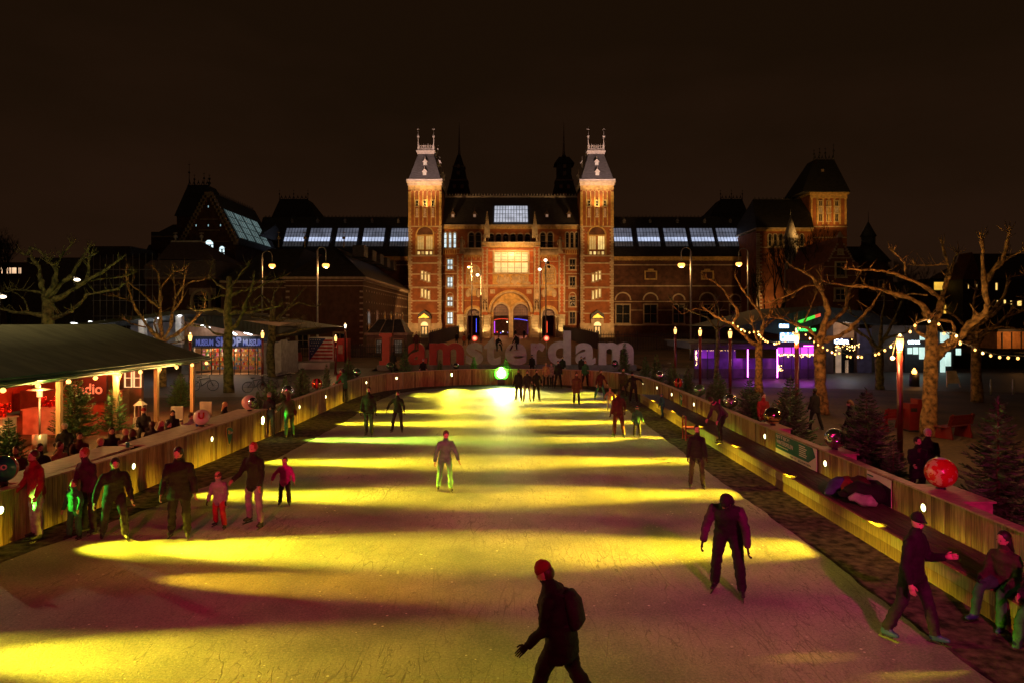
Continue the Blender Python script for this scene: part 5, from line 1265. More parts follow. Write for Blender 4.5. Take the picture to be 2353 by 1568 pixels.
# rear towers
def rear_tower(cx, lab, lantern):
    D = 176.; dep = 15.; q = MB()
    def fr(hw0, y0, hw1, y1, m=0):
        X_ = gx(cx, D); z0, z1 = gz(y0, D), gz(y1, D); a, b = hw0*D/F, hw1*D/F; yc = D+9
        q.frustum(X_-a, X_+a, yc-a, yc+a, z0, X_-b, X_+b, yc-b, yc+b, z1, m)
    fr(31, 470, 31, 447); fr(31, 447, 20.5, 403); fr(22, 403, 22, 400.5, 1); fr(19.5, 400.5, 13.5, 369); fr(15, 369, 15, 366.5, 1); fr(13, 366.5, 4, 338)
    if lantern: fr(17, 384, 17, 362, 0); fr(24, 362, 12, 344, 0)
    o = q.build("rear_tower", [SLD, mat("roof_ledge", (.3,.22,.18))], MU)
    q = MB(); X_ = gx(cx, D); yc = D+9
    q.tube([(X_,yc,gz(342,D)),(X_,yc,gz(315,D)),(X_,yc,gz(285,D)),(X_,yc,gz(258,D))], [.42,.22,.14,.03], 8)
    for i in range(6): q.ball((X_, yc, gz(330-i*9, D)), .36-i*.035, nu=8, nv=5)
    q.build("spire", mat("spire_metal", (.25,.2,.18), rough=.5), o)
    q = MB()
    for dx, y in ((0,388),(0,372),(-9,420),(9,420),(0,440)): p = W(cx+dx, y, D); q.box(p.x-.4, p.x+.4, yc-3.6, yc-2.4, p.z-.4, p.z+.6)
    q.build("dormer", MATS["roof_ledge"], o)
rear_tower(1048.5, "left", False); rear_tower(1301, "right", True)
# middle roof pavilions seen over the wings
for (a, b, c, d, y0, y1) in ((623, 726, 645, 710, 500, 461), (1628, 1722, 1652, 1702, 500, 461)):
    D = 165.; q = MB(); q.frustum(gx(a,D), gx(b,D), D, D+14, gz(y0,D), gx(c,D+6), gx(d,D+6), D+5, D+9, gz(y1,D+6)); o = q.build("pavilion_roof", SLD, MU)
    q = MB(); cresting(q, gx(c,D+6), gx(d,D+6), D+5, gz(y1,D+6), gz(y1-12,D+6), .9); [finial(q, gx(x,D+6), D+5, gz(y1,D+6), gz(y1-24,D+6), .09) for x in (c, (c+d)/2, d)]; q.build("roof_cresting", IRON, o)
# left gabled pavilion, its roof running back
D = 121.; q = MB(); xl, xr, xa = gx(417, D), gx(541, D), gx(479, D); ze, za = gz(556, D), gz(440, D)
q.prism([(xl, D, 0), (xr, D, 0), (xr, D, ze), (xa, D, za), (xl, D, ze)], (0, .8, 0)); q.box(xl, xr, D+.8, D+20, 0, ze)
for y in (575, 556, 530, 505): q.box(gx(430 if y > 540 else 455 + (530-y)*.2, D), gx(528 if y > 540 else 505 - (530-y)*.2, D), D-.06, D, gz(y, D), gz(y, D)+.15, 1)
for sx in (-1, 1):
    for i in range(14):
        f_ = i/14; X_ = xa + sx*(abs(xr-xa))*(1-f_); Z_ = ze + (za-ze)*f_; q.box(X_-.35, X_+.35, D-.15, D+.5, Z_-.5, Z_+.55, 1)
pv = q.build("gabled_pavilion", [BRD, mat("dim_stone", (.3,.22,.15), var=.3)], MU)
q = MB(); q.prism([(xl-.4, D+.8, ze-.3), (xr+.4, D+.8, ze-.3), (xa, D+.8, za+.1)], (0, 21, 0)); prf = q.build("pavilion_roof", SLD, MU)
q = MB(); cresting(q, D+1, D+21, xa, za, za+.7, .9, 'y'); finial(q, xa, D+.3, za, gz(405, D), .14); q.build("roof_cresting", IRON, prf)
q = MB(); dn_ = Vector((xr+.4-xa, 0, ze-.3-za-.1)); dl = dn_.normalized(); n_ = Vector((-dl.z, 0, dl.x)) * (1 if -dl.z > 0 else -1); n_ = Vector((abs(dl.z), 0, abs(dl.x)))
L0, L1 = dn_.length*.30, dn_.length*.86
for i in range(4):
    y0_, y1_ = D+2.6+i*4.2, D+5.9+i*4.2; o_ = Vector((xa, 0, za+.1)) + n_*.06
    q.prism([o_+dl*L0+Vector((0,y0_,0)), o_+dl*L1+Vector((0,y0_,0)), o_+dl*L1+Vector((0,y1_,0)), o_+dl*L0+Vector((0,y1_,0))], n_*.05, 1)
    for j in range(5): l_ = L0+(L1-L0)*j/4; q.prism([o_+n_*.06+dl*l_+Vector((0,y0_,0)), o_+n_*.06+dl*(l_+.12)+Vector((0,y0_,0)), o_+n_*.06+dl*(l_+.12)+Vector((0,y1_,0)), o_+n_*.06+dl*l_+Vector((0,y1_,0))], n_*.04, 0)
    for j in range(4): yy = y0_+(y1_-y0_)*j/3; q.prism([o_+n_*.06+dl*L0+Vector((0,yy-.05,0)), o_+n_*.06+dl*L1+Vector((0,yy-.05,0)), o_+n_*.06+dl*L1+Vector((0,yy+.05,0)), o_+n_*.06+dl*L0+Vector((0,yy+.05,0))], n_*.045, 0)
q.build("skylight", [IRON, glowmat("green_skylight", (.55,.85,.85), .16, var=.4, scale=.4)], prf)
LC = glowmat("lit_white_window", (.72,.95,1.), 1.4, var=.2, scale=.8)
for x, y in ((479,475),(451,518.5),(479,518.5),(507,518)): wsub(pv, x-2.4, x+2.4, y-3.5, y+3.5, D, glowmat("small_lit_window", (.5,.85,.95), .6), nx=1, ny=1, fm=DGF)
wsub(pv, 469, 491.5, 562, 592, D, LC, nx=3, ny=2, arch=True, fm=DGF, bar=.12); wsub(pv, 503, 517.5, 572, 600, D, LC, nx=2, ny=3, arch=True, fm=DGF, bar=.12)
# roofs around it
D = 132.
q = MB(); q.pbox(406, 494, 495, 700, D, 9, 0); o = q.build("corner_tower", BRD, MU)
q = MB(); q.frustum(gx(403,D), gx(497,D), D-.5, D+9.5, gz(497,D), gx(436,D+4), gx(486,D+4), D+3, D+6, gz(430,D+4)); ro = q.build("tower_roof", SLD, MU)
q = MB(); cresting(q, gx(436,D+4), gx(486,D+4), D+3, gz(430,D+4), gz(415,D+4), .8); [finial(q, gx(x,D+4), D+3, gz(430,D+4), gz(y,D+4), .1) for x, y in ((440,374),(452,402),(474,398),(486,402))]; q.build("roof_cresting", IRON, ro)
D = 136.
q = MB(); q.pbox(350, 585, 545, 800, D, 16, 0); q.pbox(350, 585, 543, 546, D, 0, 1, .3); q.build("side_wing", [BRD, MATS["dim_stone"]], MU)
q = MB(); q.prism([(gx(348,D), D-.3, gz(543,D)), (gx(352,D), D+8, gz(503,D)), (gx(352,D), D+16, gz(543,D))], (gx(600,D)-gx(350,D), 0, 0)); q.frustum(gx(322,D), gx(352,D), D, D+7, gz(600,D), gx(330,D), gx(350,D), D+2, D+5, gz(560,D)); q.box(gx(335,D), gx(350,D), D+2, D+5, gz(600,D), gz(530,D)); q.build("side_roof", SLD, MU)
# right corner pavilion with the tall tower
D = 134.; RP = MB(); RP.pbox(1737.5, 1866, 530, 800, D, 16, 0); RP.pbox(1735, 1867, 524, 527, D, 16, 1, .5); RP.pbox(1736.5, 1866, 527, 532, D, 0, 2, .3)
y = 536; k = 0
while y < 780: RP.pbox(1737, 1737+(13 if k % 2 else 8), y, y+3.2, D, 0, 1, .12); y += 4.2; k += 1
RP.pbox(1737.5, 1866, 568, 570, D, 0, 1, .1)
rp = RP.build("corner_pavilion", [BR, ST, STY], MU)
for i in range(7): wsub(rp, 1764+i*12.2, 1771.5+i*12.2, 542, 566, D, DGL, nx=1, ny=2, arch=True, surround=.14, fm=DGF)
q = MB(); q.prism([(gx(1736,D), D-.4, gz(524,D)), (gx(1729,D+8), D+8, gz(459,D+8)), (gx(1736,D), D+16.4, gz(524,D))], (gx(1868,D)-gx(1736,D), 0, 0)); ro = q.build("pavilion_roof", SLD, MU)
q = MB(); cresting(q, gx(1729,D+8), gx(1860,D+8), D+8, gz(459,D+8), gz(453,D+8), .8); q.build("roof_cresting", IRON, ro)
D = 138.; T = MB(); T.pbox(1860, 1945, 448, 800, D, 8, 0)
T.pbox(1857, 1948, 443, 447, D, 9, 2, .6); T.pbox(1860, 1945, 447, 456, D, 0, 2, .2)
for i in range(7): T.pbox(1862+i*13, 1865.6+i*13, 456, 516, D, 0, 2, .18)
for i in range(6): arch_ring(T, 1870.5+i*13, 4.4, 6.4, 458.5, D, 0, 2, .22, n=8)
for yy in (520, 545): T.pbox(1859.5, 1945.5, yy, yy+2.5, D, 0, 1, .2)
tw = T.build("corner_tower", [BR, ST, STY], MU)
GLB = glowmat("dim_amber_pane", (1.,.45,.12), .12, var=.7, scale=1.4)
for i, x in enumerate((1884, 1902.5, 1921)):
    for y0, y1 in ((462,474),(477,489),(492,509)): wsub(tw, x-4, x+4, y0, y1, D, GLB if y0 == 477 else DGL, nx=2, ny=1, surround=.12, fm=WFR)
q = MB(); q.frustum(gx(1838,D), gx(1948,D), D-1, D+9, gz(443,D), gx(1866,D+3), gx(1914,D+3), D+2.5, D+5.5, gz(370,D+3)); ro = q.build("tower_roof", SLD, MU)
q = MB(); cresting(q, gx(1866,D+3), gx(1914,D+3), D+2.5, gz(370,D+3), gz(356,D+3), .7); [finial(q, gx(x,D+3), D+2.5, gz(370,D+3), gz(y,D+3), .1) for x, y in ((1867,344),(1880,340),(1893,340),(1912,330))]; q.build("roof_cresting", IRON, ro)
q = MB(); p = W(1900, 418, D); q.box(p.x-.4, p.x+.4, D+.4, D+2, p.z-.5, p.z+.6); p = W(1896, 390, D); q.box(p.x-.3, p.x+.3, D+1.2, D+2.5, p.z-.4, p.z+.4); q.build("dormer", MATS["roof_ledge"], ro)
q = MB(); D = 126.; X_ = gx(1816, D); q.cyl((X_, D, 0), 1.1, gz(548,D), 10); q.cyl((X_, D, gz(548,D)), 1.3, gz(495,D)-gz(548,D), 10, r2=.05); q.tube([(X_,D,gz(497,D)),(X_,D,gz(480,D))], [.06,.03], 5)
q.build("stair_turret", mat("turret_grey", (.35,.33,.32), rough=.5), MU)

# ---------------------------------------------------------------- floodlights for the museum
WARM = (1., .50, .16)
for sx in (-1, 1):
    light("facade_flood", 'SPOT', (sx*19, 118, 4), 12000, WARM, (sx*16.6, 138, 9), .4, 62, .8)
    light("facade_flood", 'SPOT', (sx*17, 126, 16), 6500, (1.,.52,.16), (sx*17, 138, 27), .3, 62, .8)
    light("ledge_flood", 'SPOT', (sx*17.3, 136.1, 27.2), 1000, (1.,.62,.18), (sx*17.3, 137.7, 32), .2, 130, .7)
    light("roof_flood", 'SPOT', (sx*17.3, 118, 22), 34000, (1.,.62,.48), (sx*17.3, 140, 38), .3, 34, .8)
    light("pier_uplight", 'SPOT', (sx*5.4, 133.3, 1.7), 500, (1.,.68,.24), (sx*5.4, 134.8, 6), .1, 90, .6)
    light("pier_uplight", 'SPOT', (sx*10.1, 133.3, 1.7), 500, (1.,.68,.24), (sx*10.1, 134.8, 6), .1, 90, .6)
light("facade_flood", 'SPOT', (-7, 112, 11), 14500, (1.,.47,.14), (-2, 135, 10), .4, 56, .8)
light("facade_flood", 'SPOT', (8, 112, 11), 14500, (1.,.47,.14), (3, 135, 12), .4, 56, .8)
light("terrace_flood", 'SPOT', (0, 131, 18.3), 1300, (1.,.55,.18), (0, 140, 23), .3, 150, .6)
light("passage_glow", 'POINT', (-3, 146, 5), 700, (1.,.45,.2), size=.5); light("passage_glow", 'POINT', (4, 146, 5), 700, (1.,.4,.3), size=.5)
light("pavilion_flood", 'SPOT', (54, 122, 18), 2200, (1.,.5,.12), (55, 134, 25), .3, 110, .8)
light("pavilion_flood", 'SPOT', (49.5, 126, 2), 3500, (1.,.52,.16), (49.5, 134, 8), .3, 50, .8)
light("tower_flood", 'SPOT', (63, 133, 23), 1100, (1.,.5,.12), (64, 138, 30), .2, 120, .7)
light("wing_ledge_flood", 'SPOT', (33, 136, 9), 900, (1.,.55,.18), (33, 143, 17), .3, 140, .9)
light("wing_ledge_flood", 'SPOT', (-30, 136, 9), 700, (1.,.55,.18), (-30, 143, 17), .3, 140, .9)
# ---------------------------------------------------------------- the big letters
LR = mat("letter_red", (.30,.02,.01), rough=.45, var=.12); LWH = mat("letter_white", (.34,.32,.32), rough=.5, var=.12)
D = 63.
PL = mat("letter_plinth", (.12,.11,.105), rough=.7, var=.2)
def letter(ch, x0, x1, y0, y1, m, par, sx=1):
    q = MB(); w_ = (gx(x1,D)-gx(x0,D)); h_ = gz(y0,D)-gz(y1,D)
    text_into(q, ch, (gx(x0,D), D-.35, gz(y1,D)), (1,0,0), (0,0,1), w_, h_, -.0001 - .69, bold=.035)
    q.v = [(v[0], v[1], v[2]) for v in q.v]
    return q.build("letter", m, par)
si = thing("capital_letter_sculpture", (gx(886,D), D, .3), "tall red capital letter I standing alone on its own plinth", "sculpture")
q = MB(); q.pbox(866, 906, 838, 856, D-.4, 1.2); q.build("plinth", PL, si)
q = MB(); q.pbox(877.5, 894.5, 774, 828, D-.35, .7); q.pbox(871, 900.5, 765.6, 774.2, D-.352, .704); q.pbox(871, 900.5, 828, 837.8, D-.352, .704)
q.build("letter", LR, si)
sl2 = thing("letter_sculpture", (gx(1196,D), D, .3), "row of man-high three dimensional letters, the first two red, the rest pale", "sculpture")
q = MB(); q.pbox(932, 1462, 837.6, 852, D-.45, 1.3); q.build("plinth", PL, sl2)
for ch, x0, x1, y0, m in (('a',938,982,787,LR),('m',987,1066,787,LR),('s',1071,1110,787,LWH),('t',1112,1150,772,LWH),('e',1160,1210,787,LWH),('r',1219,1252,787,LWH),
                          ('d',1258,1311,760,LWH),('a',1321,1367,787,LWH),('m',1374,1454,786,LWH)):
    letter(ch, x0, x1, y0, 837.5, m, sl2)
light("letters_fill", 'POINT', (gx(1400,60), 56, 5.), 260, (.9,.72,.85), size=.3)  # added fill lamp for the letters, no source known

# ---------------------------------------------------------------- lamps
GLOBE_L = glowmat("lantern_glass", (1.,.50,.12), 3.2); SODIUM = glowmat("street_lamp_glass", (1.,.40,.08), 2.8); WHITE_L = glowmat("white_lamp_glass", (1.,.8,.55), 5.)
RPOLE = mat("dark_red_pole", (.10,.012,.012), rough=.35, var=.15, spec=.6); GPOLE = mat("galvanised_pole", (.45,.43,.4), rough=.4, metal=.5)
def lamp_post(label, X, Y, top, white=False, power=260, grp="low lantern posts round the rink"):
    t = thing("lamp_post", (X, Y, 0), label, "lamp post", grp)
    q = MB(); q.cyl((X,Y,0), .09, top-.25, 12); q.cyl((X,Y,0), .13, .25, 12); q.cyl((X,Y,top-.3), .10, .08, 12); q.build("pole", RPOLE, t)
    q = MB(); q.loft([((X,Y,top-.22),(1,0,0),(0,1,0),.07,.07), ((X,Y,top+.02),(1,0,0),(0,1,0),.11,.11), ((X,Y,top+.16),(1,0,0),(0,1,0),.10,.10)], n=12); q.build("lantern", WHITE_L if white else GLOBE_L, t)
    q = MB(); q.loft([((X,Y,top+.16),(1,0,0),(0,1,0),.13,.13), ((X,Y,top+.22),(1,0,0),(0,1,0),.09,.09), ((X,Y,top+.30),(1,0,0),(0,1,0),.02,.02)], n=12); q.build("cap", IRON, t)
    light("lantern_light", 'POINT', (X, Y, top+.42), power, (1.,.56,.20), size=.12)
for px, Y, lab in ((2067,21.9,"thick dark red lantern post beside the red litter bin"),(1830,29.7,"lantern post in front of the glowing cafe sign"),(1677,38.8,"lantern post left of the first plane tree on the right"),
                   (1608,45.,"lantern post second from the letters on the right"),(1551,52.,"lantern post nearest the big letters on the right")):
    lamp_post(lab, gx(px,Y), Y, 3.72, power=150 if Y < 35 else 90)
for px, Y, lab in ((437,44.,"lantern post seen above the corner of the terrace tent"),(603,48.,"lantern post in front of the shop doors"),(771,58.,"lantern post beside the striped flag panel")):
    lamp_post(lab, gx(px,Y), Y, H - (775-740 if px != 603 else 29)*Y/F + (0 if px < 700 else -.1), power=150)
lamp_post("white lit lantern post behind the flag panel", gx(793,72), 72, 4.0, True, 120)
def arc_lamp(label, px, pl_, ytop, ylamp, Y, power, grp="tall curved street lamps"):
    t = thing("street_lamp", (gx(px,Y), Y, gy(Y)), label, "street lamp", grp)
    s = F/Y; x0 = gx(px,Y); x1 = gx(pl_,Y); zt = gz(ytop,Y); zl = gz(ylamp,Y); r_ = abs(x1-x0)/2; cx = (x0+x1)/2
    pts = [(x0,Y,gy(Y)), (x0,Y,zt-r_)]
    sg = 1 if x1 > x0 else -1
    for i in range(1, 9): a = math.pi*i/8; pts.append((cx - sg*r_*math.cos(a), Y, zt-r_ + r_*math.sin(a)))
    pts.append((x1, Y, zl+.25))
    q = MB(); q.tube(pts, [.13,.11]+[.055]*9, 8); q.cyl((x0,Y,gy(Y)), .17, 2., 10); q.build("pole", GPOLE, t)
    q = MB(); q.loft([((x1,Y,zl+.3),(1,0,0),(0,1,0),.06,.06), ((x1,Y,zl+.12),(1,0,0),(0,1,0),.3,.3), ((x1,Y,zl),(1,0,0),(0,1,0),.34,.34)], n=14); q.build("lamp_shade", IRON, t)
    q = MB(); q.ball((x1,Y,zl-.1), .40, .40, .30, 14, 10); q.build("bulb", SODIUM, t)
    light("street_light", 'POINT', (x1, Y-.1, zl-.5), power, (1.,.50,.16), size=.2)
arc_lamp("curved street lamp in front of the low brick wing, the nearer of the left pair", 729, 748.5, 568, 608, 75, 420)
arc_lamp("smaller curved street lamp further left behind the shop roof", 602, 625, 577, 609, 84, 380)
arc_lamp("curved street lamp right of the museum with the lamp on its left side", 1587, 1565, 569, 607, 75, 420)
arc_lamp("curved street lamp furthest right in front of the museum wing", 1718, 1697, 571, 605, 86, 340)
def mast(label, px, ytop, lamps, Y):
    t = thing("floodlight_mast", (gx(px,Y), Y, gy(Y)), label, "light mast", "pale masts before the passage")
    x = gx(px,Y); q = MB(); q.tube([(x,Y,gy(Y)),(x,Y,gz(ytop,Y))], [.12,.08], 8); q.build("pole", GPOLE, t)
    for lx_, ly_, lit in lamps:
        p = W(lx_, ly_, Y); q = MB(); q.tube([(x,Y,p.z+.1),(p.x,Y,p.z+.2)], [.04,.04], 6); q.ball(p, .28, .28, .22, 10, 7, m=1 if lit else 0); q.build("lamp", [IRON, SODIUM if lit == 1 else WHITE_L], t)
mast("pale mast left of the passage with one bright orange lamp", 1083.5, 596, [(1077,614,1)], 112)
mast("shorter pale mast left of the passage with a small lamp", 1104.6, 620, [(1097,632,2)], 116)
mast("short pale mast right of the passage with one small lamp", 1240.5, 600, [(1239.6,619,2)], 116)
mast("tall pale mast right of the passage carrying three spotlights", 1253.7, 590, [(1253,598,2),(1259,604,0),(1261,613,0)], 112)
light("mast_light", 'POINT', (gx(1077,112), 111, gz(614,112)), 1500, (1.,.5,.16), size=.2)
for px, lab in ((1090.5,"round no entry sign left of the road to the passage"),(1255,"round no entry sign right of the road to the passage")):
    Y = 76.; t = thing("road_sign", (gx(px,Y), Y, gy(Y)), lab, "road sign", "round signs on the road to the passage")
    x = gx(px,Y); z = gz(777,Y); q = MB(); q.cyl((x,Y,gy(Y)), .04, z-gy(Y)+.2, 8); q.build("post", GPOLE, t)
    q = MB(); q.loft([((x,Y-.04,z),(1,0,0),(0,0,1),.32,.32), ((x,Y-.07,z),(1,0,0),(0,0,1),.32,.32)], n=20, m=0); q.loft([((x,Y-.072,z),(1,0,0),(0,0,1),.2,.2), ((x,Y-.08,z),(1,0,0),(0,0,1),.2,.2)], n=20, m=1)
    q.build("disc", [glowmat("sign_red_lit", (1.,.05,.02), .9), glowmat("sign_face_lit", (1.,.6,.3), 1.1)], t)
# iron fences
def fence(label, pts, h, st=.16):
    t = thing("iron_fence", (pts[0][0], pts[0][1], pts[0][2]), label, "fence", "black iron fences before the museum"); q = MB()
    for a, b in zip(pts, pts[1:]):
        a = Vector(a); b = Vector(b); n = int((b-a).length/st)
        for i in range(n+1):
            p = a + (b-a)*i/n; w_ = .035 if i % 12 else .07; q.box(p.x-w_, p.x+w_, p.y-w_, p.y+w_, p.z, p.z+h*(1 if i % 12 else 1.12))
        for z in (.25, h-.3): q.prism([a+Vector((0,-.03,z)), b+Vector((0,-.03,z)), b+Vector((0,-.03,z+.07)), a+Vector((0,-.03,z+.07))], (0,.06,0))
    q.build("bars", IRON, t)
fence("black iron fence slanting from the passage toward the red letter a", [(gx(1054,133),133,1.3),(gx(1020,112),112,1.0),(gx(985,95),95,.6)], 2.3)
fence("black iron fence slanting from the passage toward the last pale letters", [(gx(1294,133),133,1.3),(gx(1330,112),112,1.0),(gx(1375,95),95,.6)], 2.3)
fence("straight black iron fence under the left front tower", [(gx(930,96),96,.6),(gx(984,96),96,.6)], 2.2)
fence("long black iron fence under the right museum wing", [(gx(1375,95),95,.6),(gx(1600,95),95,.6)], 2.3, .22)
fence("black iron fence along the foot of the low brick wing", [(gx(640,80),80,.2),(gx(935,80),80,.2)], 1.6, .2)

light("tent_fill", 'POINT', (-27.5, 26, 8.), 2800, (1.,.78,.36), size=.3)  # added fill lamp above the tent, out of view, brightening its canvas
# ---------------------------------------------------------------- low brick wing at the left, seen at an angle
BW = mat("brown_brick", (.11,.055,.033), rough=.85, var=.25, scale=1.4, detail=12, bump=.3); TRIM = mat("pale_trim", (.42,.33,.24), rough=.7)
bw = thing("brick_wing_building", (gx(740,97), 97, .6), "low brown brick building with a hipped slate roof left of the museum towers", "building")
D = 97.; xr = gx(834,D); q = MB()
q.box(gx(656,D), xr, D, 141, 0, gz(641,D)); q.box(gx(497,D), gx(656,D)-.01, D+1.5, 141, 0, gz(648,D))
for y0, y1, pr in ((636.6,641.5,.55),(644,646.5,.25),(656,658,.1)):
    q.box(gx(655,D)-pr, xr+pr, D-pr, 141, gz(y1,D), gz(y0,D), 1)
q.box(gx(497,D), gx(655,D), D+1, 141, gz(649,D), gz(644,D), 1); q.box(gx(497,D), gx(655,D), D+1.4, D+1.5, gz(661,D), gz(659,D), 1)
i = 0
while i < 43: q.box(xr+.1, xr+.5, D+i, D+i+.3, gz(645,D), gz(642,D), 1); i += 1.0
for sx, a, b in ((0,656.5,665),(1,826,833.9)):
    y = 668.
    while y < 800: q.pbox(a, b, y, y+4, D, 0, 1, .06); y += 13.5
for k_ in range(5):
    for j in range(22): q.box(xr, xr+.04, 99+j*1.9, 99+j*1.9+.35, 2.4+k_*1.6, 2.4+k_*1.6+.25, 1)
bwm = q.build("wall", [BW, TRIM], bw)
q = MB(); zt = gz(570,D+10); ze = gz(636.6,D)
q.add([(gx(655,D)-.4,D-.5,ze),(xr+.5,D-.5,ze),(xr+.5,141,ze),(gx(655,D)-.4,141,ze),(gx(655,D)+5,D+9,zt),(xr-7,D+9,zt),(xr-7,138,zt),(gx(655,D)+5,138,zt)], [(0,1,5,4),(1,2,6,5),(2,3,7,6),(3,0,4,7),(4,5,6,7)], 0)
q.add([(gx(495,D),D+1,gz(644,D)),(gx(654,D),D+1,gz(644,D)),(gx(654,D),D+30,gz(644,D)),(gx(495,D),D+30,gz(644,D)),(gx(560,D),D+10,gz(572,D+10)),(gx(650,D),D+10,gz(572,D+10)),(gx(650,D),D+25,gz(572,D+10)),(gx(560,D),D+25,gz(572,D+10))], [(0,1,5,4),(1,2,6,5),(2,3,7,6),(3,0,4,7),(4,5,6,7)], 0)
for j in range(5):
    yy = D+6+j*6.5; q.box(xr-2.9, xr-1.2, yy, yy+3, ze+3.5, ze+5.2, 0)
o = q.build("roof", SLD, bw)
for x in (640,700,790): q = MB(); finial(q, gx(x,D+9), D+9, zt, zt+2.6, .12); q.build("finial", TRIM, o)
for x in (683, 768):
    wsub(bw, x, x+26, 765, 800, D, DGL, nx=2, ny=2, surround=.2, fm=TRIM); q = MB(); arch_ring(q, x+13, 13, 16, 762, D, 0, 0, .12, n=12); q.build("window_arch", BRD, bw)
for j in range(6):
    yy = 100+j*6.2
    q = MB(); q.box(xr, xr+.05, yy, yy+1.6, 3, 6.2); q.build("window", DGL, bw)
# porch building with glass roof near it
pb2 = thing("glass_roofed_porch", (gx(878,90), 90, .5), "small stone porch building with a glazed roof behind the red capital letter", "building"); D = 88.
q = MB(); q.pbox(842, 934, 770, 815, D, 5, 0); q.pbox(838, 936, 764.5, 770, D, 5.4, 1, .3); q.build("wall", [mat("porch_stone", (.2,.14,.10), var=.25), TRIM], pb2)
q = MB(); q.frustum(gx(842,D), gx(932,D), D, D+5, gz(764,D), gx(862,D), gx(915,D), D+2, D+3.5, gz(734,D)); q.build("roof", SLD, pb2)
q = MB()
for a, b, c, d_ in ((842,764,862,734),(872,764,881,734),(902,764,899,734),(932,764,915,734)): p1 = W(a,b,D); p2 = Vector((gx(c,D), D+2, gz(d_,D))); q.tube([p1,p2], [.06,.06], 5)
q.build("roof_bars", TRIM, pb2)
for x in (864, 905): wsub(pb2, x, x+20, 780, 812, D, glowmat("faint_window", (.8,.7,.5), .05, var=.5), nx=3, ny=5, surround=.12, fm=DGF, bar=.035)

# far left: turreted low building, scaffolded block, lit storey
lb = thing("turret_roof_house", (gx(430,102), 102, .5), "dark brick house with a tall slate hipped roof and white ridge at the left", "building"); D = 102.
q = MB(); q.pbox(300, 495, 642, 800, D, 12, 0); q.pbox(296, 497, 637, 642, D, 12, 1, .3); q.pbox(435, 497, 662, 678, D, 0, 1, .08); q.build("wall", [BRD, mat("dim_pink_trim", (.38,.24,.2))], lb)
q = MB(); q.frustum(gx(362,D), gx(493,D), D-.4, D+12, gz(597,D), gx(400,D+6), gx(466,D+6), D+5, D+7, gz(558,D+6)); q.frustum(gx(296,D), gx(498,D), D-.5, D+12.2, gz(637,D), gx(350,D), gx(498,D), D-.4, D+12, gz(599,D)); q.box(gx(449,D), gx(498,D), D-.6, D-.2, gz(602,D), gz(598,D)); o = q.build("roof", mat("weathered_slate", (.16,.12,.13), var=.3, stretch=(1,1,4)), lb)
q = MB(); q.box(gx(400,D+6), gx(466,D+6), D+4.9, D+7.1, gz(558.5,D+6), gz(555,D+6)); [finial(q, gx(x,D+6), D+6, gz(556,D+6), gz(534,D+6), .15) for x in (403,463)]; q.build("ridge", LEAD, o)
wsub(lb, 444, 480, 688, 712, D, DGL, nx=3, ny=3, arch=True, surround=.35, fm=DGF)
sb_ = thing("scaffolded_building", (gx(170,98), 98, .5), "dark building behind scaffolding at the far left", "building"); D = 98.
q = MB(); q.pbox(62, 300, 592, 800, D, 12, 0); q.pbox(200, 420, 590, 800, D+10, 12, 0); q.pbox(205, 300, 566, 600, D+12, 8, 0); q.build("wall", mat("black_brick", (.05,.035,.03), var=.4), sb_)
q = MB()
for i in range(11): x = gx(215+i*15, D-1.2); q.tube([(x, D-1.2, .5), (x, D-1.2, gz(588-i*.5, D))], [.04,.04], 5)
for z in (3., 5.2, 7.4, 9.6, 11.8): q.box(gx(212,D-1.2), gx(368,D-1.2), D-1.24, D-1.16, z, z+.07)
q.build("scaffold", GPOLE, sb_)
fl_ = thing("lit_storey_building", (gx(20,120), 120, .5), "building with a band of warm lit windows at the left frame edge", "building"); D = 120.
q = MB(); q.pbox(-120, 62, 603, 800, D, 15); q.build("wall", mat("far_wall", (.14,.085,.05), var=.3), fl_)
for a, b in ((-40,-5),(-3,8),(15,40),(42,51)): wsub(fl_, a, b, 614, 630, D, glowmat("warm_lit_storey", (1.,.62,.36), 1.1, var=.3, scale=.6), nx=2, ny=1, fm=DGF)
for px, py, Y, lab in ((6,682,80,"single street lamp at the very left edge"),(177,643,90,"street lamp glowing between the branches of the dark tree at the left")):
    t = thing("street_lamp", (gx(px,Y), Y, 0), lab, "street lamp", "plain street lamps far left"); x = gx(px-7,Y); q = MB(); q.tube([(x,Y,0),(x,Y,gz(py-12,Y)),(gx(px,Y),Y,gz(py-4,Y))], [.09,.07,.05], 6); q.build("pole", GPOLE, t)
    q = MB(); q.ball(W(px,py,Y), .42, .3, .2, 10, 6); q.build("lamp", WHITE_L, t)
# ---------------------------------------------------------------- shop with wedge roof
MET = mat("seam_metal", (.035,.04,.038), rough=.7, metal=0, var=.3, scale=1.5)
SOF = mat("soffit_panel", (.3,.22,.18), rough=.7, var=.1); GW = mat("grey_wall", (.16,.15,.17), rough=.6)
sh = thing("museum_shop_building", (gx(530,58), 58, 0), "museum shop with a wedge shaped metal roof, glass front and blue lettering", "building")
def poly(mb, pts, D, dep, m=0): mb.prism([(gx(a,D), D, gz(b,D)) for a, b in pts], (0,dep,0), m)
q = MB(); poly(q, [(416,712),(676,754),(622,775),(416,737)], 55.5, 16); poly(q, [(150,746.5),(415.5,712.5),(415.5,722),(176,750)], 50, 18)
for i in range(22): x = 420+i*9.2; yt = 712+(x-416)*.1615; yb = 737+(x-416)*.184; q.pbox(x, x+.7, yt+.5, min(yb,775)-.5, 55.5, 0, 1, .06)
q.build("roof_fascia", [MET, IRON], sh)
q = MB(); poly(q, [(557,736),(668,741.5),(640,750),(590,742)], 54.5, 4); q.build("glass_canopy", SOF, sh)
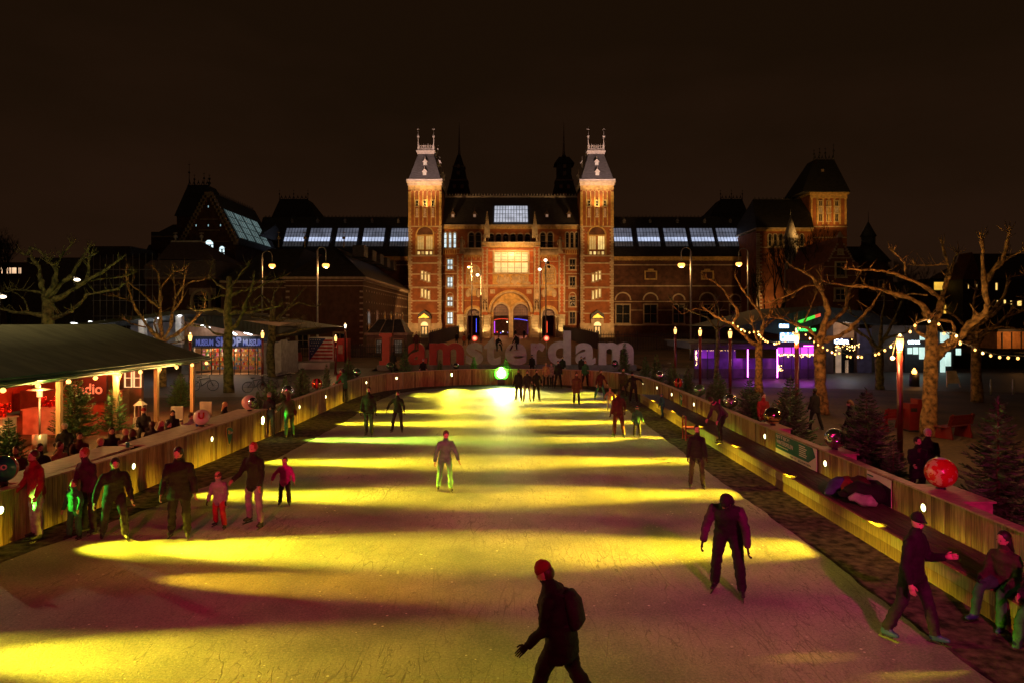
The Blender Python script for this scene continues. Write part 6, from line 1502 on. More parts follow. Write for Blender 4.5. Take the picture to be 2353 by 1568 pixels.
q = MB(); poly(q, [(418,738),(600,771),(600,774),(418,773)], 57.6, .2); q.build("upper_wall", mat("shop_wood", (.4,.22,.14), rough=.6), sh)
q = MB(); q.pbox(606, 640, 786, 862, 55, 5); q.build("side_wall", GW, sh); q = MB(); q.pbox(300, 417, 740, 800, 57, .3); q.build("side_wall", GW, sh); q = MB(); q.pbox(417, 445, 773, 862, 58, .3); q.build("side_wall", GW, sh)
q = MB(); poly(q, [(632,792),(646,780),(646,853),(632,858)], 54, 1.5); q.build("slanted_panel", mat("pale_panel", (.2,.19,.2)), sh)
for a_, b_, y_, d_ in ((318,330,733,51),(403,416,726,51),(352,357,735,52)): q = MB(); q.pbox(a_, b_, y_, 790, d_, .5); q.build("column", mat("white_column", (.6,.6,.6)), sh)
TUBE = glowmat("tube_lamp", (.95,.98,1.), 6.)
for x0, x1, y0, y1, D in ((163,182,741,745,51),(203,219,738,742,51),(239,254,735,739,51),(275,279,731,736,52),(288,294,735,738,52),(316,328,727,733,50.8),(352,366,726,731,50.8),(400,412,719,725,50.8),
                        (461,478,747,752,56.8),(498,514,745,750,56.8),(560,575,763,768,56.8),(532,540,763,768,56.8)):
    q = MB(); q.prism([(gx(x0,D), D, gz(y0+2,D)), (gx(x1,D), D, gz(y1+2,D)), (gx(x1,D), D, gz(y1,D)), (gx(x0,D), D, gz(y0,D))], (0,.4,0)); q.build("tube_light", TUBE, sh)
# glass front with shelves of goods
q = MB(); D = 57.5
for x in (443, 462, 485, 504, 529, 537, 552, 570, 585, 591, 613): q.pbox(x, x+1.3, 799, 861, D, .08)
q.pbox(443, 614, 797.5, 799.5, D, .1); q.pbox(443, 614, 859, 862, D, .1); q.pbox(443, 614, 772, 774, D, .1)
q.build("mullions", IRON, sh)
q = MB(); q.pbox(443, 614, 774, 797, D+.25, .1); q.build("sign_band", mat("sign_band_blue", (.012,.02,.06), rough=.4), sh)
BLU = glowmat("blue_lettering", (.012,.09,.8), .28)
for s_, a, b, y0, y1, bo in (("SHOP",493,552,774,795,.03),("MUSEUM",447,487,779,794,.03),("MUSEUM",556,600,779,794,.03)):
    q = MB(); text_into(q, s_, (gx(a,D), D+.2, gz(y1,D)), (1,0,0), (0,0,1), gx(b,D)-gx(a,D), gz(y0,D)-gz(y1,D), -.06, 0, bo); q.build("sign_lettering", BLU, sh)
q = MB(); q.pbox(443, 614, 774, 862, D+4.5, .1, 0); q.box(gx(443,D), gx(614,D), D+.2, D+4.5, -.0, .02)
q.build("back_wall", mat("shop_interior", (.5,.3,.18)), sh)
cols = [(.6,.05,.03),(.7,.5,.1),(.1,.2,.5),(.7,.7,.65),(.5,.2,.5),(.1,.4,.2),(.8,.35,.1)]
gm = [mat("goods_%s" % n, c, rough=.4) for n, c in zip("red gold blue white violet green orange".split(), cols)]
q = MB()
for sh_ in range(5):
    for i in range(46):
        x = gx(446,D) + i*.135 + rnd.uniform(-.02,.02); z = .35 + sh_*.38
        q.box(x, x+rnd.uniform(.05,.12), D+1.6+(i%3)*.4, D+1.8+(i%3)*.4, z, z+rnd.uniform(.1,.32), rnd.randrange(7))
q.build("goods", gm, sh)["kind"] = "stuff"
light("shop_light", 'POINT', (gx(540,59), 58.6, 2.5), 200, (1.,.6,.28), size=.3); light("shop_light", 'POINT', (gx(470,59), 58.6, 2.5), 130, (1.,.6,.28), size=.3)
light("canopy_light", 'POINT', (gx(360,54), 54, 3.6), 45, (.95,.97,1.), size=.3); light("canopy_light", 'POINT', (gx(540,56.8), 56.8, 3.2), 32, (.95,.97,1.), size=.3); light("canopy_light", 'POINT', (gx(230,54), 54, 3.4), 30, (.95,.97,1.), size=.3)
light("column_wash", 'POINT', (gx(409,50), 50.2, 4.3), 14, (.95,.97,1.), size=.1); light("column_wash", 'POINT', (gx(323,50), 50.2, 4.1), 14, (.95,.97,1.), size=.1)
# flag panel, stone wall, small things on the left pavement
fp = thing("flag_panel", (gx(737,75), 75, 0), "boxy panel painted with a blue starred and red striped flag, red on its right side", "panel"); D = 74.
FW = mat("flag_white", (.6,.58,.55)); FR = mat("flag_red", (.35,.03,.03)); FB = mat("flag_blue", (.02,.04,.14))
q = MB(); q.pbox(709, 765, 775, 833, D, 1.5, 0); 
q.prism([(gx(710.5,D), D-.03, gz(777,D)), (gx(748,D), D-.03, gz(777,D)), (gx(710.5,D), D-.03, gz(828,D))], (0,.03,0), 1)
for i in range(6):
    y0 = 780+i*8.; xa = max(711, 748-(y0+4-777)*.735); q.prism([(gx(xa+1.5,D), D-.028, gz(y0,D)), (gx(764,D), D-.028, gz(y0,D)), (gx(764,D), D-.028, gz(y0+4,D)), (gx(xa-1.5,D), D-.028, gz(y0+4,D))], (0,.028,0), 2)
for i in range(6):
    for j in range(7):
        x = 714+i*5.2+(j%2)*2.4; y = 780.5+j*6.3
        if x-710.5 < (828-y)*.72-5: q.pbox(x-.9, x+.9, y-.9, y+.9, D, 0, 0, .045)
q.build("flag_face", [FW, FB, FR], fp); q = MB(); q.pbox(765.5, 798, 778, 833, D+.3, 1.5, 0); q.pbox(777, 787, 792, 812, D+.3, 0, 1, .02); q.build("red_side", [FR, mat("faded_poster", (.4,.25,.22))], fp)
b = MB(); D = 64.; b.pbox(648, 757, 832, 848, D, 2.4)
o = b.build("stone_wall", mat("pale_stone_block", (.3,.28,.27), var=.2, scale=1), None, loc=(gx(700,D), D, 0)); tag(o, "long low pale stone block wall on the left pavement", "wall")
b = MB(); D = 66.; b.pbox(656, 683, 815, 832, D, 1.5); b.pbox(658, 681, 810, 815, D, 1.4)
o = b.build("covered_box", FR, None, loc=(gx(670,D), D, .7)); tag(o, "dark red covered box standing on the stone wall", "box")
# bicycles
def bike(label, X, Y, rz):
    t = thing("bicycle", (X, Y, 0), label, "bicycle", "parked bicycles on the left pavement", rz)
    BK = mat("bike_black", (.03,.03,.035), rough=.4)
    for x in (-.55, .55):
        q = MB(); pts = [(x+.33*math.cos(a*math.pi/10), 0, .35+.33*math.sin(a*math.pi/10)) for a in range(21)]; q.tube(pts, [.02]*21, 6)
        for a in range(8): q.tube([(x,0,.35),(x+.32*math.cos(a*math.pi/4),0,.35+.32*math.sin(a*math.pi/4))], [.006,.006], 4)
        q.build("wheel", BK, t, local=True)
    q = MB(); P_ = [(-.55,0,.35),(-.12,0,.33),(.4,0,.78),(-.2,0,.82),(-.12,0,.33)]
    q.tube([(-.55,0,.35),(-.12,0,.33)], [.018]*2, 6); q.tube([(-.12,0,.33),(.38,0,.72)], [.022]*2, 6); q.tube([(-.12,0,.33),(-.25,0,.88)], [.02]*2, 6); q.tube([(-.22,0,.75),(.38,0,.84)], [.02]*2, 6); q.tube([(-.55,0,.35),(-.22,0,.75)], [.015]*2, 6); q.tube([(.55,0,.35),(.38,0,.72),(.34,0,1.02)], [.02]*3, 6)
    q.build("frame", BK, t, local=True)
    q = MB(); q.tube([(.2,-.26,1.02),(.34,-.2,1.05),(.34,.2,1.05),(.2,.26,1.02)], [.016]*4, 6); q.build("handlebar", GPOLE, t, local=True)
    q = MB(); q.loft([((-.38,0,.9),(0,1,0),(0,0,1),.08,.03), ((-.25,0,.92),(0,1,0),(0,0,1),.06,.03), ((-.1,0,.9),(0,1,0),(0,0,1),.02,.02)], n=8); q.build("saddle", BK, t, local=True)
    return t
for px, py, rz, lab in ((468,897,.3,"bicycle standing alone in front of the shop front"),(590,900,.6,"bicycle leaning by the big plane tree trunk on the left"),(612,898,2.6,"second bicycle right of the big left plane tree"),(645,900,.2,"bicycle with a crate between the two left plane trees"),(668,893,1.9,"bicycle nearest the small fir trees on the left"),(1410,872,.2,"bicycle parked behind the last big letter")):
    if px == 1410: px, py = 1530, 862
    X, Y = GND(px, py); bike(lab if px != 1530 else "bicycle parked on the right of the big letters", X, Y, rz)

# ---------------------------------------------------------------- terrace tent
tt = thing("terrace_tent", (-20, 26, 0), "long open terrace tent with a dull green canvas roof and orange lit posts", "tent")
CANV = mat("canvas_roof", (.17,.165,.10), rough=.8, var=.22, scale=.8, stretch=(.5,3,3), detail=8, bump=.25)
def canvas():
    q = MB(); n = 24; y0, y1 = 12., 34.5; e = (-15.35, 2.66); r_ = (-20.1, 4.30); l_ = (-24.8, 2.66)
    for k in range(n+1):
        y = y0 + (y1-y0)*k/n
        sg = .05*math.sin(k*math.pi/3)**2
        q.v += [(e[0],y,e[1]-sg*.3), ((e[0]+r_[0])/2,y,(e[1]+r_[1])/2-sg), (r_[0],y,r_[1]), ((l_[0]+r_[0])/2,y,(l_[1]+r_[1])/2-sg), (l_[0],y,l_[1])]
    for k in range(n):
        for i in range(4): a = k*5+i; q.f.append((a, a+1, a+6, a+5)); q.m.append(0); q.sm.append(True)
    m_ = len(q.v); q.v += [(v[0], v[1], v[2]-.03) for v in q.v]; q.f += [tuple(i+m_ for i in reversed(f)) for f in q.f[:]]; q.m += [0]*(len(q.f)-len(q.m)); q.sm += [True]*(len(q.f)-len(q.sm))
    return q
canvas().build("canopy", CANV, tt)
q = MB(); q.tube([(-15.3,12,2.58),(-15.3,34.6,2.58)], [.07,.07], 8); q.tube([(-15.34,12,2.70),(-15.34,34.6,2.70)], [.03,.03], 6); q.tube([(-15.3,34.55,2.6),(-20.1,34.55,4.24)], [.04,.04], 6); q.tube([(-15.75,12,2.42),(-15.75,34.3,2.42)], [.05,.05], 6)
for y in (15,21,27.2,33.8): q.tube([(-15.8,y,2.5),(-20.1,y,4.15),(-24.4,y,2.5)], [.06]*3, 6)
q.build("eave_beam", mat("green_tube", (.05,.16,.08), rough=.5), tt)
POSTM = mat("post_timber", (.50,.34,.17), rough=.6, var=.2, stretch=(4,4,.6))
for y in (17., 20.4, 23.8, 27.2, 30.3, 33.7):
    q = MB(); q.box(-15.86,-15.70, y-.08, y+.08, 0, 2.42); q.tube([(-15.78,y+.08,1.95),(-15.78,y+.5,2.4)], [.025,.025], 6); q.build("post", POSTM, tt)
for y in (19., 24.5, 30., 34.): q = MB(); q.box(-24.3,-24.15, y-.08, y+.08, 0, 2.5); q.build("post", POSTM, tt)
st_ = thing("string_lights", (-15.45, 25, 2.5), "string of round warm bulbs hanging under the eave of the terrace tent", "string lights")
BULB = glowmat("warm_bulb", (1.,.46,.10), 3.4); CABLE = mat("cable", (.02,.02,.02))
q = MB(); ys_ = [16+i*1.52 for i in range(13)]
q.tube([(-15.42, y, 2.44 - .05*(i % 2)) for i, y in enumerate(ys_)], [.012]*len(ys_), 5); q.build("cable", CABLE, st_)
for i, y in enumerate(ys_):
    q = MB(); q.ball((-15.33, y, 2.36), .08, nu=8, nv=6); q.build("bulb", BULB, st_)
for y in (18, 22.5, 27, 31.5): light("eave_light", 'POINT', (-15.5, y, 2.2), 240, (1.,.55,.14), size=.1)
light("tent_red_light", 'POINT', (-20, 31, 2.2), 520, (1.,.06,.015), size=.3); light("tent_red_light", 'POINT', (-19.5, 24, 2.2), 560, (1.,.08,.02), size=.3); light("tent_red_light", 'POINT', (-19, 18, 2.2), 380, (1.,.10,.02), size=.3)
q = MB()
for i in range(44): y = 13 + i*.5; q.add([(-24.1+.08*(i%2),y,.1),(-24.1+.08*((i+1)%2),y+.5,.1),(-24.1+.08*((i+1)%2),y+.5,2.5),(-24.1+.08*(i%2),y,2.5)], [(0,1,2,3)], 0, True)
q.build("red_lit_back", mat("red_lit_cloth", (.45,.10,.05), rough=.9), tt)  # added panel; red light on the tent's back put into its colour
# things under the tent
bar = thing("radio_bar", (-20.6, 33, 0), "dark bar stand with pale lettering and lit shelves under the tent", "bar")
q = MB(); q.box(-23.5,-18.6,32.6,33.2,0,1.15); q.box(-23.8,-18.4,33.9,34.1,0,2.4); q.build("counter", mat("bar_wood", (.16,.08,.05)), bar)
q = MB(); q.box(-21.2,-19.3,32.5,32.58,.6,1.9); q.build("sign_board", IRON, bar)
q = MB(); text_into(q, "Radio", (-21.0,32.49,1.0), (1,0,0), (0,0,1), 1.5, .5, -.03, bold=.02); q.build("lettering", glowmat("radio_lettering", (1.,.3,.12), .5), bar)
for x in (-19.15,-18.7): q = MB(); q.box(x,x+.03,33.7,33.8,1.2,2.1); q.box(x+.33,x+.36,33.7,33.8,1.2,2.1); q.box(x,x+.36,33.69,33.81,1.2,1.23); q.box(x,x+.36,33.69,33.81,1.65,1.68); q.box(x,x+.36,33.69,33.81,2.07,2.10); q.build("lit_shelf", glowmat("shelf_light", (1.,.6,.25), 1.1), bar)
PALEB = mat("pale_board", (.5,.4,.34), rough=.6)
for x, y, w_, lab in ((-18.4,27.2,1.7,"white counter box under the tent behind the spruce"),(-17.6,22.4,1.5,"low white counter box near the left frame edge under the tent"),(-18.8,24.6,1.4,"white box table in the middle of the tent")):
    b = MB(); b.box(x-w_/2,x+w_/2,y-.35,y+.35,0,.95); b.box(x-w_/2-.05,x+w_/2+.05,y-.4,y+.4,.95,1.0); o = b.build("counter_box", PALEB, None, loc=(x,y,0)); tag(o, lab, "counter", "white counter boxes under the tent")
RB = mat("red_bauble", (.6,.03,.02), rough=.15, metal=.6)
for x, y, lab in ((-18.0,27.1,"heap of shiny red baubles on the white counter box"),(-18.7,24.6,"heap of shiny red baubles on the middle white box")):
    q = MB()
    for i in range(70): q.ball((x+rnd.uniform(-.6,.6), y+rnd.uniform(-.25,.25), 1.05+rnd.uniform(0,.38)), rnd.uniform(.05,.085), nu=8, nv=6)
    o = q.build("bauble_heap", RB, None, loc=(x,y,1.)); o["kind"] = "stuff"; tag(o, lab, "baubles")
ht = thing("patio_heater", (-16.5, 23.9, 0), "tall patio heater with a round metal reflector inside the tent", "heater"); x, y = gx(91,23.2), 23.2
ht.location = (x,y,0); WL[ht.name] = Vector((x,y,0))
q = MB(); q.cyl((x,y,0), .22, .6, 14); q.cyl((x,y,.6), .03, 1.3, 8); q.build("stand", GPOLE, ht); q = MB(); q.cyl((x,y,1.88), .09, .22, 12); q.build("burner", glowmat("heater_glow", (1.,.3,.1), 1.5), ht)
q = MB(); q.loft([((x,y,2.12),(1,0,0),(0,1,0),.38,.38),((x,y,2.2),(1,0,0),(0,1,0),.12,.12)], n=18); q.build("reflector", GPOLE, ht)
ln = thing("lantern", (-15.3, 28.2, .0), "white wooden lantern standing by a tent post", "lantern"); x, y, z = -15.35, 28.2, .5
q = MB(); q.box(x-.2,x+.2,y-.2,y+.2,0,.5); [q.box(x+a*.15-.02,x+a*.15+.02,y+b_*.15-.02,y+b_*.15+.02,.5,1.0) for a in (-1,1) for b_ in (-1,1)]; q.frustum(x-.2,x+.2,y-.2,y+.2,1.0,x-.04,x+.04,y-.04,y+.04,1.18); q.ball((x,y,1.22),.05,nu=8,nv=6); q.build("case", PALEB, ln)
sc_ = [(-13.6,27.5),(-13.2,29.2)]
for i, (x, y) in enumerate(sc_):
    q = MB(); q.box(x-.25,x+.25,y-.25,y+.25,.4,.46); q.box(x-.25,x+.25,y+.2,y+.26,.46,1.0); [q.box(x+a*.21-.02,x+a*.21+.02,y+b_*.21-.02,y+b_*.21+.02,0,.4) for a in (-1,1) for b_ in (-1,1)]
    o = q.build("white_chair", PALEB, None, loc=(x,y,0)); tag(o, ["white chair by the second tent post on the terrace","white chair just behind the long haired guests"][i], "chair", "white chairs on the terrace")
for x, y, m, lab in ((-10.35,16.6,'red',"red paper cup on the table by the blond man"),(-10.25,18.2,'teal',"small teal tea light glass on the ledge"),(-10.1,21.9,'navy',"blue glass on the ledge beside the white globe")):
    q = MB(); q.cyl((x,y,1.08), .045, .13, 12, r2=.055); o = q.build("cup", mat("cup_"+m, dict(red=(.5,.1,.06),teal=(.03,.3,.2),navy=(.02,.08,.35))[m], rough=.3), None, loc=(x,y,1.08)); tag(o, lab, "cup")

# ---------------------------------------------------------------- right side: cafe pavilions
cp = thing("glass_cafe_pavilion", (gx(1730,53), 53, 0), "low glass cafe pavilion glowing purple inside with a flat black roof", "pavilion"); D = 53.
PUR = glowmat("purple_lit_blind", (.42,.04,.95), .30, var=.5, scale=.7, col=(.1,.02,.15)); PUR2 = glowmat("violet_room", (.25,.05,.6), .09, var=.8, scale=.9, col=(.05,.02,.08)); MAG = glowmat("magenta_panel", (.75,.03,1.), .85, var=.25, scale=1.)
q = MB(); q.pbox(1586, 1786, 790, 801, D, 8); q.box(gx(1586,D), gx(1872,D)+1, D+.5, D+9, gz(790,D), gz(786,D)); q.pbox(1787, 1875, 786, 797, D+.3, 8); q.build("roof", mat("black_roof", (.03,.03,.035)), cp)
q = MB(); q.pbox(1595, 1640, 803, 822, D+.15, .05, 0); q.pbox(1652, 1690, 803, 822, D+.15, .05, 1); q.pbox(1595, 1786, 822, 846, D+.6, .05, 1); q.pbox(1788, 1872, 812, 850, D+1.2, .05, 1); q.pbox(1787, 1873, 797, 811.5, D+.35, .05, 2); q.pbox(1595,1872,846,868,D+.5,.05,3)
q.build("glass_wall", [PUR, PUR2, MAG, mat("dark_panel", (.04,.03,.05))], cp)
q = MB()
for x in (1594,1625,1651,1683,1716,1750,1785,1800,1818,1838,1856,1872): q.pbox(x, x+1.2, 797, 870, D, .08)
q.build("posts", IRON, cp)
for x, y0, y1 in ((1716.5,802,865),(1784,801,866)): q = MB(); X_ = gx(x,D); q.tube([(X_,D-.12,gz(y1,D)),(X_,D-.12,gz(y0,D))], [.045,.045], 8); q.build("neon_tube", glowmat("magenta_neon", (1.,.12,.95), 9.), cp)
q = MB(); q.pbox(1846,1873,793.5,795.2,D,.05,0,.1); q.build("neon_tube", MATS["magenta_neon"], cp)
FAIRY = glowmat("fairy_bulb", (1.,.55,.16), 12.)
q = MB()
for i in range(120):
    x = rnd.uniform(1788,1872); y = 813+rnd.uniform(0,4)*(1+.8*math.sin(x*.4)); q.ball(W(x,y,D-.05), .022, nu=5, nv=4)
for i in range(24): q.ball(W(1597+rnd.uniform(0,4), rnd.uniform(804,838), D-.05), .024, nu=5, nv=4)
for i in range(14): q.ball(W(1790+rnd.gauss(0,3), rnd.uniform(838,853), D-.3), .03, nu=5, nv=4)
for i in range(20): q.ball(W(rnd.uniform(1600,1690), 804.5, D-.02), .012, nu=5, nv=4)
q.build("fairy_lights", FAIRY, cp)["kind"] = "stuff"
light("cafe_purple_light", 'POINT', (gx(1730,52), 51.3, 1.4), 90, (.6,.06,1.), size=.3); light("cafe_purple_light", 'POINT', (gx(1845,52), 51.6, 1.6), 90, (.7,.05,1.), size=.3)
q = MB(); X_, Y_ = gx(1620,52), 51.6
# wedge roofed building behind
wb = thing("wedge_roof_building", (gx(1900,60), 60, 0), "dark wedge roofed building with glowing white and green signs on the right", "building"); D = 58.
q = MB(); poly(q, [(1690,751),(1885,703),(1990,716),(2060,735),(2060,748),(1905,738),(1790,768)], D, 16)
for i in range(20): x = 1700+i*9.3; q.pbox(x, x+.6, 749-(x-1700)*.245, 768-(x-1700)*.1-8, D, 0, 1, .05)
q.build("roof_fascia", [MET, IRON], wb)
q = MB(); q.pbox(1790, 1905, 740, 862, D+3, .3, 0); q.pbox(1884, 1914, 738, 862, D+1, 4, 1); q.pbox(1914, 1962, 738, 776, D+2, .3, 2); q.pbox(1974, 2002, 755, 866, D+1.5, .4, 3); q.pbox(2002, 2150, 748, 866, D+3, .4, 1); q.pbox(1962,1974,738,862,D+2.2,.3,1)
q.build("wall", [mat("warm_grey_wall", (.22,.15,.13)), mat("brown_panel", (.09,.05,.04)), mat("blond_panel", (.45,.28,.18)), mat("slate_blue_panel", (.10,.09,.18))], wb)
SIGNW = glowmat("sign_letters_white", (.70,.90,1.), 7.); SIGNB = glowmat("sign_back_blue", (.15,.45,1.), 1.2); SIGNG = glowmat("sign_letters_green", (.03,1.,.1), 4.)
def lit_sign(s_, a, b, y0, y1, D, m, back=None, bold=.02, name="lit_sign"):
    q = MB(); text_into(q, s_, (gx(a,D), D, gz(y1,D)), (1,0,0), (0,0,1), gx(b,D)-gx(a,D), gz(y0,D)-gz(y1,D), -.05, 0, bold)
    if back: q.pbox(a-1.5, b+1.5, y0-1, y1+1, D+.06, .03, 1)
    return q.build(name, [m, back or m], wb)
lit_sign("Cobra", 1793, 1826, 765, 784, 56., SIGNW, SIGNB, .03); lit_sign("Cobra", 1791, 1811, 745, 753, 57., SIGNW, SIGNB, .03); lit_sign("Cobra", 1917, 1949, 778, 789, 58.5, SIGNW, MATS["slate_blue_panel"], .03)
lit_sign("Heineken", 1833, 1874, 752, 761, 56.5, SIGNG, None, .02)
q = MB(); poly(q, [(1832,738),(1872,724),(1872,731),(1840,743)], 57.3, .1, 0); poly(q, [(1872.5,724),(1885,720),(1885,727),(1872.5,731)], 57.3, .1, 1); q.build("coloured_strip", [glowmat("green_strip", (.05,.9,.05), .8, var=.5, scale=2), glowmat("red_strip", (1.,.08,.03), .8)], wb)
q = MB()
for x0, x1, y0, y1, m in ((1920,1931,800,858,0),(1934,1944,798,862,1),(1946,1960,796,862,1),(1940,1948,826,858,0)): q.pbox(x0, x1, y0, y1, D+2, .1, m, .1)
for i in range(40): q.ball(W(rnd.uniform(1918,1975), 795+rnd.gauss(0,5), D+1.5), .03, nu=5, nv=4, m=2)
q.build("entrance", [glowmat("dim_doorway", (1.,.6,.35), .22, var=.6), DGL, FAIRY], wb)
CY = glowmat("cyan_white_room", (.70,1.,.88), .85, var=.25, scale=.6)
D2 = 60.; q = MB(); q.pbox(2078, 2150, 790, 860, D2, .3, 0); q.pbox(2155, 2190, 760, 862, D2+.1, .3, 0)
for a, b, y0, y1 in ((2084,2094,798,812),(2097,2108,797,813),(2111,2123,797,824),(2113,2124,769,781),(2160,2179,764,786),(2160,2170,819,854),(2172,2183,808,840),(2196,2206,800,815)): q.pbox(a, b, y0, y1, D2, .05, 1, .08)
q.build("lit_entrance", [mat("dark_frame", (.03,.03,.035)), CY], wb)
q = MB(); text_into(q, "CAFE", (gx(2083,D2), D2-.2, gz(789,D2)), (1,0,0), (0,0,1), gx(2096,D2)-gx(2083,D2), .27, -.04, 0, .02); text_into(q, "BAR", (gx(2099,D2), D2-.2, gz(789,D2)), (1,0,0), (0,0,1), gx(2110,D2)-gx(2099,D2), .27, -.04, 0, .02); q.build("lit_sign", SIGNW, wb)
light("entrance_light", 'POINT', (gx(2120,58), 58.5, 2.6), 60, (.8,1.,.9), size=.2); light("entrance_light", 'POINT', (gx(1938,57), 56.4, 2.8), 60, (.7,.85,1.), size=.2); light("entrance_light", 'POINT', (gx(1810,54), 54.2, 3.6), 40, (.6,.8,1.), size=.2); light("panel_light", 'POINT', (gx(1938,59), 58.6, 4.2), 40, (1.,.7,.45), size=.1)
# houses on the right
gh = thing("gabled_brick_house", (gx(1932,100), 100, .5), "old brick house with a stepped pointed gable and pale stone bands", "building"); D = 100.
HB = mat("house_brick", (.17,.06,.04), var=.3, scale=1.5)
q = MB(); poly(q, [(1892,800),(1892,604),(1900,600),(1925,556),(1926,546),(1934,546),(1935,556),(1962,600),(1972,604),(1972,800)], D, 14, 0)
for y, a, b in ((575,1916,1944),(592,1906,1956),(612,1892,1972),(632,1892,1972),(652,1892,1972)): q.pbox(a, b, y, y+1.8, D, 0, 1, .08)
for i in range(8):
    for sx in (0, 1): x = (1902+i*3) if not sx else (1960-i*3.1); y = 598-i*5.4; q.pbox(x-2, x+2, y, y+4, D, 0, 1, .12)
q.pbox(1924, 1936, 541, 546, D, .5, 1, .1); q.prism([(gx(1925,D), D-.1, gz(541,D)), (gx(1935,D), D-.1, gz(541,D)), (gx(1930,D), D-.1, gz(532,D))], (0,.5,0), 1)
q.build("gable_wall", [HB, mat("house_stone", (.4,.3,.25))], gh)
wsub(gh, 1926, 1934, 574, 584, D, DGL, nx=2, ny=2, surround=.15, fm=TRIM); wsub(gh, 1920, 1940, 604, 636, D, DGL, nx=2, ny=3, surround=.2, fm=DGF); wsub(gh, 1918, 1942, 664, 690, D, DGL, nx=2, ny=2, surround=.2, fm=TRIM)
th = thing("turreted_house", (gx(2010,104), 104, .5), "dark house with a round pointed turret roof on the right", "building"); D = 104.
q = MB(); q.pbox(1973, 2052, 628, 800, D, 14, 0); X_ = gx(2010,D); q.cyl((X_, D+2, gz(640,D)), 2.7, gz(600,D)-gz(640,D), 14, m=0); q.pbox(1973, 2052, 630, 634, D, 0, 1, .2); q.pbox(1973, 2052, 690, 692, D, 0, 1, .1); q.build("wall", [mat("dark_house_brick", (.10,.04,.03), var=.3), mat("dim_house_stone", (.3,.24,.2))], th)
q = MB(); q.prism([(gx(1965,D), D-.3, gz(630,D)), (gx(1965,D), D+7, gz(555,D)), (gx(1965,D), D+14, gz(630,D))], (gx(2055,D)-gx(1965,D), 0, 0)); q.cyl((X_, D+2, gz(600,D)), 3.2, gz(560,D)-gz(600,D), 14, r2=1.1); q.cyl((X_, D+2, gz(560,D)), 1.0, gz(540,D)-gz(560,D), 10); q.cyl((X_, D+2, gz(540,D)), 1.2, gz(505,D)-gz(540,D), 10, r2=.05); q.tube([(X_,D+2,gz(506,D)),(X_,D+2,gz(482,D))], [.06,.02], 5); q.build("roof", SLD, th)
for x in (1995, 2018): wsub(th, x, x+10, 645, 668, D, DGL, nx=2, ny=2, surround=.12, fm=DGF)
mh = thing("modern_lit_house", (gx(2190,108), 108, .5), "modern block with tall amber lit stair windows between the trees on the right", "building"); D = 108.
q = MB(); q.pbox(2135, 2240, 640, 800, D, 12); q.build("wall", mat("black_facade", (.03,.025,.02)), mh)
AMB = glowmat("amber_stair_window", (1.,.55,.06), 1.0, var=.35, scale=.3)
for a, b, y0, y1, ny in ((2143,2170,647,668,1),(2181,2202,663,709,4),(2210.5,2232,680,728,5),(2165,2174,700,722,2)): wsub(mh, a, b, y0, y1, D, AMB, nx=1, ny=ny, fm=DGF, bar=.07)
rh = thing("steep_roofed_house", (gx(2290,104), 104, .5), "dark house with a steep tiled roof and small lit windows at the right frame edge", "building"); D = 104.
q = MB(); q.pbox(2212, 2420, 640, 800, D, 14); q.prism([(gx(2208,D), D-.3, gz(642,D)), (gx(2230,D), D-.3, gz(580,D)), (gx(2252,D), D-.3, gz(642,D))], (0,3,0), 1); q.build("wall", [mat("black_facade2", (.035,.02,.015)), mat("gable_dark_red", (.10,.03,.02))], rh)
q = MB(); q.prism([(gx(2240,D), D-.2, gz(640,D)), (gx(2232,D+6), D+6, gz(583,D+6)), (gx(2240,D), D+14, gz(640,D))], (30,0,0)); q.build("roof", SLD, rh)
for a, b, y0, y1 in ((2221,2226,652,665),(2239,2245,652,665),(2284,2292,649,668),(2287,2293,689,700),(2303,2311,688,699),(2318,2325,690,701),(2334,2347,690,704)): wsub(rh, a, b, y0, y1, D, glowmat("amber_small_window", (1.,.62,.16), 1.3, var=.5, scale=.8), nx=1, ny=1, fm=DGF)
os_ = thing("orange_lit_front", (gx(2330,75), 75, 0), "long low shop front lit orange behind the hedge at the right edge", "building"); D = 75.
q = MB(); q.pbox(2290, 2420, 762, 800, D, 5, 0); q.pbox(2286, 2420, 756, 762, D, 5.2, 1, .4); [q.pbox(2300+i*22, 2302+i*22, 763, 800, D, 0, 1, .1) for i in range(6)]; q.build("wall", [mat("ochre_wall", (.4,.2,.08)), MATS["black_roof"]], os_); light("front_light", 'POINT', (gx(2330,74), 73, 3.), 160, (1.,.4,.1), size=.2)
b = MB(); D = 66.
for i in range(1200): p = W(rnd.uniform(2175,2420), rnd.uniform(808,850), D+rnd.uniform(-.6,.6)); s_ = .14; b.add([p+Vector((rnd.uniform(-s_,s_),rnd.uniform(-s_,s_),rnd.uniform(-s_,s_))) for _ in range(3)], [(0,1,2)])
b.pbox(2180, 2420, 810, 850, D, .8)
o = b.build("hedge", mat("hedge_leaf", (.02,.03,.012)), None, loc=(gx(2300,D), D, 0)); tag(o, "dark clipped hedge in front of the orange lit shop front", "hedge")
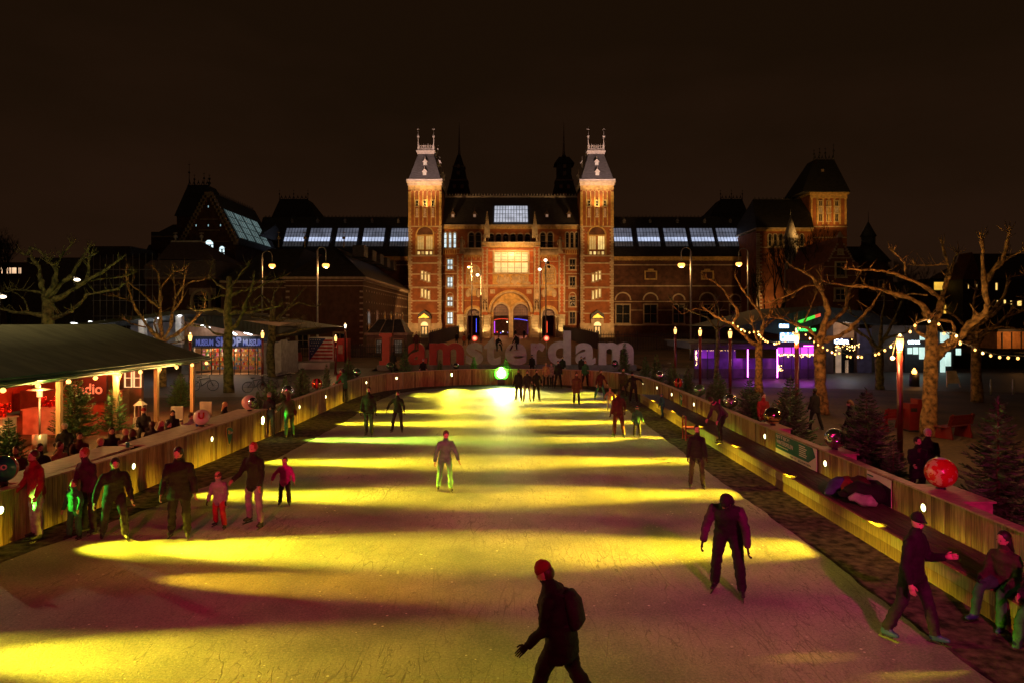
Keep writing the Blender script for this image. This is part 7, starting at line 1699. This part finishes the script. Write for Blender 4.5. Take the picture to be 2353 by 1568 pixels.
# ---------------------------------------------------------------- furniture on the sandy ground
def red_bench(label, X, Y, rz):
    t = thing("red_bench", (X, Y, 0), label, "bench", "red benches on the sandy ground", rz)
    q = MB(); [q.box(-.75,.75,-.25+i*.125,-.25+i*.125+.115,.43,.46) for i in range(4)]; q.build("seat", REDP, t, local=True)
    q = MB(); [q.prism([(-.75,.28+i*.03,.52+i*.13),(-.75,.28+.03+i*.03,.52+.12+i*.13),(-.75,.30+.03+i*.03,.52+.12+i*.13),(-.75,.30+i*.03,.52+i*.13)], (1.5,0,0)) for i in range(3)]; q.build("backrest", REDP, t, local=True)
    for x in (-.62,.54): q = MB(); q.prism([(x,-.3,0),(x,.38,0),(x,.30,.43),(x,-.22,.43)], (.08,0,0)); q.build("leg", REDP, t, local=True)
    for x in (-.6,.56): q = MB(); q.prism([(x,.24,.43),(x,.30,.43),(x,.42,.95),(x,.36,.95)], (.04,0,0)); q.build("back_post", REDP, t, local=True)
X, Y = GND(2047, 985); red_bench("red bench between the tall fir tree and the lantern post", X, Y, R(200)); X, Y = GND(2188, 1003); red_bench("red bench right of the thickest plane tree", X, Y, R(205))
X, Y = GND(2098, 988); t = thing("litter_bin", (X, Y, 0), "tall dark red litter bin beside the thickest plane tree", "litter bin")
q = MB(); q.frustum(X-.3,X+.05,Y-.25,Y+.25,0,X-.3,X+.05,Y-.25,Y+.25,1.12); q.frustum(X+.06,X+.33,Y-.2,Y+.3,0,X+.06,X+.33,Y-.2,Y+.3,1.3); q.build("body", REDP, t); q = MB(); q.frustum(X-.33,X+.36,Y-.28,Y+.33,-.0,X-.33,X+.36,Y-.28,Y+.33,.06); q.box(X-.25,X,Y-.265,Y-.25,.8,.95); q.build("base", IRON, t)
for px, py, lab in ((2276,905,"thin steel bollard left of the green lit one on the right pavement"),(2327,905,"thin steel bollard lit green near the right frame edge")):
    X, Y = GND(px, py); b = MB(); b.cyl((X,Y,0), .055, .9, 10); b.ball((X,Y,.9), .055, nu=10, nv=6); o = b.build("bollard", GPOLE, None, loc=(X,Y,0)); tag(o, lab, "bollard")
X, Y = GND(2189, 888); b = MB(); [b.prism([(X+a,Y-.1,0),(X+a+.1,Y-.1,0),(X+a*.6+.05,Y+.2,1.1),(X+a*.6,Y+.2,1.1)], (0,.05,0)) for a in (-.5,.4)]; b.prism([(X-.45,Y-.05,.25),(X+.48,Y-.05,.25),(X+.34,Y+.2,1.1),(X-.3,Y+.2,1.1)], (0,.04,0)); o = b.build("folding_sign", PALEB, None, loc=(X,Y,0)); tag(o, "folding pavement sign in front of the cyan lit entrance", "sign")
X, Y = GND(2100, 886); t = thing("fire_lantern", (X, Y, 0), "black barrel with an orange glowing flame lantern on top", "lantern"); q = MB(); q.cyl((X,Y,0), .32, .85, 16); q.build("barrel", IRON, t); q = MB(); q.loft([((X,Y,.86),(1,0,0),(0,1,0),.13,.13),((X,Y,1.0),(1,0,0),(0,1,0),.16,.16),((X,Y,1.25),(1,0,0),(0,1,0),.03,.03)], n=10); q.build("flame", glowmat("flame", (1.,.38,.06), 9.), t); light("flame_light", 'POINT', (X, Y-.4, 1.2), 25, (1.,.4,.1), size=.1)
# ---------------------------------------------------------------- plane trees, drawn limb by limb
BARK = mat("plane_bark", (.27,.15,.05), rough=.85, var=.3, scale=5, col2=(.06,.032,.012), detail=4, bump=.9, bscale=14)
BARKG = mat("green_tinged_bark", (.12,.10,.035), rough=.9, var=.3, scale=4, col2=(.03,.028,.01), detail=4, bump=.9, bscale=14)  # green tinge of the light on these trees put into the bark
BARKD = mat("dark_bark", (.035,.028,.02), rough=.9, var=.4)
def chain(mb, tr, Y, pts, r0, r1, dy, n=9, knob=True, twigs=True):
    """limb through measured points; dy = how far its tip leans away (+) or toward us (-)"""
    P_ = [tr(a, b) for a, b in pts]; s = F/Y; r0 *= .86; r1 *= .8; k = len(P_); W_ = []
    for i, (a, b) in enumerate(P_): W_.append(W(a, b, Y + dy*(i/(k-1))**1.2))
    # subdivide with wobble
    out = []; rad = []
    for i in range(k-1):
        for j in range(4):
            f = j/4; p = W_[i].lerp(W_[i+1], f)
            wob = (.0 if j == 0 else .18)*((1-f)*r0+f*r1)/s*2
            out.append(p + Vector((rnd.uniform(-wob,wob), rnd.uniform(-wob,wob), rnd.uniform(-wob,wob))))
            g = (i+f)/(k-1); rad.append((r0+(r1-r0)*g)/s*(1+.22*math.sin(g*19+r0)))
    out.append(W_[-1]); rad.append(r1/s*1.1)
    if knob:
        d = (out[-1]-out[-2]).normalized(); out.append(out[-1]+d*r1/s*1.4); rad.append(r1/s*1.5); out.append(out[-1]+d*r1/s*1.0); rad.append(r1/s*.5)
    mb.tube(out, rad, n, jit=.12)
    for q in range(6):
        p = out[-1-rnd.randrange(2)]; d = (out[-1]-out[-4]).normalized() + Vector((rnd.uniform(-1,1), rnd.uniform(-1,1), rnd.uniform(-.2,1.1))); l = rnd.uniform(.25,.6)*Y/38
        d.normalize(); mb.tube([p, p+d*l*.5, p+d*l+Vector((rnd.uniform(-.08,.08),0,.08))], [.022,.016,.009], 4)
    if twigs:
        for q in range(7):
            i = rnd.randrange(len(out)//3, len(out)-1); p = out[i]; d = Vector((rnd.uniform(-1,1), rnd.uniform(-.6,.6), rnd.uniform(.1,1))).normalized(); l = rnd.uniform(.3,.8)*max(.6, Y/40)
            mb.tube([p, p+d*l*.5, p+d*l+Vector((rnd.uniform(-.1,.1),0,rnd.uniform(0,.15)))], [rad[i]*.35, rad[i]*.25, rad[i]*.15], 5)
def tree(label, Y, tr, trunk, limbs, m, grp, base=None):
    a, b = tr(*trunk[0][:2]); X = gx(a, Y); t = thing("plane_tree", (X, Y, 0), label, "tree", grp)
    q = MB(); s = F/Y; pts = [W(*tr(p[0], p[1]), Y) for p in trunk]; rad = [p[2]/s for p in trunk]
    pts = [Vector((pts[0].x, Y, -.1))] + ([pts[0]] if pts[0].z > .2 else []) + pts[1:]; rad = [rad[0]*1.15] + rad[:1]*(len(pts)-len(rad)) + rad[1:] 
    o = []; rr = []
    for i in range(len(pts)-1):
        for j in range(5):
            f = j/5; o.append(pts[i].lerp(pts[i+1], f) + Vector((rnd.uniform(-.02,.02), rnd.uniform(-.02,.02), 0))); g = rad[i]*(1-f)+rad[i+1]*f; rr.append(g*(1+rnd.uniform(-.07,.07)))
    o.append(pts[-1]); rr.append(rad[-1]); q.tube(o, rr, 12); q.build("trunk", m, t)
    q = MB()
    for l in limbs: chain(q, tr, Y, l[0], l[1], l[2], l[3])
    q.build("crown", m, t); return t
K = .34272
trR = lambda a, b: (1545.6+a*K, 537.6+b*K)
pg_ = "pollarded plane trees on the right"
def S(l): return [(p, r0*K, r1*K, dy) for p, r0, r1, dy in l]
tree("first plane tree on the right, lit orange, with bulbs looped through its low branches", 43., trR, [(575,1040,26*K),(575,900,23*K),(578,740,23*K)], S([
 ([(575,750),(530,725),(470,670),(400,605),(330,580),(270,545),(210,500)],17,6,-1.5), ([(400,605),(435,540),(420,490),(380,440),(345,380),(290,330),(230,300)],13,5,1),
 ([(585,740),(600,640),(610,590),(580,520),(520,450),(470,380),(420,290)],14,5,-1), ([(600,640),(650,590),(700,560),(760,555),(815,600)],9,5,1.5), ([(578,745),(545,650),(530,600)],9,5,-1),
 ([(620,600),(660,530),(680,480),(740,460),(790,435)],9,4,1), ([(640,560),(660,480),(720,430),(800,390),(880,360),(950,340)],8,4,1.5), ([(300,560),(250,520),(150,500),(60,540),(0,480)],6,3,-1)]), BARK, pg_)
tree("second plane tree on the right with a smooth s-shaped main limb before the cafe signs", 33., trR, [(1008,1200,36*K),(985,1000,35*K),(985,820,38*K),(975,690,30*K)], S([
 ([(985,700),(1010,600),(1045,520),(1020,440),(990,380),(955,320),(900,270),(820,230)],26,6,-1), ([(1015,440),(1000,400),(1005,350),(990,270)],12,6,1), ([(1000,650),(1080,580),(1150,510),(1170,430),(1190,370),(1240,290)],20,6,1),
 ([(1000,715),(1100,690),(1190,640),(1260,560),(1340,480),(1385,400)],20,7,-1), ([(975,700),(900,630),(820,610),(740,570),(660,560)],14,5,1), ([(960,340),(880,350),(800,400),(720,430),(640,460)],8,4,-1), ([(880,590),(920,500),(960,400)],7,4,1)]), BARK, pg_)
tree("thickest plane tree on the right with wide forking limbs, beside the litter bin", 26.5, trR, [(1705,1330,48*K),(1722,1100,46*K),(1730,900,44*K),(1735,780,40*K),(1732,610,32*K)], S([
 ([(1740,850),(1800,780),(1880,720),(1950,660),(2010,590),(2080,540),(2112,470),(2090,380),(2080,250),(2070,60)],38,13,-2), ([(2088,330),(2150,240),(2210,180),(2240,60),(2250,0)],22,10,-1), ([(2200,190),(2270,150),(2353,110)],12,7,-1),
 ([(1735,640),(1790,520),(1800,440),(1830,330),(1850,240),(1810,90)],28,9,1), ([(1850,300),(1880,200),(1905,130)],12,7,1), ([(1740,560),(1650,460),(1560,420),(1440,390),(1300,350),(1180,350),(1060,330)],22,7,1.5),
 ([(1790,430),(1700,360),(1600,310),(1500,270),(1400,245),(1280,240),(1170,235)],17,6,-1), ([(1560,290),(1550,190),(1480,120)],9,5,-1), ([(1710,700),(1630,650),(1620,600),(1690,570)],14,8,-1), ([(1780,570),(1870,590),(1890,640),(1850,740)],13,8,-1),
 ([(1930,690),(2080,640),(2200,620),(2353,640)],14,6,1), ([(1980,650),(2120,560),(2230,470),(2353,430)],16,7,2), ([(2100,570),(2210,430),(2260,290),(2353,270)],14,7,2), ([(1850,200),(1740,210),(1640,210)],8,5,.5), ([(1700,410),(1600,400),(1500,430)],8,4,2), ([(1870,730),(2000,720),(2120,660),(2230,560),(2340,520)],12,6,2)]), BARK, pg_)
tree("slim plane tree right of the thickest one, near the hedge", 38., trR, [(2040,1130,33*K),(2032,900,30*K),(2030,740,26*K)], S([([(2030,760),(1980,640),(1900,560),(1840,520)],16,6,1), ([(2030,750),(2100,650),(2180,600),(2260,520)],16,6,1), ([(2030,740),(2040,600),(2010,480),(2030,380)],16,6,1)]), BARK, pg_)
tree("dim plane tree standing between the second and the thickest one", 45., trR, [(1385,1015,28*K),(1382,900,27*K),(1380,750,26*K)], S([([(1380,780),(1300,690),(1180,620),(1110,590)],16,5,1), ([(1380,760),(1450,640),(1500,530),(1560,400)],16,5,1), ([(1390,740),(1400,560),(1420,430)],14,5,1), ([(1420,700),(1560,660),(1640,600)],10,5,-1), ([(1350,740),(1280,580),(1200,540)],10,4,-1)]), BARKG, pg_)
tree("thin dark plane tree left of the first one on the right", 52., trR, [(290,930,16*K),(300,780,15*K),(300,640,13*K)], S([([(300,640),(310,520),(290,450)],11,4,1), ([(300,650),(230,560),(120,520),(0,450)],9,4,1), ([(300,650),(380,580),(420,520)],9,4,1)]), BARKG, pg_)
K2 = .23568; trL = lambda a, b: (403.2+a*K2, 638.4+b*K2)
lg_ = "pollarded plane trees on the left"
def S2(l, k): return [(p, r0*k, r1*k, dy) for p, r0, r1, dy in l]
tree("straight plane tree with outstretched arms in front of the shop sign", 43., trL, [(520,1100,46*K2),(515,850,42*K2),(508,650,44*K2),(518,500,38*K2),(505,330,36*K2),(520,150,30*K2),(525,-10,24*K2)], S2([
 ([(515,360),(600,330),(700,340),(800,320),(900,300),(990,280)],22,9,-1), ([(530,290),(640,280),(760,290)],14,7,1), ([(530,520),(600,450),(650,350),(690,220),(740,120),(760,30)],24,9,-1), ([(500,340),(400,300),(300,310),(200,320),(150,300)],24,8,1),
 ([(520,190),(600,140),(700,110),(800,30),(870,10)],20,8,1), ([(510,180),(440,170),(380,200),(300,220)],14,7,-1), ([(510,120),(400,60),(330,-20),(350,-110)],16,8,1), ([(490,560),(380,540),(290,470),(200,470)],14,7,-1), ([(760,120),(860,60),(980,10),(1040,-10)],10,6,1), ([(530,100),(600,20),(640,-60),(700,-110)],12,6,-1)], K2), BARKG, lg_)
tree("green lit plane tree with a low fork right of the shop doors", 55., trL, [(940,960,38*K2),(922,750,38*K2),(940,520,36*K2),(945,400,32*K2),(950,220,20*K2)], S2([
 ([(950,440),(1020,370),(1100,290),(1180,190),(1230,130)],22,8,1), ([(940,410),(850,385),(750,385)],16,7,1), ([(960,440),(1080,400),(1200,405)],14,6,-1), ([(980,560),(1100,550),(1250,500),(1370,490)],16,7,-1), ([(955,280),(900,210),(830,170),(760,230)],14,7,1), ([(1090,300),(1200,240),(1300,270),(1370,280)],10,5,1), ([(950,240),(960,150),(1010,90)],12,5,-1)], K2), BARKG, lg_)
K3 = .2143; trA = lambda a, b: (a*K3, 537.6+b*K3)
tree("pale limbed plane tree rising over the corner of the tent roof", 47., trA, [(1745,1480,34*K3),(1745,1130,34*K3)], S2([
 ([(1740,1150),(1650,1070),(1560,960),(1470,830),(1410,700),(1370,560),(1350,400)],24,9,-1), ([(1745,1110),(1720,950),(1720,800),(1715,600),(1700,430),(1670,390)],24,9,1), ([(1715,800),(1600,710),(1480,600),(1330,490)],18,8,1), ([(1715,600),(1780,500),(1870,400),(1950,390)],14,9,-1),
 ([(1760,1120),(1830,1000),(1850,820),(1880,680),(1960,560),(2060,510),(2190,490)],20,8,1), ([(1840,850),(1900,780),(1950,700),(1980,450)],14,7,-1), ([(1770,1140),(1900,1070),(2040,960),(2130,870),(2195,800),(2200,700)],22,9,-1), ([(1420,740),(1400,720),(1280,680)],10,8,0), ([(1560,1000),(1400,960),(1330,920)],10,6,1), ([(1750,1130),(1680,1060),(1650,950),(1680,900)],14,7,1), ([(1830,1170),(1950,1150),(2000,1120)],10,7,-1), ([(1880,690),(1870,560),(1860,420)],10,6,1)], K3), BARK, lg_)
tree("large dark green plane tree with knotted limbs above the tent at the left", 42., trA, [(520,1560,62*K3),(520,1050,60*K3),(512,700,54*K3)], S2([
 ([(500,740),(470,600),(430,480),(420,350),(330,230),(240,210)],40,14,1), ([(300,220),(330,150),(420,180),(500,260),(540,300)],20,12,-1), ([(510,680),(590,500),(600,380),(520,290)],38,16,-1), ([(590,360),(660,230),(760,120)],20,9,1), ([(540,660),(650,530),(780,440),(860,290),(940,170)],34,14,1),
 ([(560,720),(700,650),(830,570),(920,500),(1010,460),(1160,370),(1260,290)],34,12,-1), ([(920,520),(950,400),(950,300),(960,240)],20,12,-1), ([(740,840),(830,770),(900,700),(930,650),(1060,630),(1260,590)],20,13,-2), ([(470,880),(330,850),(150,840),(0,800)],30,14,1), ([(480,640),(350,610),(200,600),(60,620)],20,9,1), ([(560,900),(650,880),(760,830)],26,20,-2), ([(930,510),(1100,480),(1300,460),(1400,430)],14,7,1), ([(300,820),(260,700),(180,640),(90,600)],12,6,1)], K3), BARKG, lg_)
# bulbs strung from tree to tree on the right
def string(label, Y0, Y1, pts, r=.05, light_every=5):
    n = len(pts); t = thing("string_lights", tuple(W(*trR(*pts[0]), Y0)), label, "string lights", "bulb strings between the plane trees")
    P_ = [W(*trR(*p), Y0+(Y1-Y0)*i/(n-1)) for i, p in enumerate(pts)]
    q = MB(); q.tube([p + Vector((0,0,.08)) for p in P_], [.012]*n, 5); q.build("cable", CABLE, t)
    for i, p in enumerate(P_):
        q = MB(); q.ball(p, r, r, r*1.2, 8, 6); q.build("bulb", BULB, t)
        if i % light_every == 2: light("bulb_light", 'POINT', p + Vector((0,-.15,0)), 45, (1.,.52,.16), size=.06)
string("string of bulbs hanging from the first plane tree down toward the lantern", 42., 37., [(402,597),(435,620),(457,641),(482,653),(513,661),(543,657),(572,656),(575,675),(590,690),(605,703),(620,715),(635,722),(680,735),(695,733),(712,728),(755,715),(806,663),(825,640),(850,618)])
string("long sagging string of bulbs from the second plane tree to the thick lantern post", 35., 23., [(850,632),(890,675),(917,700),(947,722),(973,742),(1005,758),(1035,775),(1065,792),(1088,803),(1115,797),(1168,818),(1190,822),(1240,822),(1265,823),(1357,808),(1380,800),(1420,778),(1460,753),(1508,720)], .042)
string("string of bulbs wound over the thickest plane tree", 22.5, 25.5, [(1590,655),(1622,613),(1717,587),(1782,605),(1817,668),(1898,683),(1925,725)], .042, 3)
string("string of bulbs leading from the thickest plane tree out of the frame", 25., 21., [(1925,735),(2025,775),(2075,797),(2130,813),(2190,824),(2247,827),(2312,831),(2380,833)], .042)
t = thing("lantern", (gx(2050,22.), 22., gz(822,22.)), "single bright bulb hanging beside the thick lantern post", "lantern"); q = MB(); q.ball(W(2050,822,22.), .07, nu=10, nv=8); q.build("bulb", BULB, t); q = MB(); p = W(2050,815,22.); q.tube([p, p+Vector((.1,0,.45)), Vector((gx(2067,21.9),21.9,p.z+.5))], [.012]*3, 5); q.build("cable", CABLE, t)
light("bulb_light", 'POINT', W(2050,822,21.8), 90, (1.,.52,.18), size=.07)
light("tree_wash", 'SPOT', (12.2, 21.7, 3.4), 850, (1.,.44,.08), (17, 26.5, 5.5), .15, 120, .8)  # added fill spots for the plane trees, no such fixtures
light("tree_wash", 'SPOT', (12.2, 29.5, 3.5), 700, (1.,.46,.09), (15.5, 33, 5.5), .15, 120, .8)
light("tree_wash", 'SPOT', (13.0, 38.6, 3.4), 600, (1.,.46,.09), (15.8, 43, 5), .15, 120, .8)
light("tree_wash", 'SPOT', (-20, 41, 3.3), 300, (1.,.58,.14), (-22, 47, 7), .15, 130, .8)
light("tree_wash", 'SPOT', (-14, 38, 2.), 350, (.75,.9,.12), (-18, 43, 6), .2, 110, .8)
light("tree_wash", 'SPOT', (-20, 36, 5), 400, (.6,.8,.12), (-28, 42, 7), .2, 110, .8)
# dark bare trees in front of the museum corner
def bare(label, X, Y, h, spread, seed, grp="dark bare trees before the museum corner"):
    r_ = random.Random(seed); t = thing("bare_tree", (X, Y, .5), label, "tree", grp); q = MB(); q.tube([(X,Y,.3),(X+.1,Y,h*.18),(X,Y,h*.35)], [h*.022,h*.018,h*.015], 8); q.build("trunk", BARKD, t)
    q = MB()
    def grow(p, d, l, r, n):
        e = p + d*l; m_ = p.lerp(e, .5) + Vector((r_.uniform(-.06,.06), r_.uniform(-.06,.06), 0))*l; q.tube([p, m_, e], [r, r*.85, r*.65], 5 if n > 2 else 4)
        if n == 0: return
        for k in range(3 if n > 1 else 4):
            v = Vector((r_.uniform(-1,1)*spread, r_.uniform(-1,1)*spread, r_.uniform(.0,.9))); grow(e, (d*.9+v).normalized(), l*r_.uniform(.6,.82), r*.6, n-1)
    for k in range(3): grow(Vector((X,Y,h*(.25+.05*k))), Vector((r_.uniform(-.5,.5), r_.uniform(-.4,.4), 1)).normalized(), h*.23, h*.011, 5)
    q.build("crown", BARKD, t)
bare("black bare tree in front of the lit corner pavilion of the museum", gx(1795,112), 112, 19, .55, 3); bare("wide black bare tree left of the stepped gable house", gx(1868,110), 110, 18, .6, 5)
bare("twiggy bare tree left of the corner pavilion", gx(1745,108), 108, 12, .6, 8); bare("bare tree behind the thickest plane tree on the right", gx(2070,95), 95, 12, .65, 9); bare("slender bare tree at the far left edge above the lit storey", gx(20,110), 110, 18, .5, 12)
# ---------------------------------------------------------------- fir trees
NEED = mat("fir_needles", (.07,.19,.05), rough=.55, var=.5, scale=6, col2=(.02,.06,.018))  # green raised in place of green light on the needles
TRK = mat("fir_trunk", (.12,.07,.04), rough=.9)
def fir_mesh(h, r, seed, dens=1.):
    q = MB(); g = random.Random(seed); z = .10*h; k = 0
    while z < h*.97:
        f = (z-.1*h)/(.9*h); L_ = r*(1-f)**.85*g.uniform(.85,1.05)+.03; nb = max(4, int((9 if f < .7 else 6)*dens)); a0 = g.uniform(0,6.28)
        for b_ in range(nb):
            a = a0 + 6.283*b_/nb + g.uniform(-.25,.25); l = L_*g.uniform(.6,1.2); up = .25 + f*.9 + g.uniform(-.15,.15)
            d = Vector((math.cos(a), math.sin(a), 0)); n = max(3, int(l/.055)); p = Vector((0,0,z)); pr = p
            side = Vector((-d.y, d.x, 0))
            for i in range(n):
                t_ = (i+1)/n; c = Vector((0,0,z)) + d*l*t_ + Vector((0,0,l*(up*.35*t_ - .22*math.sin(t_*2.6))))
                dr = (c-pr).normalized(); w_ = .010
                q.add([pr+side*w_*.5, pr-side*w_*.5, c-side*w_*.4, c+side*w_*.4], [(0,1,2,3)], 1)
                nl = (.14 if f < .8 else .09)*(1.05-.4*t_)
                for sg in (-1, 1):
                    for q_ in range(2):
                        v = (dr*g.uniform(.45,.9) + side*sg*g.uniform(.5,1) + Vector((0,0,g.uniform(-.35,.45)))).normalized()*nl*g.uniform(.8,1.5)
                        o = side.cross(v).normalized()*.015 + Vector((0,0,.004)); pp = pr.lerp(c, q_*.5)
                        q.add([pp, pp+v*.5+o, pp+v, pp+v*.5-o], [(0,1,2,3)], 0)
                pr = c
        z += .062*h/(1.2) * g.uniform(.8,1.1) * (.75+.5*(h/2.2 < 1))
    for i in range(10): 
        v = Vector((g.uniform(-.5,.5), g.uniform(-.5,.5), 1)).normalized()*.1; p = Vector((0,0,h*(.9+.01*i))); q.add([p, p+v*.5+Vector((.012,0,0)), p+v, p+v*.5-Vector((.012,0,0))], [(0,1,2,3)], 0)
    return q
def fir_proto(h, r, seed, dens):
    t = thing("fir_tree", (0,0,0), None, None); q = fir_mesh(h, r, seed, dens); q.build("crown", [NEED, TRK], t, local=True); q = MB(); q.tube([(0,0,0),(0,0,h*.5),(0,0,h*.99)], [.035,.024,.008], 7); q.build("trunk", TRK, t, local=True); return t
protos = [fir_proto(2.3,.85,1,1.25), fir_proto(2.3,.6,2,1.1), fir_proto(2.3,.72,3,.75)]
used = [False]*3
def fir(label, X, Y, h, k, wide=1., grp="fir trees set along the rink", z=0.):
    t = protos[k] if not used[k] else copy_tree(protos[k]); used[k] = True
    s = h/2.3; t.location = (X, Y, z); t.scale = (s*wide, s*wide, s); t.rotation_euler = (0,0,rnd.uniform(0,6.28)); tag(t, label, "fir tree", grp)
def rf_(label, px, ytop, X, k, wide=1., h=None):
    Y = X*F/(px-CX); z = gz(ytop, Y); fir(label, X, Y, z, k, wide)
rf_("largest fir tree between the mirror globe and the lantern post, right side", 1990, 893, 9.3, 0, 1.15)
rf_("sparse fir tree with bare lower trunk right of the red globe", 2292, 915, 9.6, 2, 1.1)
rf_("fir tree right of the striped globe", 1815, 862, 9.4, 0)
rf_("fir tree left of the striped globe", 1722, 868, 9.4, 0, 1.1)
rf_("fir tree under the lantern post near the far mirror globe", 1650, 852, 9.5, 0, 1.1)
rf_("low fir tree behind the green metallic globe", 1632, 880, 9.2, 1)
rf_("fir tree above the third round lamp from the far right corner", 1580, 838, 9.6, 1)
rf_("fir tree third from the letters on the right", 1545, 832, 9.4, 0)
rf_("fir tree second from the letters on the right", 1508, 812, 9.5, 1)
rf_("fir tree standing in front of the last big letter", 1434, 788, 8.3, 1, .9)
rf_("fir tree next to the fir in front of the last big letter", 1482, 816, 9.3, 2)
rf_("small fir tree behind the couple, hidden by the fence", 2052, 1010, 9.0, 1, 1.2)
def lf_(label, px, ytop, X, k, wide=1.):
    Y = X*F/(px-CX); fir(label, X, Y, gz(ytop, Y), k, wide)
lf_("dense fir tree between the mirror globe and the gold globe on the left", 695, 842, -10.9, 0)
lf_("thin pointed fir tree right of the dense left one", 750, 836, -11., 2, .8)
lf_("bushy fir tree below the flag panel", 800, 822, -10.4, 0, 1.1)
lf_("fir tree behind the pale pink globe", 622, 868, -11.2, 0)
lf_("low fir behind the visitors at the left barrier", 655, 862, -11.6, 1)
lf_("small fir left of the pale pink globe", 592, 898, -11.4, 1)
lf_("big spruce inside the tent by the second post", 172, 850, -16.6, 0, 1.0)
lf_("spruce under the tent before the white boxes", 262, 875, -15.9, 1, 1.2)
lf_("spruce at the left frame edge of the terrace", 20, 960, -14.2, 0, 1.1)
lf_("spruce beside the last tent post", 415, 855, -17.2, 0, 1.2)
for px, ytop, Y, k, lab in ((1088,818,49.6,1,"small fir tree in front of the letter s"),(1162,822,49.8,2,"thin fir tree behind the green floodlight"),(1010,826,49.8,1,"low fir tree under the red letter m"),(930,800,52,2,"bare looking fir tree between the capital letter and the letter a")):
    fir(lab, gx(px,Y), Y, gz(ytop,Y), k)
# ---------------------------------------------------------------- camera, sky, colour
cam = bpy.data.cameras.new("camera"); co = bpy.data.objects.new("camera", cam); COL.objects.link(co)
co.location = (0, 0, H); co.rotation_euler = (R(90), 0, 0)
cam.sensor_width = 36; cam.lens = 36 * F / 2352; cam.shift_y = -44 / 2352; cam.clip_end = 4000; cam.clip_start = .1
scene.camera = co
w = scene.world; w.use_nodes = True; N = w.node_tree.nodes; L = w.node_tree.links; N.clear()
out = N.new("ShaderNodeOutputWorld"); bg = N.new("ShaderNodeBackground"); L.new(bg.outputs[0], out.inputs[0])
tc = N.new("ShaderNodeTexCoord"); sp = N.new("ShaderNodeSeparateXYZ"); L.new(tc.outputs["Generated"], sp.inputs[0])
mp = N.new("ShaderNodeMapping"); mp.inputs["Scale"].default_value = (1.5, 1.5, 4); L.new(tc.outputs["Generated"], mp.inputs["Vector"])
no = N.new("ShaderNodeTexNoise"); no.inputs["Scale"].default_value = 2.2; no.inputs["Detail"].default_value = 5; L.new(mp.outputs["Vector"], no.inputs["Vector"])
ad = N.new("ShaderNodeMath"); ad.operation = 'MULTIPLY_ADD'; ad.inputs[1].default_value = .5; L.new(no.outputs["Fac"], ad.inputs[0]); L.new(sp.outputs["Z"], ad.inputs[2])
rp = N.new("ShaderNodeValToRGB"); e = rp.color_ramp.elements
e[0].position = .22; e[0].color = (.0195,.0082,.0040,1); e[1].position = .62; e[1].color = (.0100,.0046,.0018,1)
L.new(ad.outputs[0], rp.inputs["Fac"]); L.new(rp.outputs["Color"], bg.inputs["Color"]); bg.inputs["Strength"].default_value = 1.0
scene.view_settings.view_transform = 'Standard'; scene.view_settings.look = 'None'; scene.view_settings.exposure = 0; scene.view_settings.gamma = 1
cy = scene.cycles
cy.use_denoising = True; cy.max_bounces = 5; cy.diffuse_bounces = 2; cy.glossy_bounces = 3; cy.transmission_bounces = 3; cy.transparent_max_bounces = 6
cy.sample_clamp_indirect = 3.0; cy.sample_clamp_direct = 0; cy.caustics_reflective = False; cy.caustics_refractive = False
try: cy.use_light_tree = True
except Exception: pass
